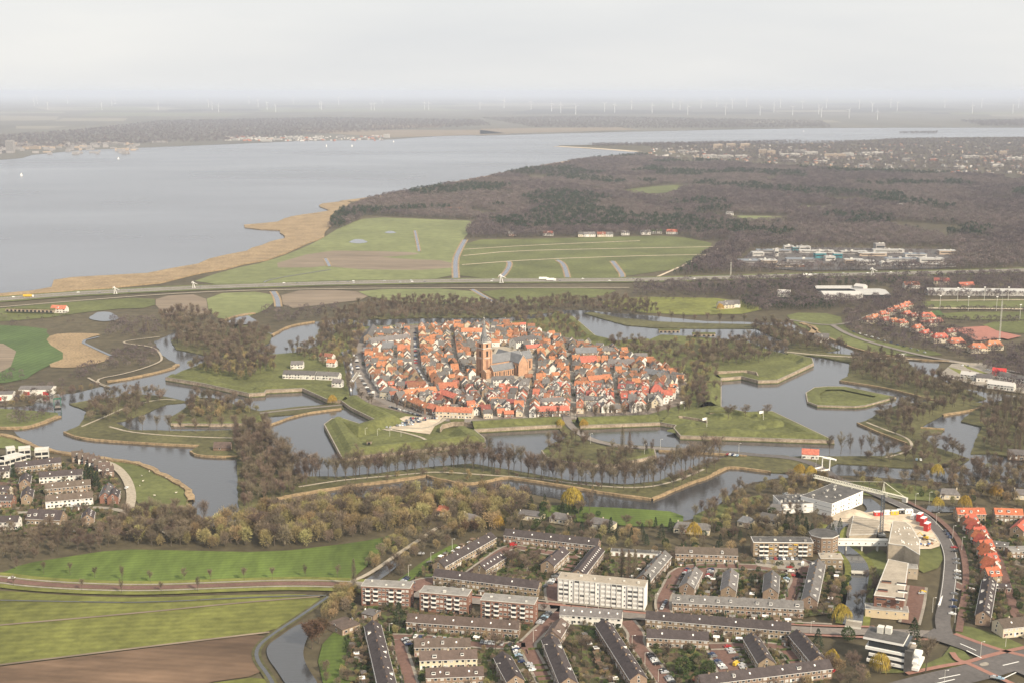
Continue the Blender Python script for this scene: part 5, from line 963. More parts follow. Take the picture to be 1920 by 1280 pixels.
terr(front, (1210, 1178), (1482, 1201), 'longest purple-roofed terrace beside the main street', wm=M_BRICKT, garden=-1)
terr(front, (1212, 1213), (1328, 1219), 'purple and brown roofed terrace by the parked cars', wm=M_BRICKT, garden=0)
terr(axis, (1437, 1262), (1408, 1214), 'diagonal purple-roofed terrace right of the red paved car park', chim=5, garden=1)
terr(axis, (1535, 1258), (1493, 1208), 'diagonal purple-roofed terrace near the banded office', chim=5, garden=1)
terr(front, (1315, 1303), (1560, 1272), 'purple-roofed terrace along the bottom edge', dorm=2, garden=0)
terr(front, (1266, 1053), (1383, 1057), 'grey-brown roofed terrace below the estate villas', rm=M_ROOFB, dorm=2, garden=-1)
terr(front, (1260, 1146), (1506, 1159), 'long grey-roofed terrace above the cycle path', rm=M_ROOFG, dorm=10, garden=-1)
terr(axis, (1287, 1118), (1303, 1087), 'short grey-roofed terrace with white dormers by the parked cars', rm=M_ROOFG, dorm=3, garden=1)
terr(axis, (1365, 1124), (1370, 1090), 'short grey-roofed terrace in the middle of the inner gardens', rm=M_ROOFG, dorm=2, garden=1)
terr(axis, (1444, 1127), (1447, 1094), 'short grey-roofed terrace left of the red street', rm=M_ROOFG, dorm=1, garden=1)
terr(axis, (1517, 1143), (1533, 1072), 'long grey-roofed terrace with dormers beside the canal', rm=M_ROOFG, dorm=6, garden=-1)
terr(axis, (1206, 1102), (1246, 1056), 'grey-roofed terrace behind the white flats', rm=M_ROOFG, dorm=6, wm=M_BRICK, garden=1)
terr(front, (1049, 1169), (1165, 1177), 'white-fronted shop row with grey roof', wm=M_WHITE, rm=M_ROOFG, sky=7, garden=0, cat='shop row')
# left suburb
terr(front, (74, 908), (155, 902), 'white-fronted dark-roofed terrace, upper of the left suburb', wm=M_WHITE, garden=0)
terr(front, (85, 930), (171, 922), 'brown-fronted terrace between two white terraces', wm=M_BRICKT, rm=M_ROOFB, garden=0)
terr(front, (86, 954), (175, 946), 'white-fronted terrace, lower of the left suburb', wm=M_WHITE, rm=M_ROOFB, garden=-1)
terr(front, (49, 983), (113, 986), 'big dark roof with white dormers at the left', rm=M_ROOFP, dorm=6, W=11, ridge=9.5, eave=4.2, garden=0)
terr(front, (30, 889), (116, 879), 'dark-roofed terrace under the concrete building', garden=0)
terr(front, (-30, 994), (34, 993), 'white terrace at the left edge bottom', wm=M_WHITE, garden=0)
terr(front, (-30, 934), (16, 935), 'yellow-fronted house at the left edge', wm=M_CREAM, garden=0)
terr(front, (-30, 952), (23, 952), 'red-brown house at the left edge', wm=M_BRICKR, garden=0); terr(front, (-30, 898), (18, 896), 'dark-roofed terrace at the left edge top', wm=M_WHITE, garden=0)
for A, B_, lb in (((47, 918), (50, 905), 'small tan gable house between left terraces, upper'), ((51, 946), (54, 932), 'small tan gable house between left terraces, lower'), ((198, 944), (205, 925), 'red-brick house with grey roof by the meadow road'), ((212, 946), (216, 934), 'tall red-brick gable by the meadow road'), ((165, 986), (168, 974), 'dark-roofed house with skylights below the left terraces')): terr(axis, A, B_, lb, W=8, wm=M_BRICKR if 'red' in lb else M_BRICKT, rm=M_ROOFG if 'grey' in lb else M_ROOFP, garden=0, sky=4 if 'sky' in lb else 0, cat='house')
for i, (x, y) in enumerate(((146, 863), (158, 867), (168, 870), (178, 874), (188, 879), (196, 885), (203, 892))): o = gable('house', *G(x, y), .3, 9, 8, 4.5, 8, M_WHITE if i % 2 else M_BRICK, M_ROOFB, chim=1, dorm=1, rnd=rb); reg(o, 'house', 'brown gabled house', 'along the sheep meadow', 'houses along the sheep meadow')
# right: red roofs
terr(front, (1795, 978), (1848, 978), 'bright red-roofed terrace with dormers, left of two', rm=M_ROOFRED, wm=M_BRICKT, dorm=3, chim=2, garden=-1); terr(front, (1865, 978), (1918, 980), 'bright red-roofed terrace with dormers, right of two', rm=M_ROOFRED, wm=M_BRICKT, dorm=3, chim=2, garden=0)
for i, q in enumerate(resample(smooth(GP([(1817, 988), (1832, 1008), (1842, 1028), (1850, 1046), (1856, 1066), (1858, 1092)]), 2), 8.6)):
    o = gable('house', q[0], q[1], (1.95 if i % 3 else .35) + rb.uniform(-.1, .1), 9.5, 8.5, 4.6, 8.8, (M_BRICKT, M_WHITE, M_BRICKR)[i % 3], M_ROOFRED, chim=1, dorm=2, rnd=rb); reg(o, 'house', 'orange-roofed house with white dormers', 'in the winding right row', 'houses of the winding right row')
terr(axis, (1842, 1172), (1854, 1105), 'dark-roofed row with white sawtooth dormers at the right', rm=M_ROOFP, dorm=9, garden=1, W=8); terr(axis, (1905, 1008), (1930, 985), 'orange-roofed terrace cut by the right edge', rm=M_ROOFRED, dorm=2, garden=0)
terr(front, (1880, 1196), (1960, 1188), 'cream-fronted dark-roofed block at the right edge', wm=M_CREAM, rm=M_ROOFB, garden=0, W=11); terr(front, (1895, 1048), (1960, 1046), 'low brick block at the right edge', wm=M_BRICKT, rm=M_FLATG, garden=0, eave=5, ridge=5.3)
terr(front, (1862, 1110), (1895, 1112), 'small white-windowed annex behind the dark row', rm=M_ROOFP, eave=3, ridge=4.5, garden=0, W=6); terr(front, (1860, 1030), (1890, 1034), 'low brick house right of the winding row', wm=M_BRICKT, rm=M_ROOFG, garden=0, eave=3, ridge=4)
# villas among the trees
for A, B_, W, lb in (((970, 972), (1012, 978), 11, 'flat-roofed villa with pale roof edge among the trees'), ((1030, 978), (1062, 984), 9, 'grey-roofed villa among dark conifers'), ((1103, 988), (1145, 996), 10, 'grey-roofed bungalow beside the lawn'), ((1263, 998), (1330, 1003), 10, 'long grey-roofed bungalow behind the yellow willow'), ((1382, 985), (1405, 990), 9, 'blue-roofed villa left of the white office'), ((1418, 978), (1455, 986), 10, 'grey-roofed villa before the white office'), ((1438, 962), (1465, 966), 8, 'brick villa beside the white office'), ((1762, 935), (1800, 936), 11, 'long low villa between two yellow willows'), ((815, 966), (837, 968), 9, 'orange-roofed cottage in the olive wood'), ((862, 980), (890, 985), 9, 'grey-roofed house at the wood edge'), ((642, 1192), (675, 1180), 14, 'flat brown school pavilion by the canal'), ((678, 1160), (700, 1165), 8, 'small dark-roofed shed block beside the brick flats'), ((1900, 935), (1930, 937), 10, 'villa hidden in the right wood')):
    f = 'flat' in lb; o = front('villa', A, B_, W, 3.2, 3.7 if f else 6.2, M_BRICKT if 'brick' in lb or 'school' in lb else M_CREAM, M_ROOFO if 'orange' in lb else M_SLATE if 'blue' in lb else M_ROOFB if 'brown' in lb else M_ROOFG, rnd=rb, hip=0 if f else 2.5); one(o, 'villa', lb, 'villas among the trees')
# ---- flats
WB = [window_mesh(1.7, 1.25, M_GLASS, 1), window_mesh(1.7, 1.25, M_CURT, 1), window_mesh(1.7, 1.25, M_GLASS, 1)]; WS = [window_mesh(.9, 1.0, M_GLASS, 0)]; WW = [window_mesh(2.9, 1.4, M_CURT, 2), window_mesh(2.9, 1.4, M_CURT, 2), window_mesh(2.9, 1.4, M_GLASS, 3)]; WF = [window_mesh(2.4, 1.6, M_GLASS, 1)]
BALC = MB(); BALC.box(0, -.6, 0, 2.9, 1.2, .15, M_CONC); BALC.box(0, -1.16, .15, 2.9, .1, .95, M_FRAME); BALC.box(-1.4, -.6, .15, .1, 1.1, .95, M_FRAME); BALC.box(1.4, -.6, .15, .1, 1.1, .95, M_FRAME); BALC.box(0, .03, .15, 2.3, .1, 2.0, M_GLASS); BALC = BALC.mesh('balcony')
def block(name, A, B_, W, h, wm, rm, label, cat='flats', parapet=M_CONC, z=.5, boxes=3, obs=True, base=None):
    cx, cy_, an, L = span(A, B_); cx -= math.sin(an) * W / 2; cy_ += math.cos(an) * W / 2; o = empty(name, (cx, cy_, z), an)
    mb = MB(); mb.box(0, 0, -.5, L, W, h + .5, wm); mb.build('wall', o); r = MB(); r.box(0, 0, h, L + .3, W + .3, .35, parapet, 0, None); r.box(0, 0, h + .352, L - .3, W - .3, .06, rm); roof = r.build('roof', o)
    for i in range(boxes): b = MB(); s = rb.uniform(.6, 1.8); b.box(0, 0, 0, s, s, rb.uniform(.5, 1.2), rb.choice((M_CONC, M_FLATG, M_STEEL))); b.build('roof_vent', roof, (-L / 2 + L * (i + .5) / boxes, rb.uniform(-.3, .3) * W, h + .35))
    one(o, cat, label)
    c_, s_ = math.cos(an), math.sin(an); obstacle([(cx + c_ * a - s_ * b, cy_ + s_ * a + c_ * b) for a, b in ((-L / 2 - 1, -W / 2 - 1.5), (L / 2 + 1, -W / 2 - 1.5), (L / 2 + 1, W / 2 + 1), (-L / 2 - 1, W / 2 + 1))])
    return o, L, W, h
M_FLATBR = mat('flat_brick', (0.235, 0.125, 0.090), 0.16, 1.0, patch=.12, patch_scale=.3)
for i, (A, B_) in enumerate((((678, 1134), (769, 1139)), ((787, 1146), (877, 1154)), ((901, 1161), (1002, 1170)))):
    o, L, W, h = block('flats', A, B_, 10.5, 11.6, M_FLATBR, M_FLATG, ('left', 'middle', 'right')[i] + ' of the three brick flats with white balconies')
    nb = 12; dx = (L - 1) / nb
    for r_ in range(4):
        for c_ in range(nb):
            x = -L / 2 + .5 + dx * (c_ + .5); zz = .9 + r_ * 2.8
            if c_ in (1, 3, 7, 9): obj('balcony', BALC, o, (x, -W / 2 - .02, zz - .7)) if r_ else None
            elif c_ in (2, 8): obj('window', WS[0], o, (x, -W / 2 - .02, zz + .2))
            else: obj('window', WB[rb.randrange(3)], o, (x, -W / 2 - .02, zz))
    for r_ in range(4): obj('window', WS[0], o, (L / 2 + .02, 0, .9 + r_ * 2.8), PI / 2)
    for c_ in (1, 5, 6, 9): d = MB(); d.box(0, 0, 0, 2.3, .16, 2.1, M_DARK); d.build('garage_door', o, (-L / 2 + .5 + dx * (c_ + .5), -W / 2 - .04, 0))
o, L, W, h = block('flats', (1045, 1128), (1208, 1145), 11, 14.3, M_FRAME, M_FLATB, 'long white five-storey flats with panelled facade', parapet=M_CONC, boxes=6)
nb = 16; dx = (L - 1.2) / nb; PAN = MB(); PAN.box(0, 0, 0, dx - .5, .3, 1.15, M_FRAME); PAN = PAN.mesh('panel')
for r_ in range(5):
    for c_ in range(nb):
        x = -L / 2 + .6 + dx * (c_ + .5); zz = .5 + r_ * 2.8
        if c_ in (2, 7, 12): obj('window', WS[0], o, (x, -W / 2 - .02, zz + .9)); continue
        obj('panel', PAN, o, (x, -W / 2 - .1, zz)); obj('window', WW[rb.randrange(3)], o, (x, -W / 2 - .02, zz + 1.15)) if dx > 3 else None
for c_ in range(nb + 1): f = MB(); f.box(0, 0, 0, .25, .5, 14.3, M_CONC); f.build('pier', o, (-L / 2 + .6 + dx * c_, -W / 2 - .3, 0))
o, L, W, h = block('garages', (1145, 1042), (1238, 1048), 6, 2.8, M_WHITE, M_FLAT, 'long white garage row with dark doors', 'garages')
for c_ in range(15): d = MB(); d.box(0, 0, 0, 2.2, .14, 2.2, M_WOODB if c_ % 2 else M_FRAME); d.build('garage_door', o, (-L / 2 + 1 + (L - 2) * (c_ + .5) / 15, -W / 2 - .04, 0))
o, L, W, h = block('flats', (1412, 1042), (1524, 1043), 11, 9, M_BRICKT, M_FLAT, 'yellow-brick flats with white balconies and yellow awnings', parapet=M_FRAME, boxes=4)
nb = 12; dx = (L - 1) / nb
AWN = MB(); AWN.box(0, -.5, 1.2, 2.6, 1.0, .35, M_YELLOW); AWN = AWN.mesh('awning')
for r_ in range(3):
    for c_ in range(nb):
        x = -L / 2 + .5 + dx * (c_ + .5); zz = .8 + r_ * 2.9
        if c_ % 4 in (1, 2): obj('balcony', BALC, o, (x, -W / 2 - .02, zz - .6))
        else: obj('window', WB[rb.randrange(3)], o, (x, -W / 2 - .02, zz))
        if (r_, c_) in ((2, 8), (1, 3), (1, 7)): obj('awning', AWN, o, (x, -W / 2 - .1, zz))
# octagonal end
ox, oy = G(1547, 1036); R_ = 9.5; oc = empty('round_flats', (ox, oy + R_ * .6, .5)); mb = MB(); mb.prism([(R_ * math.cos(t), R_ * math.sin(t)) for t in [PI / 8 + i * PI / 4 for i in range(8)]], -.5, 11, M_BRICKT); mb.build('wall', oc); mb = MB(); mb.prism([((R_ + .5) * math.cos(t), (R_ + .5) * math.sin(t)) for t in [PI / 8 + i * PI / 4 for i in range(8)]], 11, 11.5, M_FRAME, M_FLAT); mb.build('roof', oc)
for s in range(8):
    a = s * PI / 4; r_in = R_ * math.cos(PI / 8) + .02
    for r_ in range(3):
        for d in (-1.6, 1.6): obj('window', WB[0], oc, (math.cos(a) * r_in - math.sin(a) * d, math.sin(a) * r_in + math.cos(a) * d, 1.2 + r_ * 3.2), a + PI / 2)
one(oc, 'flats', 'eight-sided yellow-brick corner block beside the yellow flats'); obstacle([(ox - 11, oy - 6), (ox + 11, oy - 6), (ox + 11, oy + 18), (ox - 11, oy + 18)])
o, L, W, h = block('brick_annex', (1538, 1066), (1580, 1067), 10, 6.5, M_BRICKT, M_FLATB, 'stepped tan brick annex below the eight-sided block', 'annex')
put_windows(o, -L / 2, L / 2, -W / 2 - .02, 1, 4, 2, L / 4, 3, 1, 1, -1, None, WB)
# glazed bridge over the canal
a, b = G(1566, 1031), G(1664, 1032); an = math.atan2(b[1] - a[1], b[0] - a[0]); L = dist(a, b); o = empty('footbridge', ((a[0] + b[0]) / 2, (a[1] + b[1]) / 2, .5), an); mb = MB(); mb.box(0, 0, 3.6, L, 4, 3.6, M_FRAME); mb.build('corridor', o); mb = MB(); mb.box(0, 0, 7.2, L, 4.4, .3, M_STEEL); mb.build('roof', o)
for i in range(8): obj('window', WS[0], o, (-L / 2 + L * (i + .5) / 8, -2.02, 4.8))
for i in (-1, 0, 1): mb = MB(); mb.box(0, 0, -.5, .8, 2.5, 4.1, M_CONC); mb.build('pillar', o, (i * L * .3, 0, 0))
one(o, 'footbridge', 'white enclosed footbridge crossing the canal')
# tan tower block and flats along the canal
def poly_block(name, pts, h, wm, rm, label, cat, z=.5, inset_roof=.4):
    P = GP(pts); cx, cy_ = sum(p[0] for p in P) / len(P), sum(p[1] for p in P) / len(P); o = empty(name, (cx, cy_, z)); Q = [(x - cx, y - cy_) for x, y in P]; mb = MB(); mb.prism(Q, -.5, h, wm); mb.build('wall', o); r = MB(); r.prism(inset(Q, -.2), h, h + .4, M_CONC); r.prism(inset(Q, inset_roof), h + .402, h + .44, rm); r.build('roof', o); one(o, cat, label); obstacle(P); return o, Q
M_TAN = mat('tan_concrete', (0.44, 0.37, 0.28), 0.12, 0.6, patch=.12, patch_scale=.2)
o, Q = poly_block('care_home', [(1664, 1056), (1694, 1060), (1722, 1078), (1722, 1050), (1706, 1022), (1696, 1014), (1672, 1012)], 13, M_TAN, M_FLATB, 'tan concrete block with gravel roof beside the site', 'block')
for i in range(22): v = MB(); v.box(0, 0, 13.4, .7, .7, .6, M_FRAME); v.build('roof_vent', o, (rb.uniform(-7, 7), rb.uniform(-18, 22), 0))
a, b = G(1664, 1056), G(1672, 1012); an = math.atan2(b[1] - a[1], b[0] - a[0])
for i in range(6):
    for r_ in range(4): t = (i + .5) / 6; w = MB(); w.box(0, 0, 0, 2.2, .9, 2.4, M_TAN); w.box(0, -.4, .5, 1.3, .2, 1.2, M_GLASS); w.build('bay_window', o, (a[0] + (b[0] - a[0]) * t - o.location.x - .4, a[1] + (b[1] - a[1]) * t - o.location.y, .8 + 3.1 * r_), an + PI)
o, L, W, h = block('care_home', (1668, 1082), (1720, 1086), 8, 6.5, M_TAN, M_FLATG, 'low pale wing in front of the tan block', 'block'); put_windows(o, -L / 2, L / 2, -W / 2 - .02, 3.5, 5, 1, L / 5, 3, 1, 1, -1, None, WS)
M_PANEL = mat('cream_panels', (0.62, 0.50, 0.33), 0.06, 0.6)
o, Q = poly_block('apartment_block', [(1637, 1152), (1692, 1158), (1701, 1090), (1664, 1082)], 11.5, M_BRICKR, M_FLATB, 'long red-brick apartment block with gravel roof by the canal', 'apartments')
ax_, ay_ = G(1637, 1152); bx_, by_ = G(1692, 1158); an = math.atan2(by_ - ay_, bx_ - ax_)
for i in range(3):
    for r_ in range(3): obj('window', WB[0] if i else WF[0], o, (ax_ + (bx_ - ax_) * (i + .6) / 3.2 - o.location.x + math.sin(an) * .03, ay_ + (by_ - ay_) * (i + .6) / 3.2 - o.location.y - math.cos(an) * .03, 2.5 + 3 * r_), an)
for i, (x, y) in enumerate(((1690, 1098), (1692, 1112), (1688, 1126), (1655, 1110), (1652, 1128), (1662, 1094))): q = G(x, y, 11.5); w = MB(); w.box(0, 0, 11.9, 5.5, 2.4, .9, M_FRAME if i < 3 else M_BRICKR, 0, M_DARK); w.build('roof_terrace', o, (q[0] - o.location.x, q[1] - o.location.y, 0), an)
o, L, W, h = block('shop_plinth', (1622, 1156), (1703, 1163), 9, 4.5, M_PANEL, M_FLATG, 'cream plinth with slit windows below the red-brick block', 'plinth'); put_windows(o, -L / 2, L / 2, -W / 2 - .02, 2.6, 5, 1, L / 5, 3, 1, 1, -1, None, WS)
# white office
for A, B_, W, lb in (((1559, 969), (1617, 944), 26, 'three-storey white office with flat dark roof'), ((1466, 962), (1524, 960), 22, 'lower white office wing with dark roof')):
    cxx, cyy, an, L = span(A, B_); o, L, W, h = block('office', A, B_, W, 9.4 if W > 23 else 6.2, M_FRAME, M_FLAT, lb, 'office', parapet=M_FRAME, boxes=14); nb = int(L / 3.4)
    put_windows(o, -L / 2, L / 2, -W / 2 - .02, 1.0, nb, 3 if W > 23 else 2, L / nb, 3.05, 1, 1, -1, lambda r, c: c % 3 == 2, WB)
    for r_ in range(1, 3): s = MB(); s.box(0, 0, r_ * 3.05 + .2, L + .15, W + .15, .14, M_DARK); s.build('storey_band', o)
    for r_ in range(3 if W > 23 else 2): obj('window', WS[0], o, (-L / 2 - .02, 0, 1.2 + r_ * 3.05), -PI / 2)
# banded office
x, y = G(1668, 1240); o = empty('banded_office', (x, y, .5), math.radians(-28)); core = MB(); core.box(0, 0, -.5, 20, 15, 14, M_GLASS); core.build('glazed_core', o); obstacle([(x - 16, y - 12), (x + 16, y - 12), (x + 16, y + 12), (x - 16, y + 12)])
for i, z in enumerate((1.2, 4.6, 8.0)): s = MB(); s.box(3 if i < 2 else 0, 0, z, 27 - 2 * i, 17, 1.5, M_FRAME); s.build('white_band', o)
s = MB(); s.box(-2.5, 0, 13.2, 21, 16, 1.3, M_FRAME, 0, M_FLAT); roof = s.build('roof', o)
for q in ((-6, 2), (-2, 3)): s = MB(); s.box(0, 0, 14.5, 3.2, 4, 3.4, M_STEEL); s.build('plant_room', roof, (*q, 0))
s = MB(); s.box(0, 0, 9.55, 5, 12, .1, M_FLATB); s.build('terrace_deck', o, (10.3, 0, 0)); s = MB(); s.box(0, 0, -.5, 4, 4, 12, M_FLAT); s.build('stair_tower', o, (11, -7, 0)); one(o, 'office', 'white-banded stepped office with black glass')
# left white concrete stepped building
for A, B_, W, h, lb in (((-30, 886), (10, 882), 12, 8, 'white concrete block at the left edge'), ((10, 882), (50, 870), 12, 8, 'white concrete galleries beside the left edge'), ((14, 862), (30, 860), 8, 9, 'first white rooftop box of the concrete building'), ((36, 862), (58, 860), 8, 9, 'second white rooftop box of the concrete building'), ((66, 865), (92, 863), 9, 9, 'third white rooftop box of the concrete building')):
    o, L, W, h = block('concrete_block', A, B_, W, h, M_CONC, M_CONC, lb, 'concrete block', boxes=0); nb = max(2, int(L / 5))
    for c_ in range(nb):
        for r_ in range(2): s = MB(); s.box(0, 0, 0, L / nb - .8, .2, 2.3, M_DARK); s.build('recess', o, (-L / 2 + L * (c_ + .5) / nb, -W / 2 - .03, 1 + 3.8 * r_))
for A, B_, W, h, lb, d in (((35, 741), (96, 741), 16, 7, 'white shed with two red doors', 2), ((-30, 752), (24, 750), 14, 7, 'white industrial shed at the left edge', 1)):
    o = front('shed', A, B_, W, 6, 7.6, M_WHITE, M_ROOFG, wins=0, chim=0); one(o, 'shed', lb); L = span(A, B_)[3]
    for i in range(d): s = MB(); s.box(0, 0, 0, 6, .2, 3.6, M_RED); s.build('door', o, (-L / 2 + L * (i + .5) / d + 3 * i, -W / 2 - .05, 0))
o = front('boathouse', (400, 845), (432, 845), 8, 2.6, 6.5, M_WOODB, M_ROOFB, chim=0, wins=.3); one(o, 'boathouse', 'dark wooden boathouse with steep roof on the left moat')
o = front('house', (1503, 860), (1535, 862), 9, 4, 7.5, M_WHITE, M_ROOFO); one(o, 'house', 'white house with orange roof beside the drawbridge')
# garden sheds, fences and hedges
SHED = []
for rm in (M_FLATG, M_ROOFG, M_WOODB, M_FRAME):
    w = MB(); w.box(0, 0, -.2, 3.2, 2.6, 2.4, rb.choice((M_BRICK, M_WOODB, M_FRAME))); r = MB(); r.box(0, 0, 2.2, 3.6, 3.0, .2, rm); d = MB(); d.box(0, 0, 0, .9, .1, 1.9, M_FRAME); SHED.append((w.mesh('wall'), r.mesh('roof'), d.mesh('door')))
NS = 0
for gx, gy, an, L, W, sd in GARD:
    n = int(L / 6); hd = MB(); c_, s_ = math.cos(an), math.sin(an)
    for side in ((sd, -sd) if abs(sd) == 1 else (sd,)):
        back = side == -sd
        for i in range(n):
            u = -L / 2 + L * (i + .5) / n; dep = rb.uniform(5, 9) if not back else rb.uniform(3, 4.5); v0 = side * (W / 2 + 1)
            if rb.random() < .75: hd.box(u + 2.8, v0 + side * dep / 2, -.1, .5, dep, rb.uniform(.8, 1.7), M_HEDGE)
            if rb.random() < .5: hd.box(u, v0 + side * (dep + .6), -.1, L / n - 1.5, .6, rb.uniform(.8, 1.5), rb.choice((M_HEDGE, M_HEDGE, M_WOODB)))
            if rb.random() < .5: hd.box(u + rb.uniform(-1, 1), v0 + side * dep * .5, .0, rb.uniform(2, 4), rb.uniform(2, 4), .06, rb.choice((M_PAVE, M_GRASS, M_GRASSB, M_PATH)))
            x, y = gx + c_ * u - s_ * (v0 + side * (dep - 1)), gy + s_ * u + c_ * (v0 + side * (dep - 1))
            if not back and NS < 260 and rb.random() < .8 and not blocked(x, y):
                k = rb.randrange(4); o = empty('garden_shed', (x, y, .5), an + rb.uniform(-.05, .05)); w, r, d = SHED[k]; obj('wall', w, o); obj('roof', r, o); obj('door', d, o, (0, -1.32, 0)); U = IMG(x, y); NS += 1
                reg(o, 'shed', ('grey-topped shed', 'slate-topped shed', 'brown wooden shed', 'white-topped shed')[k], 'in gardens ' + ('left of the main suburb' if U[0] < 740 else 'near the playground' if U[1] < 1120 and U[0] < 1130 else 'behind the white flats' if U[1] < 1120 and U[0] < 1260 else 'of the bottom centre terraces' if U[0] < 1200 else 'between the grey terraces' if U[1] < 1150 and U[0] < 1560 else 'of the bottom right terraces' if U[0] < 1600 else 'right of the curved road'), 'garden sheds of the suburb')
            for _ in range(3): q = (u + rb.uniform(-2, 2), v0 + side * rb.uniform(2, dep)); TREES.append((rb.choice((EV, SC, SC, CO, BR)), gx + c_ * q[0] - s_ * q[1], gy + s_ * q[0] + c_ * q[1], .5, rb.uniform(.16, .36), 'in the suburb gardens'))
    if hd.v: o = hd.build('garden_hedge', loc=(gx, gy, .5), rz=an, kind='stuff'); o['label'] = 'clipped hedges and fences between the terrace gardens'
# ================================================================ CARS
def car_meshes(col, van=False):
    w = .86; pr = [(-2.1, .28), (-2.15, .7), (-2.0, .88), (-1.6, .95), (-1.15, 1.4), (.35, 1.44), (1.0, .98), (1.95, .84), (2.12, .6), (2.1, .28)] if not van else [(-2.5, .3), (-2.5, 2.0), (-2.3, 2.15), (1.3, 2.15), (1.9, 1.25), (2.45, 1.05), (2.5, .3)]
    b = MB(); n = len(pr); k = b.mi(col)
    for s in (-1, 1): b.v += [(x, s * (w if z < 1.0 else w * .86), z) for x, z in pr]
    for i in range(n): j = (i + 1) % n; b.f.append((i, j, n + j, n + i)); b.m.append(k)
    b.f.append(tuple(range(n))); b.m.append(k); b.f.append(tuple(reversed(range(n, 2 * n)))); b.m.append(k)
    g = MB(); gp = [(-1.5, .98), (-1.1, 1.34), (.3, 1.37), (.85, 1.0)] if not van else [(.6, 1.2), (.6, 1.95), (1.25, 1.95), (1.75, 1.25)]
    for s in (-1, 1): g.face([(x, s * (w * .94 if z < 1.1 and not van else w * .90), z) for x, z in (gp if s < 0 else gp[::-1])], M_GLASS)
    ws = [(.42, 1.42), (1.0, 1.02)] if not van else [(1.36, 2.1), (1.88, 1.32)]
    g.face([(ws[0][0], -.66, ws[0][1] + .02), (ws[1][0], -.72, ws[1][1] + .02), (ws[1][0], .72, ws[1][1] + .02), (ws[0][0], .66, ws[0][1] + .02)], M_GLASS)
    if not van: g.face([(-1.2, -.66, 1.39), (-1.2, .66, 1.39), (-1.62, .7, 1.0), (-1.62, -.7, 1.0)], M_GLASS)
    return b.mesh('body'), g.mesh('car_window')
M_TYRE = mat('tyre', (0.02, 0.02, 0.02), .1, 2); WHEEL = MB(); WHEEL.bar((0, -.11, 0), (0, .11, 0), .32, .32, M_TYRE, 10); WHEEL.bar((0, -.12, 0), (0, .12, 0), .18, .18, M_STEEL, 8); WHEEL = WHEEL.mesh('wheel')
CARC = {}
for nm, c in (('white', (.75, .75, .73)), ('silver', (.42, .43, .44)), ('grey', (.16, .165, .175)), ('black', (.02, .02, .023)), ('dark blue', (.02, .035, .09)), ('red', (.33, .025, .025)), ('pale blue', (.30, .42, .52)), ('yellow', (.65, .42, .03))): CARC[nm] = car_meshes(mat('car_' + nm.replace(' ', '_'), c, .04, 2, rough=.3, spec=.5))
VANC = {'white': car_meshes(MATS['car_white'], True), 'red': car_meshes(MATS['car_red'], True), 'yellow': car_meshes(MATS['car_yellow'], True)}
CW = ['white'] * 4 + ['silver'] * 5 + ['grey'] * 4 + ['black'] * 4 + ['dark blue'] * 3 + ['red'] * 2 + ['pale blue']
NCAR = 0
def car(x, y, an, where, col=None, van=False, z=.8, detail=True, group=None):
    global NCAR
    NCAR += 1; col = col or rb.choice(CW); b, g = (VANC if van else CARC)[col]; o = empty('van' if van else 'car', (x, y, z), an); obj('body', b, o); obj('car_window', g, o)
    if detail:
        for a in (-1.35, 1.3):
            for s in (-.78, .78): obj('wheel', WHEEL, o, (a, s, .32))
    reg(o, 'van' if van else 'car', col + (' van' if van else ' car'), where, group or ('cars ' + where)[:60])
def cars(A, B_, n, where, across=True, skip=.12, z=.8, detail=True, jit=.3):
    a, b = G(*A), G(*B_); an = math.atan2(b[1] - a[1], b[0] - a[0]); 
    for i in range(n):
        if rb.random() < skip: continue
        t = (i + .5) / n; car(a[0] + (b[0] - a[0]) * t, a[1] + (b[1] - a[1]) * t, an + (PI / 2 if across else 0) + rb.uniform(-.06, .06) + rb.choice((0, PI)), where, z=z, detail=detail)
cars((1218, 1228), (1234, 1250), 5, 'parked beside the clipped evergreens'); cars((1238, 1252), (1262, 1285), 7, 'parked beside the clipped evergreens')
cars((1332, 1227), (1362, 1262), 8, 'on the left side of the red paved car park', z=.82); cars((1362, 1212), (1396, 1258), 8, 'on the right side of the red paved car park')
cars((1291, 1068), (1277, 1090), 6, 'in the left bay of the inner car park'); cars((1334, 1068), (1328, 1086), 5, 'in the right bay of the inner car park'); cars((1418, 1049), (1505, 1050), 11, 'in front of the yellow flats', skip=.1)
cars((1478, 1080), (1468, 1100), 4, 'beside the red street'); cars((770, 1105), (775, 1085), 5, 'on the red bay by the brick flats'); cars((752, 1096), (765, 1084), 4, 'on the red bay by the brick flats')
cars((1010, 1172), (1030, 1150), 8, 'beside the right brick flats', across=True); cars((1030, 1098), (1043, 1078), 6, 'left of the white flats'); cars((1008, 1098), (1025, 1102), 3, 'left of the white flats'); cars((758, 1200), (768, 1212), 4, 'on the bend below the terraces'); cars((775, 1196), (880, 1206), 12, 'along the curved lane', across=True, skip=.4)
cars((900, 1206), (960, 1212), 8, 'along the lane by the small green', skip=.35); cars((965, 1215), (978, 1245), 8, 'beside the small green'); cars((990, 1245), (1000, 1262), 3, 'beside the small green'); cars((1240, 1145), (1250, 1128), 4, 'beside the long grey terrace', across=False)
cars((1770, 995), (1783, 1012), 3, 'on the verge of the curved road', across=False); cars((1788, 1025), (1795, 1062), 5, 'on the verge of the curved road'); cars((1795, 1070), (1796, 1090), 3, 'on the verge of the curved road'); cars((1790, 1110), (1785, 1160), 4, 'below the zebra on the curved road', across=True, skip=0)
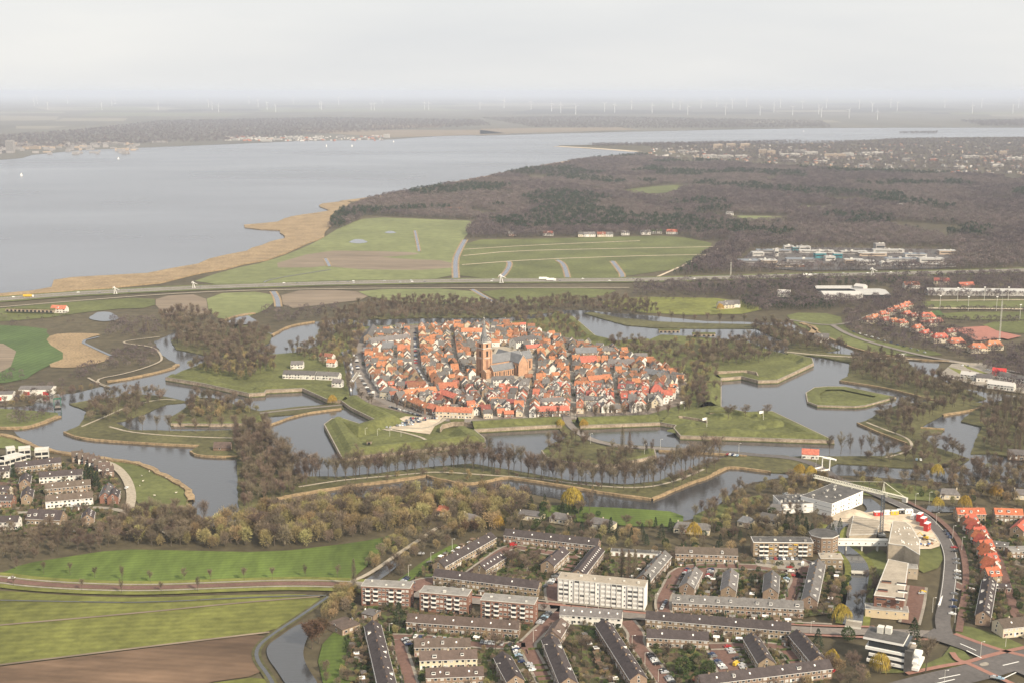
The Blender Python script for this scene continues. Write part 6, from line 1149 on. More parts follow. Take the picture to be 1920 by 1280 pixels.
cars((1458, 930), (1490, 926), 6, 'in the white office car park'); cars((1726, 1110), (1730, 1120), 1, 'behind the red-brick block', skip=0); cars((1860, 1272), (1880, 1276), 2, 'on the junction', across=False, skip=0); cars((1540, 1255), (1565, 1262), 4, 'beside the bottom trees'); cars((1300, 1275), (1330, 1280), 4, 'at the bottom edge of the evergreen lawn')
cars((60, 905), (70, 900), 2, 'among the left terraces'); cars((130, 952), (150, 950), 2, 'in front of the lower white terrace', across=False); car(*G(22, 1086), 3.1, 'driving on the country road', 'white'); car(*G(238, 916), 1.4, 'on the meadow road', 'white'); car(*G(962, 1024), .3, 'at the end of the playground street', 'red', True)
car(*G(1380, 1248), .9, 'in the red paved car park', 'yellow', True); car(*G(1505, 1060), 1.2, 'near the yellow flats', 'white', True); car(*G(1730, 1112), .2, 'behind the red-brick block', 'yellow'); car(*G(790, 1040), 0, 'behind the slanting terrace', 'silver'); cars((1480, 1062), (1486, 1085), 3, 'near the yellow flats')
for r_, (A, B_, n) in enumerate((((742, 800), (775, 797), 7), ((752, 795), (790, 792), 9), ((760, 790), (800, 789), 9), ((768, 786), (826, 786), 13), ((722, 803), (735, 803), 2))): cars(A, B_, n, 'in the fortress car park', across=True, skip=.2, z=1.0, detail=False)
cars((778, 625), (780, 686), 26, 'along the main street of the old town', across=True, skip=.15, z=.9, detail=False); cars((781, 690), (800, 722), 14, 'along the main street of the old town', across=False, skip=.15, z=.9, detail=False); cars((667, 665), (672, 700), 14, 'along the town harbour', across=True, skip=.2, z=.9, detail=False); cars((674, 705), (698, 745), 16, 'along the town harbour', across=True, skip=.1, z=.9, detail=False); cars((730, 764), (790, 782), 14, 'along the front street of the old town', across=False, z=.9, detail=False); cars((890, 792), (1010, 792), 10, 'along the front street of the old town', across=False, skip=.4, z=.9, detail=False)
cars((1362, 853), (1385, 856), 5, 'beside the moat road', detail=False); cars((1800, 686), (1820, 688), 2, 'in the right car park', detail=False); cars((1850, 694), (1870, 700), 5, 'in the right car park', detail=False); cars((1700, 862), (1730, 864), 4, 'on the right island track', detail=False); cars((1690, 612), (1760, 636), 16, 'along the tree-lined right road', detail=False); cars((1595, 622), (1740, 664), 12, 'along the tree-lined right road', across=False, detail=False)
print('CARS', NCAR)
# ================================================================ CRANE AND BUILDING SITE
def lattice(mb, a, b, w, n, m, r=.1, tri=False):
    a, b = Vector(a), Vector(b); d = (b - a).normalized(); u = d.cross(Vector((0, 0, 1))); u = u.normalized() if u.length > .01 else Vector((1, 0, 0)); v = u.cross(d).normalized()
    off = [u * w / 2 + v * w / 2, -u * w / 2 + v * w / 2, -u * w / 2 - v * w / 2, u * w / 2 - v * w / 2] if not tri else [-v * w / 2 + u * w / 2, -v * w / 2 - u * w / 2, v * w / 2]
    k = len(off)
    for o_ in off: mb.bar(a + o_, b + o_, r * 1.5, r * 1.5, m)
    for i in range(n):
        p, q = a.lerp(b, i / n), a.lerp(b, (i + 1) / n)
        for j in range(k): mb.bar(p + off[j], q + off[(j + 1) % k], r, r, m); mb.bar(p + off[j], p + off[(j + 1) % k], r, r, m)
M_CRANE = mat('crane_yellow_white', (0.84, 0.80, 0.66), .08, 1, rough=.5); M_MAST = mat('crane_mast_grey', (0.16, 0.18, 0.20), .1, 1, rough=.6)
bx_, by_ = G(1652, 1003); hz = 30.0; o = empty('tower_crane', (bx_, by_, .5)); tip = G(1527, 893, hz); cj = G(1703, 929, hz); T_ = Vector((tip[0] - bx_, tip[1] - by_, hz)); C_ = Vector((cj[0] - bx_, cj[1] - by_, hz)); C_ = -Vector((T_.x, T_.y, 0)).normalized() * Vector((C_.x, C_.y, 0)).length + Vector((0, 0, hz))
m_ = MB(); lattice(m_, (0, 0, 0), (0, 0, hz - 1), 1.9, 16, M_MAST, .11); m_.build('mast', o); j_ = MB(); lattice(j_, (0, 0, hz), T_, 2.0, 26, M_CRANE, .18, True); j_.build('jib', o); c_ = MB(); lattice(c_, (0, 0, hz), C_, 1.5, 6, M_CRANE, .13); c_.build('counter_jib', o)
a_ = MB(); top = Vector((0, 0, hz + 8)); 
for q in ((-.9, -.9), (.9, -.9), (.9, .9), (-.9, .9)): a_.bar((q[0], q[1], hz), top, .16, .12, M_CRANE)
a_.build('tower_head', o); p_ = MB(); p_.bar(top, Vector((0, 0, hz)).lerp(T_, .62) + Vector((0, 0, 1)), .1, .1, M_CRANE); p_.build('jib_tie', o); p_ = MB(); p_.bar(top, C_ + Vector((0, 0, .8)), .16, .16, M_CRANE); p_.build('counter_tie', o); w_ = MB(); w_.box(C_.x, C_.y, hz - 2.6, 3, 2.4, 3.2, M_CONC, math.atan2(C_.y, C_.x)); w_.build('counterweight', o); w_ = MB(); w_.box(1.6, -1.2, hz - 2.2, 1.6, 1.8, 2.2, M_CRANE); w_.build('cab', o); w_ = MB(); w_.box(0, 0, -.4, 5, 5, 1.2, M_CONC); w_.build('base', o)
one(o, 'crane', 'tall tower crane with long pale lattice jib over the building site')
o, Q = poly_block('unfinished_slab', [(1592, 1012), (1642, 1010), (1652, 985), (1600, 975)], 3.0, M_TAN, M_FLATB, 'tan unfinished concrete deck on the building site', 'deck')
for i in range(9): q = MB(); t = (i + .5) / 9; q.box(0, 0, 3.45, 24, .25, .2, M_PAVE); q.build('formwork_beam', o, (0, -15 + 32 * t, 0), -.05)
mound(1600, 969, 16, 5, 'pale sand heap at the back of the building site'); bpy.data.objects[-1] if False else None
for ob in [o_ for o_ in bpy.data.objects if o_.name.startswith('earth_mound') and 'sand' in o_.get('label', '')]: ob.data.materials.clear(); ob.data.materials.append(M_SAND); ob['group'] = 'sand heaps'; ob.name = 'sand_heap'; ob.location.z = .6
def cabin(px, py, sx, sy, sz, m, label, an=0.0, stripe=M_FRAME):
    x, y = G(px, py); o = empty('site_cabin', (x, y, .76), an); mb = MB(); mb.box(0, 0, 0, sx, sy, sz, m); mb.build('cabin', o); r = MB(); r.box(0, 0, sz, sx + .1, sy + .1, .15, stripe); r.build('roof', o)
    for i in range(max(1, int(sx / 3))): obj('window', WS[0], o, (-sx / 2 + sx * (i + .5) / max(1, int(sx / 3)), -sy / 2 - .02, sz * .4))
    one(o, 'site cabin', label, 'site cabins beside the building site')
for i, (x, y, m, lb) in enumerate(((1738, 995, M_RED, 'red site cabin stack, nearest the tan block'), (1731, 985, M_RED, 'red site cabin stack, second from the road'), (1724, 977, M_RED, 'red site cabin stack, farthest up the road'), (1713, 973, M_FRAME, 'white site cabin behind the red stacks'), (1646, 967, M_RED, 'red and white cabin left of the crane'), (1663, 965, M_FRAME, 'white cabin right of the crane'), (1676, 965, M_YELLOW, 'yellow container behind the crane'), (1690, 963, M_DARK, 'black container behind the crane'), (1703, 963, M_FRAME, 'white container at the site entrance'))): cabin(x, y, 6, 3, 5.4 if i < 3 else 2.8, m, lb, .9 if i < 4 else .1)
def excavator(px, py, label, an):
    x, y = G(px, py); o = empty('excavator', (x, y, .76), an); t = MB(); t.box(0, -1.1, 0, 3.6, .6, .8, M_TYRE); t.build('track', o); t = MB(); t.box(0, 1.1, 0, 3.6, .6, .8, M_TYRE); t.build('track', o); b = MB(); b.box(-.3, 0, .8, 3.2, 2.4, 1.4, M_YELLOW); b.box(.6, .6, 2.2, 1.4, 1.1, 1.2, M_GLASS); b.build('cab', o); a = MB(); a.bar((1, -.3, 1.6), (4, -.3, 4.2), .3, .25, M_YELLOW); a.bar((4, -.3, 4.2), (6.2, -.3, 2.0), .22, .18, M_YELLOW); a.build('arm', o); k = MB(); k.box(6.3, -.3, 1.1, 1.1, 1.3, 1.0, M_MAST); k.build('bucket', o); one(o, 'excavator', label, 'excavators on the building site')
excavator(1690, 996, 'yellow excavator beside the tan block', .2); excavator(1735, 1012, 'yellow excavator near the curved road', 2.6)
for i in range(26):
    x, y = G(rb.uniform(1660, 1755), rb.uniform(1002, 1026)); 
    if inside((x, y), GP([(1700, 1030), (1690, 1002), (1745, 990), (1765, 1012), (1760, 1030)])) and not blocked(x, y): mb = MB(); mb.box(0, 0, 0, rb.uniform(1, 4), rb.uniform(.8, 2), rb.uniform(.3, 1.6), rb.choice((M_WOODB, M_PAVE, M_BLUE, M_FRAME, M_ROOFO, M_STEEL))); mb.box(0, 0, -.0, .4, 2.4, .2, M_WOODB); reg(mb.build('pallet_stack', loc=(x, y, .76), rz=rb.uniform(0, 3)), 'pallet stack', 'stack of building materials', 'on the sandy building site')
# ================================================================ STREET FURNITURE
def lamp(px, py, h, where, z=.6, an=0.0):
    x, y = G(px, py); o = empty('lamp_post', (x, y, z), an); p = MB(); p.bar((0, 0, 0), (0, 0, h), .14, .09, M_STEEL, 6); p.build('pole', o); a = MB(); a.bar((0, 0, h), (1.3, 0, h + .15), .06, .05, M_STEEL); a.build('arm', o); l_ = MB(); l_.box(1.5, 0, h + .05, .8, .3, .18, M_FRAME); l_.build('lamp_head', o); reg(o, 'lamp post', 'slim pale lamp post', where, 'street lamps')
for x, y in ((1185, 1215), (1209, 1248), (1234, 1280), (1228, 1135)): lamp(x, y, 7, 'along the diagonal red street')
for x, y in ((766, 1080), (808, 1056), (848, 1030)): lamp(x, y, 7, 'on the green park edge')
for x, y in ((1755, 985), (1786, 1010), (1803, 1032), (1716, 948), (1742, 945)): lamp(x, y, 9, 'along the curved road')
for x, y in ((730, 1192), (1100, 1140), (1122, 1142), (1000, 1205), (1020, 1232), (932, 1268), (1405, 1180), (1520, 1188)): lamp(x, y, 7, 'in the terrace streets')
for x, y in ((1107, 832), (1208, 852), (1238, 843), (1315, 848), (1385, 851)): lamp(x, y, 9, 'along the entrance causeway')
for x, y in ((685, 818), (708, 820), (731, 821), (752, 822)): lamp(x, y, 6, 'inside the front bastion', 2)
for x, y in ((1748, 1150), (1790, 1170), (1838, 1235), (1885, 1215), (1770, 1290)): lamp(x, y, 9, 'at the big junction', 1.0)
def flag(px, py, h, label, z=3.2):
    x, y = G(px, py); o = empty('flagpole', (x, y, z)); p = MB(); p.bar((0, 0, 0), (0, 0, h), .16, .1, M_FRAME, 6); p.build('pole', o); f = MB(); k = f.mi(M_FRAME)
    for i in range(6): t = i / 5; f.v += [(-4.2 * t, .35 * math.sin(5 * t), h - .1 - .5 * t), (-4.2 * t, .35 * math.sin(5 * t + .4), h - 2.6 - .5 * t)]
    for i in range(5): f.f.append((2 * i, 2 * i + 1, 2 * i + 3, 2 * i + 2)); f.m.append(k)
    f.build('flag', o); one(o, 'flagpole', label, 'flagpoles')
flag(1431, 793, 9, 'flagpole with white flag on the pointed bastion'); flag(1283, 768, 8, 'flagpole with white flag behind the right curtain', 1); flag(1325, 806, 9, 'bare white pole with small pennant on the pointed bastion'); flag(703, 748, 8, 'white pole by the harbour square', .7)
def drawbridge(px, py, an, label, m=M_FRAME, s=1.0):
    x, y = G(px, py); o = empty('drawbridge', (x, y, .8), an); o.scale = (s, s, s)
    for sx in (-3.2, 3.2): p = MB(); p.box(sx, 0, -1, .5, .5, 8.2, m); p.build('post', o)
    t = MB(); t.box(0, 0, 7.2, 7.4, .6, .6, m); t.build('cross_beam', o)
    for sx in (-2.6, 2.6): b = MB(); b.bar((sx, -6, 9.4), (sx, 6, 6.2), .28, .28, m); b.build('balance_beam', o); c = MB(); c.bar((sx, -6, 9.3), (sx, -6.5, .6), .06, .06, m); c.build('chain', o)
    w = MB(); w.box(0, 5.8, 5.6, 6, 1.0, 1.0, m); w.build('counterweight', o); d = MB(); d.box(0, -3.5, 0, 6, 8, .4, M_ROADG); d.build('deck', o); r = MB()
    r.box(-3, -3.5, .4, .1, 8, 1, m); r.build('railing', o); r = MB(); r.box(3, -3.5, .4, .1, 8, 1, m); r.build('railing', o); one(o, 'drawbridge', label, 'drawbridges over the moats')
drawbridge(1548, 881, -1.0, 'white drawbridge beside the orange-roofed house', s=1.25); drawbridge(1689, 677, .2, 'white drawbridge at the far right moat'); drawbridge(108, 762, .4, 'dark green drawbridge on the left moat', M_GREENP)
def bridge(pts, w, label, z=1.3):
    P = GP(pts); a, b = P; an = math.atan2(b[1] - a[1], b[0] - a[0]); L = dist(a, b); o = empty('canal_bridge', ((a[0] + b[0]) / 2, (a[1] + b[1]) / 2, z), an); d = MB(); d.box(0, 0, -.4, L, w, .4, M_PAVE); d.build('deck', o)
    for s in (-1, 1): r = MB(); r.box(0, s * (w / 2 - .1), 0, L, .12, 1.0, M_STEEL); r.build('railing', o); p = MB(); p.box(s * L * .3, 0, -1.8, .5, w, 1.4, M_CONC); p.build('pier', o)
    one(o, 'bridge', label, 'canal bridges')
bridge([(1596, 1076), (1622, 1077)], 2.5, 'narrow footbridge over the suburb canal'); bridge([(1585, 1172), (1615, 1176)], 10, 'street bridge over the suburb canal', 1.0); bridge([(655, 725), (672, 700)], 4, 'small bridge over the town harbour')
sheet('harbour_water', GP([(640, 660), (655, 655), (664, 700), (672, 740), (656, 742), (648, 700)]), .78, M_MOAT)
for i in range(9):
    x, y = G(rb.uniform(655, 664), 668 + 8 * i); mb = MB(); mb.prism([(-.9, -3), (.9, -3), (1.0, 1), (.0, 3.4), (-1.0, 1)], 0, .9, M_FRAME, M_BLUE); h = mb.build('moored_boat', loc=(x, y, .8), rz=rb.uniform(-.2, .2)); c = MB(); c.box(0, -.6, .9, 1.2, 2.0, .7, M_FRAME); c.build('cabin', h); reg(h, 'boat', 'small moored boat', 'in the town harbour', 'boats in the town harbour')
# sheep on the meadow
SHEEP = MB(); M_WOOL = mat('wool', (.62, .57, .48), .15, 2); ring = []
for i in range(7):
    t = i / 6; x = -.55 + 1.1 * t; r = .34 * math.sin(PI * min(.97, max(.06, t))) ** .45; ring.append([(x, r * .9 * math.cos(a), .62 + r * math.sin(a)) for a in [j * PI / 4 for j in range(8)]])
base = 0; kk = SHEEP.mi(M_WOOL)
for R0 in ring: SHEEP.v += R0
for i in range(6):
    for j in range(8): q = (j + 1) % 8; SHEEP.f.append((i * 8 + j, i * 8 + q, i * 8 + 8 + q, i * 8 + 8 + j)); SHEEP.m.append(kk)
SHEEP.bar((.5, 0, .7), (.72, 0, .95), .15, .12, M_WOOL, 6); SHEEP.bar((.7, 0, .98), (.95, 0, .82), .12, .07, M_WOOL, 6)
for a in (-.35, .35):
    for s in (-.16, .16): SHEEP.bar((a, s, .45), (a - .04, s, .22), .07, .05, M_WOOL); SHEEP.bar((a - .04, s, .22), (a, s, 0), .05, .04, M_BARK)
SHEEP = SHEEP.mesh('sheep')
for x, y in ((266, 893), (268, 903), (262, 912), (313, 897), (280, 885), (330, 925), (345, 915), (290, 930)): o = obj('sheep', SHEEP, None, (*G(x, y), .35), rb.uniform(0, 6)); o.scale = (1.3,) * 3; reg(o, 'sheep', 'grazing pale sheep', 'on the meadow by the left moat', 'sheep on the meadow')
# ================================================================ FAR THINGS
rf = random.Random(77)
M_TURB = mat('turbine_white', (.80, .80, .80), .03, 1)
def turbine_meshes():
    t = MB(); t.bar((0, 0, 0), (0, 0, 1), .030, .018, M_TURB, 8); n = MB(); n.box(0, 0, .985, .035, .10, .035, M_TURB); b = MB(); b.bar((0, 0, 0), (0, 0, .25), .013, .018, M_TURB, 4); b.bar((0, 0, .25), (0, 0, .62), .018, .006, M_TURB, 4); return t.mesh('tower'), n.mesh('nacelle'), b.mesh('blade')
TT, TN, TB = turbine_meshes()
def turbine(px, py, hp, where):
    x, y = G(px, py); h = min(235, hp / (py - HORIZON) * CAMH * .8); w = max(1.0, .9 * y / 25000 * 2); o = empty('wind_turbine', (x, y, 0), rf.uniform(-.4, .4)); o.scale = (h, h, h); t = obj('tower', TT, o); nc = obj('nacelle', TN, o); r0 = rf.uniform(0, 2.1)
    for k in range(3): b = obj('blade', TB, nc, (0, -.06, 1.0)); b.rotation_euler = (0, r0 + k * 2 * PI / 3, 0); b.scale = (1, 1, .55)
    reg(o, 'wind turbine', 'slender white wind turbine', where, 'wind turbines across the lake')
for x, y in ((64, 199), (70, 196), (90, 207), (127, 195), (191, 207), (210, 199), (216, 196), (297, 207), (370, 189), (391, 202), (398, 207), (410, 211), (467, 195), (484, 202), (501, 207), (517, 211), (600, 205), (603, 207), (635, 197), (550, 195), (696, 207), (702, 208), (717, 194), (796, 206), (804, 207), (900, 207), (945, 202), (752, 182), (640, 186)): turbine(x, y, 17, 'over the far left polder')
for x, y in ((85, 120), (180, 125), (253, 132), (285, 135), (338, 142), (440, 133), (475, 135), (535, 125), (607, 138), (680, 120), (706, 125), (733, 143), (780, 120), (835, 115), (866, 143), (890, 122), (940, 115), (988, 145), (1037, 135), (1060, 118), (1103, 145), (1138, 122), (1195, 140), (1204, 152), (1222, 120), (1302, 155), (1338, 122), (1384, 133), (1402, 160), (1449, 118), (1472, 130), (1640, 118), (1737, 138), (1770, 118), (1880, 138), (1900, 118)): turbine(900 + x / 1.882, 140 + y / 1.882, 20, 'over the far right polder')
for i in range(34): turbine(rf.uniform(930, 1500), rf.uniform(186, 191), 9, 'on the faint horizon row')
# far shore town, harbour town
M_FW = mat('far_white', (.50, .48, .45), .05, 1); M_FT = mat('far_tan', (.42, .33, .25), .1, 1); M_FR = mat('far_red', (.40, .16, .10), .1, 1); M_FG = mat('far_grey', (.30, .28, .27), .1, 1)
def far_block(px, py, L, W, h, m, look, where, name='far_building', group=None):
    x, y = G(px, py); o = empty(name, (x, y, 0), rf.uniform(-.15, .15)); b = MB(); b.box(0, 0, -.5, L, W, h, m); b.build('wall', o); r = MB(); r.box(0, 0, h - .5, L * .96, W * .9, 1.0, M_FG); r.box(L * .2, 0, h + .4, L * .15, W * .4, 2, m); r.build('roof', o); g = MB()
    for s in range(max(1, int(h / 3.2))): g.box(0, -W / 2 - .05, 1 + s * 3.2, L * .92, .2, 1.1, M_GLASS)
    g.build('glazing', o, kind='stuff'); reg(o, 'building', look, where, group)
LKS = {M_FW: 'white', M_FT: 'tan', M_FR: 'red-brick', M_FG: 'grey'}
for px, py, L, h, m in ((1345, 278, 60, 22, M_FT), (1370, 277, 60, 22, M_FT), (1396, 277, 60, 22, M_FT), (1330, 296, 80, 14, M_FW), (1360, 297, 90, 14, M_FW), (1390, 296, 70, 12, M_FW), (1430, 288, 50, 20, M_FT), (1445, 290, 50, 20, M_FT), (1480, 293, 120, 12, M_FW), (1500, 286, 80, 12, M_FG), (1520, 290, 80, 14, M_FW), (1560, 296, 90, 18, M_FT), (1575, 296, 60, 18, M_FT), (1590, 293, 60, 16, M_FW), (1635, 290, 130, 12, M_FW), (1700, 302, 50, 12, M_FG), (1750, 302, 40, 10, M_FR), (1820, 297, 90, 12, M_FW), (1850, 297, 120, 10, M_FT), (1880, 292, 40, 22, M_FT), (1900, 300, 90, 12, M_FW), (1800, 316, 60, 9, M_FW), (1870, 312, 60, 9, M_FW), (1680, 325, 80, 10, M_FR), (1700, 327, 60, 10, M_FR), (1280, 285, 60, 9, M_FW), (1300, 287, 70, 9, M_FW), (1260, 287, 40, 9, M_FT), (1620, 312, 60, 9, M_FG), (1480, 303, 70, 9, M_FG), (1540, 305, 60, 9, M_FW)): far_block(px, py, L * .8, 18, h, m, LKS[m] + ' block', 'in the far harbour town on the right', group='blocks of the far harbour town')
for px, py, L, h, m in ((440, 264, 60, 10, M_FW), (460, 262, 80, 12, M_FW), (490, 262, 60, 12, M_FW), (500, 266, 60, 14, M_FW), (520, 263, 60, 10, M_FW), (550, 261, 80, 14, M_FW), (580, 263, 40, 8, M_FR), (600, 258, 50, 10, M_FW), (640, 258, 60, 10, M_FG), (700, 259, 60, 10, M_FG), (725, 259, 40, 24, M_FW), (20, 287, 40, 60, M_FG), (60, 280, 90, 16, M_FT), (190, 273, 120, 14, M_FG), (215, 273, 120, 14, M_FG), (300, 269, 90, 12, M_FG)): far_block(px, py, L, 20, h, m, LKS[m] + ' block', 'on the far left lake shore', group='blocks on the far lake shore')
mb = MB()
for i in range(520):
    px = rf.uniform(1195, 1960); py = rf.uniform(268, 332)
    if py < 268 + (1330 - px) * .12 or py > 292 + (px - 1195) * .075: continue
    x, y = G(px, py); w = rf.uniform(8, 20); m = rf.choice((M_FW, M_FT, M_FR, M_FG, M_FG, M_FR)); an = rf.uniform(0, 3); mb.box(x, y, 0, w, 9, 6, rf.choice((M_FW, M_FT, M_FG)), an); mb.box(x, y, 6, w, 6, 2.4, m, an)
for i in range(160): x, y = G(rf.uniform(420, 720), rf.uniform(256, 265)); mb.box(x, y, 0, rf.uniform(10, 30), 10, 7, rf.choice((M_FW, M_FW, M_FR, M_FG)), rf.uniform(0, 3))
for i in range(120): x, y = G(rf.uniform(-20, 260), rf.uniform(268, 290)); mb.box(x, y, 0, rf.uniform(10, 40), 12, rf.uniform(6, 14), rf.choice((M_FT, M_FG, M_FG, M_FG)), rf.uniform(-.3, .3))
o = mb.build('far_town_houses', kind='stuff'); o['label'] = 'countless small roofs of the far towns round the lake'
# ---- industrial estate beside the forest
M_TEAL = mat('teal_cladding', (.06, .22, .26), .1, .5); M_BLUEG = mat('blue_grey_roof', (.20, .22, .25), .1, .2); M_LG = mat('light_grey_roof', (.42, .41, .39), .1, .2)
IND = ((1405, 492, 55, 30, 7, M_FG, M_BLUEG, 'dark glass-roofed hall at the left end'), (1420, 480, 30, 20, 12, M_FW, M_LG, 'white block behind the glass-roofed hall'), (1450, 474, 90, 25, 9, M_FG, M_BLUEG, 'long blue-grey hall at the back left'), (1440, 493, 40, 30, 9, M_FT, M_LG, 'pale arched hall'), (1475, 500, 60, 22, 7, M_FT, M_LG, 'low tan hall at the front left'), (1455, 481, 10, 10, 22, M_FW, M_FW, 'white tower block'), (1478, 468, 25, 15, 12, M_FW, M_LG, 'small white block at the back'), (1492, 470, 20, 15, 11, M_TEAL, M_LG, 'small teal block at the back'), (1508, 470, 30, 18, 13, M_FW, M_LG, 'white stepped block at the back'), (1500, 490, 70, 25, 8, M_FG, M_BLUEG, 'grey hall in the middle left'), (1495, 500, 30, 15, 6, M_FR, M_LG, 'low red-brick workshop'),
       (1537, 484, 28, 16, 15, M_TEAL, M_LG, 'left teal tower'), (1555, 489, 25, 16, 13, M_FW, M_LG, 'white box between teal towers'), (1570, 484, 22, 16, 14, M_TEAL, M_LG, 'right teal tower'), (1530, 474, 90, 20, 7, M_FW, M_LG, 'long white shed at the back middle'), (1600, 476, 70, 18, 8, M_FG, M_LG, 'grey shed at the back middle'), (1600, 494, 45, 20, 12, M_FT, M_LG, 'tan block in the middle'), (1622, 497, 45, 20, 12, M_FW, M_LG, 'white block in the middle'), (1635, 480, 70, 20, 9, M_FT, M_LG, 'long tan hall behind the middle'), (1648, 470, 25, 20, 22, M_FG, M_FG, 'tall grey block at the back right'), (1665, 474, 80, 18, 10, M_FW, M_LG, 'long white hall at the back right'), (1660, 499, 25, 18, 11, M_FW, M_LG, 'white cube at the front'), (1690, 490, 80, 22, 9, M_FW, M_BLUEG, 'blue-roofed hall at the front right'), (1715, 482, 55, 22, 10, M_FW, M_BLUEG, 'white hall with blue stripe'), (1745, 492, 60, 24, 12, M_FW, M_LG, 'big white hall at the right'), (1775, 477, 45, 22, 12, M_FT, M_LG, 'slanted tan hall at the right end'), (1760, 500, 80, 14, 7, M_FG, M_LG, 'long dark office strip at the right front'), (1700, 501, 60, 14, 7, M_FG, M_LG, 'long dark office strip at the front'))
for px, py, L, W, h, wm, rm, lb in IND:
    h *= .62; L *= .72; W *= .8
    x, y = G(px, py); o = empty('factory_hall', (x, y, .3), rf.uniform(-.08, .08)); b = MB(); b.box(0, 0, -.5, L, W, h, wm); b.build('wall', o); r = MB(); r.box(0, 0, h - .5, L + .4, W + .4, .6, rm); r.build('roof', o)
    for i in range(max(2, int(L / 14))): v = MB(); v.box(0, 0, h + .1, rf.uniform(2, 5), rf.uniform(2, 4), rf.uniform(1, 2.5), rf.choice((M_FW, M_FG, M_STEEL))); v.build('roof_unit', o, (-L / 2 + L * rf.uniform(.1, .9), rf.uniform(-.3, .3) * W, 0))
    g = MB(); g.box(0, -W / 2 - .05, h * .45, L * .85, .2, h * .22, M_GLASS); g.build('glazing', o, kind='stuff'); one(o, 'factory', lb + ' of the industrial estate', 'halls of the industrial estate')
o = sheet('industrial_yard', GP([(1380, 498), (1410, 470), (1530, 464), (1780, 468), (1795, 482), (1765, 504), (1500, 508)]), .3, M_ASPH)
# greenhouses, barns, farms
for A, B_, W, h, wm, rm, lb in (((1545, 562), (1618, 562), 40, 6, M_FW, M_FW, 'white flat nursery hall'), ((1600, 548), (1618, 550), 14, 9, M_FW, M_FW, 'white gabled hall beside the nursery'), ((1612, 560), (1670, 560), 60, 5, M_GLASS, M_LG, 'grey glasshouse beside the nursery hall'), ((1530, 548), (1600, 548), 18, 5, M_GLASS, M_LG, 'long glasshouse behind the nursery hall'), ((1740, 554), (1960, 556), 22, 6, M_FW, M_LG, 'saw-toothed glasshouse row above the pitches')):
    o = front('glasshouse', A, B_, W, h, h + 3, wm, rm, chim=0, wins=0); one(o, 'glasshouse', lb)
for i, (px, py, rm, wm, lb) in enumerate(((842, 396, M_ROOFO, M_WHITE, 'orange-roofed farmhouse in the lakeside wood'), (820, 394, M_ROOFG, M_WHITE, 'white barn left of the orange farmhouse'), (860, 396, M_ROOFR, M_WHITE, 'small white house right of the orange farmhouse'), (1028, 442, M_ROOFR, M_WHITE, 'white house with red roof at the forest edge'), (1105, 444, M_ROOFG, M_WHITE, 'low white house at the forest edge'), (1095, 444, M_ROOFG, M_CREAM, 'cream house at the forest edge'), (1130, 444, M_ROOFR, M_CREAM, 'gabled cream house at the forest edge'), (1140, 444, M_ROOFG, M_WHITE, 'gabled white house at the forest edge'), (1172, 441, M_ROOFG, M_WHITE, 'white chalet at the forest edge'), (1210, 440, M_ROOFG, M_WHITE, 'small white hut at the forest edge'), (1231, 438, M_EMER, M_WHITE, 'green-roofed house at the forest edge'), (1260, 439, M_ROOFO, M_WHITE, 'red-roofed villa at the forest edge'), (960, 443, M_ROOFG, M_BRICK, 'dark barn at the forest edge'), (1500, 370, M_EMER, M_WHITE, 'white estate with green roofs in the forest'), (1480, 371, M_ROOFR, M_WHITE, 'red-roofed wing in the forest'), (1688, 389, M_FW, M_WHITE, 'long white villa in the forest'), (1636, 388, M_ROOFG, M_CREAM, 'cream villa in the forest'), (1722, 389, M_ROOFG, M_WHITE, 'small white villa in the forest'), (1368, 404, M_ROOFG, M_WHITE, 'white house above the forest meadow'), (1372, 576, M_ROOFG, M_WHITE, 'white farmhouse by the right meadow'), (1360, 578, M_ROOFG, M_CREAM, 'cream barn by the right meadow'), (1470, 556, M_FW, M_WHITE, 'white shed among the nursery conifers'), (1708, 540, M_ROOFR, M_WHITE, 'red-roofed house beside the wood'), (1765, 533, M_ROOFR, M_CREAM, 'red gabled house beside the motorway wood'), (1810, 541, M_ROOFO, M_BRICK, 'orange-roofed house beside the motorway wood'), (112, 586, M_ROOFO, M_WHITE, 'white hut in the old fort'), (1540, 640, M_ROOFG, M_WHITE, 'white kiosk by the right moat'))):
    o = gable('farmhouse', *G(px, py), rf.uniform(-.3, .3), rf.uniform(16, 26), 11, 5, 9.5, wm, rm, chim=1, dorm=1, rnd=rf, pitch=4); one(o, 'house', lb, 'houses in and beside the forest')
for i, (px, py) in enumerate(((1628, 606), (1640, 602), (1655, 596), (1668, 591), (1680, 586), (1692, 582), (1660, 607), (1675, 610), (1700, 578), (1712, 600), (1690, 612), (1720, 622), (1745, 612), (1735, 632), (1700, 596), (1780, 630))): o = gable('villa', *G(px, py), .5, 15, 10, 5, 9, M_CREAM, M_ROOFO if i % 3 else M_ROOFR, chim=2, dorm=2, hip=3, rnd=rf); reg(o, 'villa', 'orange-roofed villa', 'in the right villa row', 'orange-roofed villas on the right')
for i, (px, py, lb) in enumerate(((1762, 641, 'orange hipped villa, left of the three by the right road'), (1792, 650, 'orange hipped villa, middle of the three by the right road'), (1832, 660, 'orange hipped villa, right of the three by the right road'), (1862, 655, 'small orange-roofed villa behind the right three'), (1738, 601, 'wide orange roof beside the tennis courts'))): o = gable('villa', *G(px, py), .1, 20, 12, 5.5, 10.5, M_CREAM, M_ROOFO, chim=2, dorm=3, hip=4, rnd=rf); one(o, 'villa', lb, 'orange-roofed villas on the right')
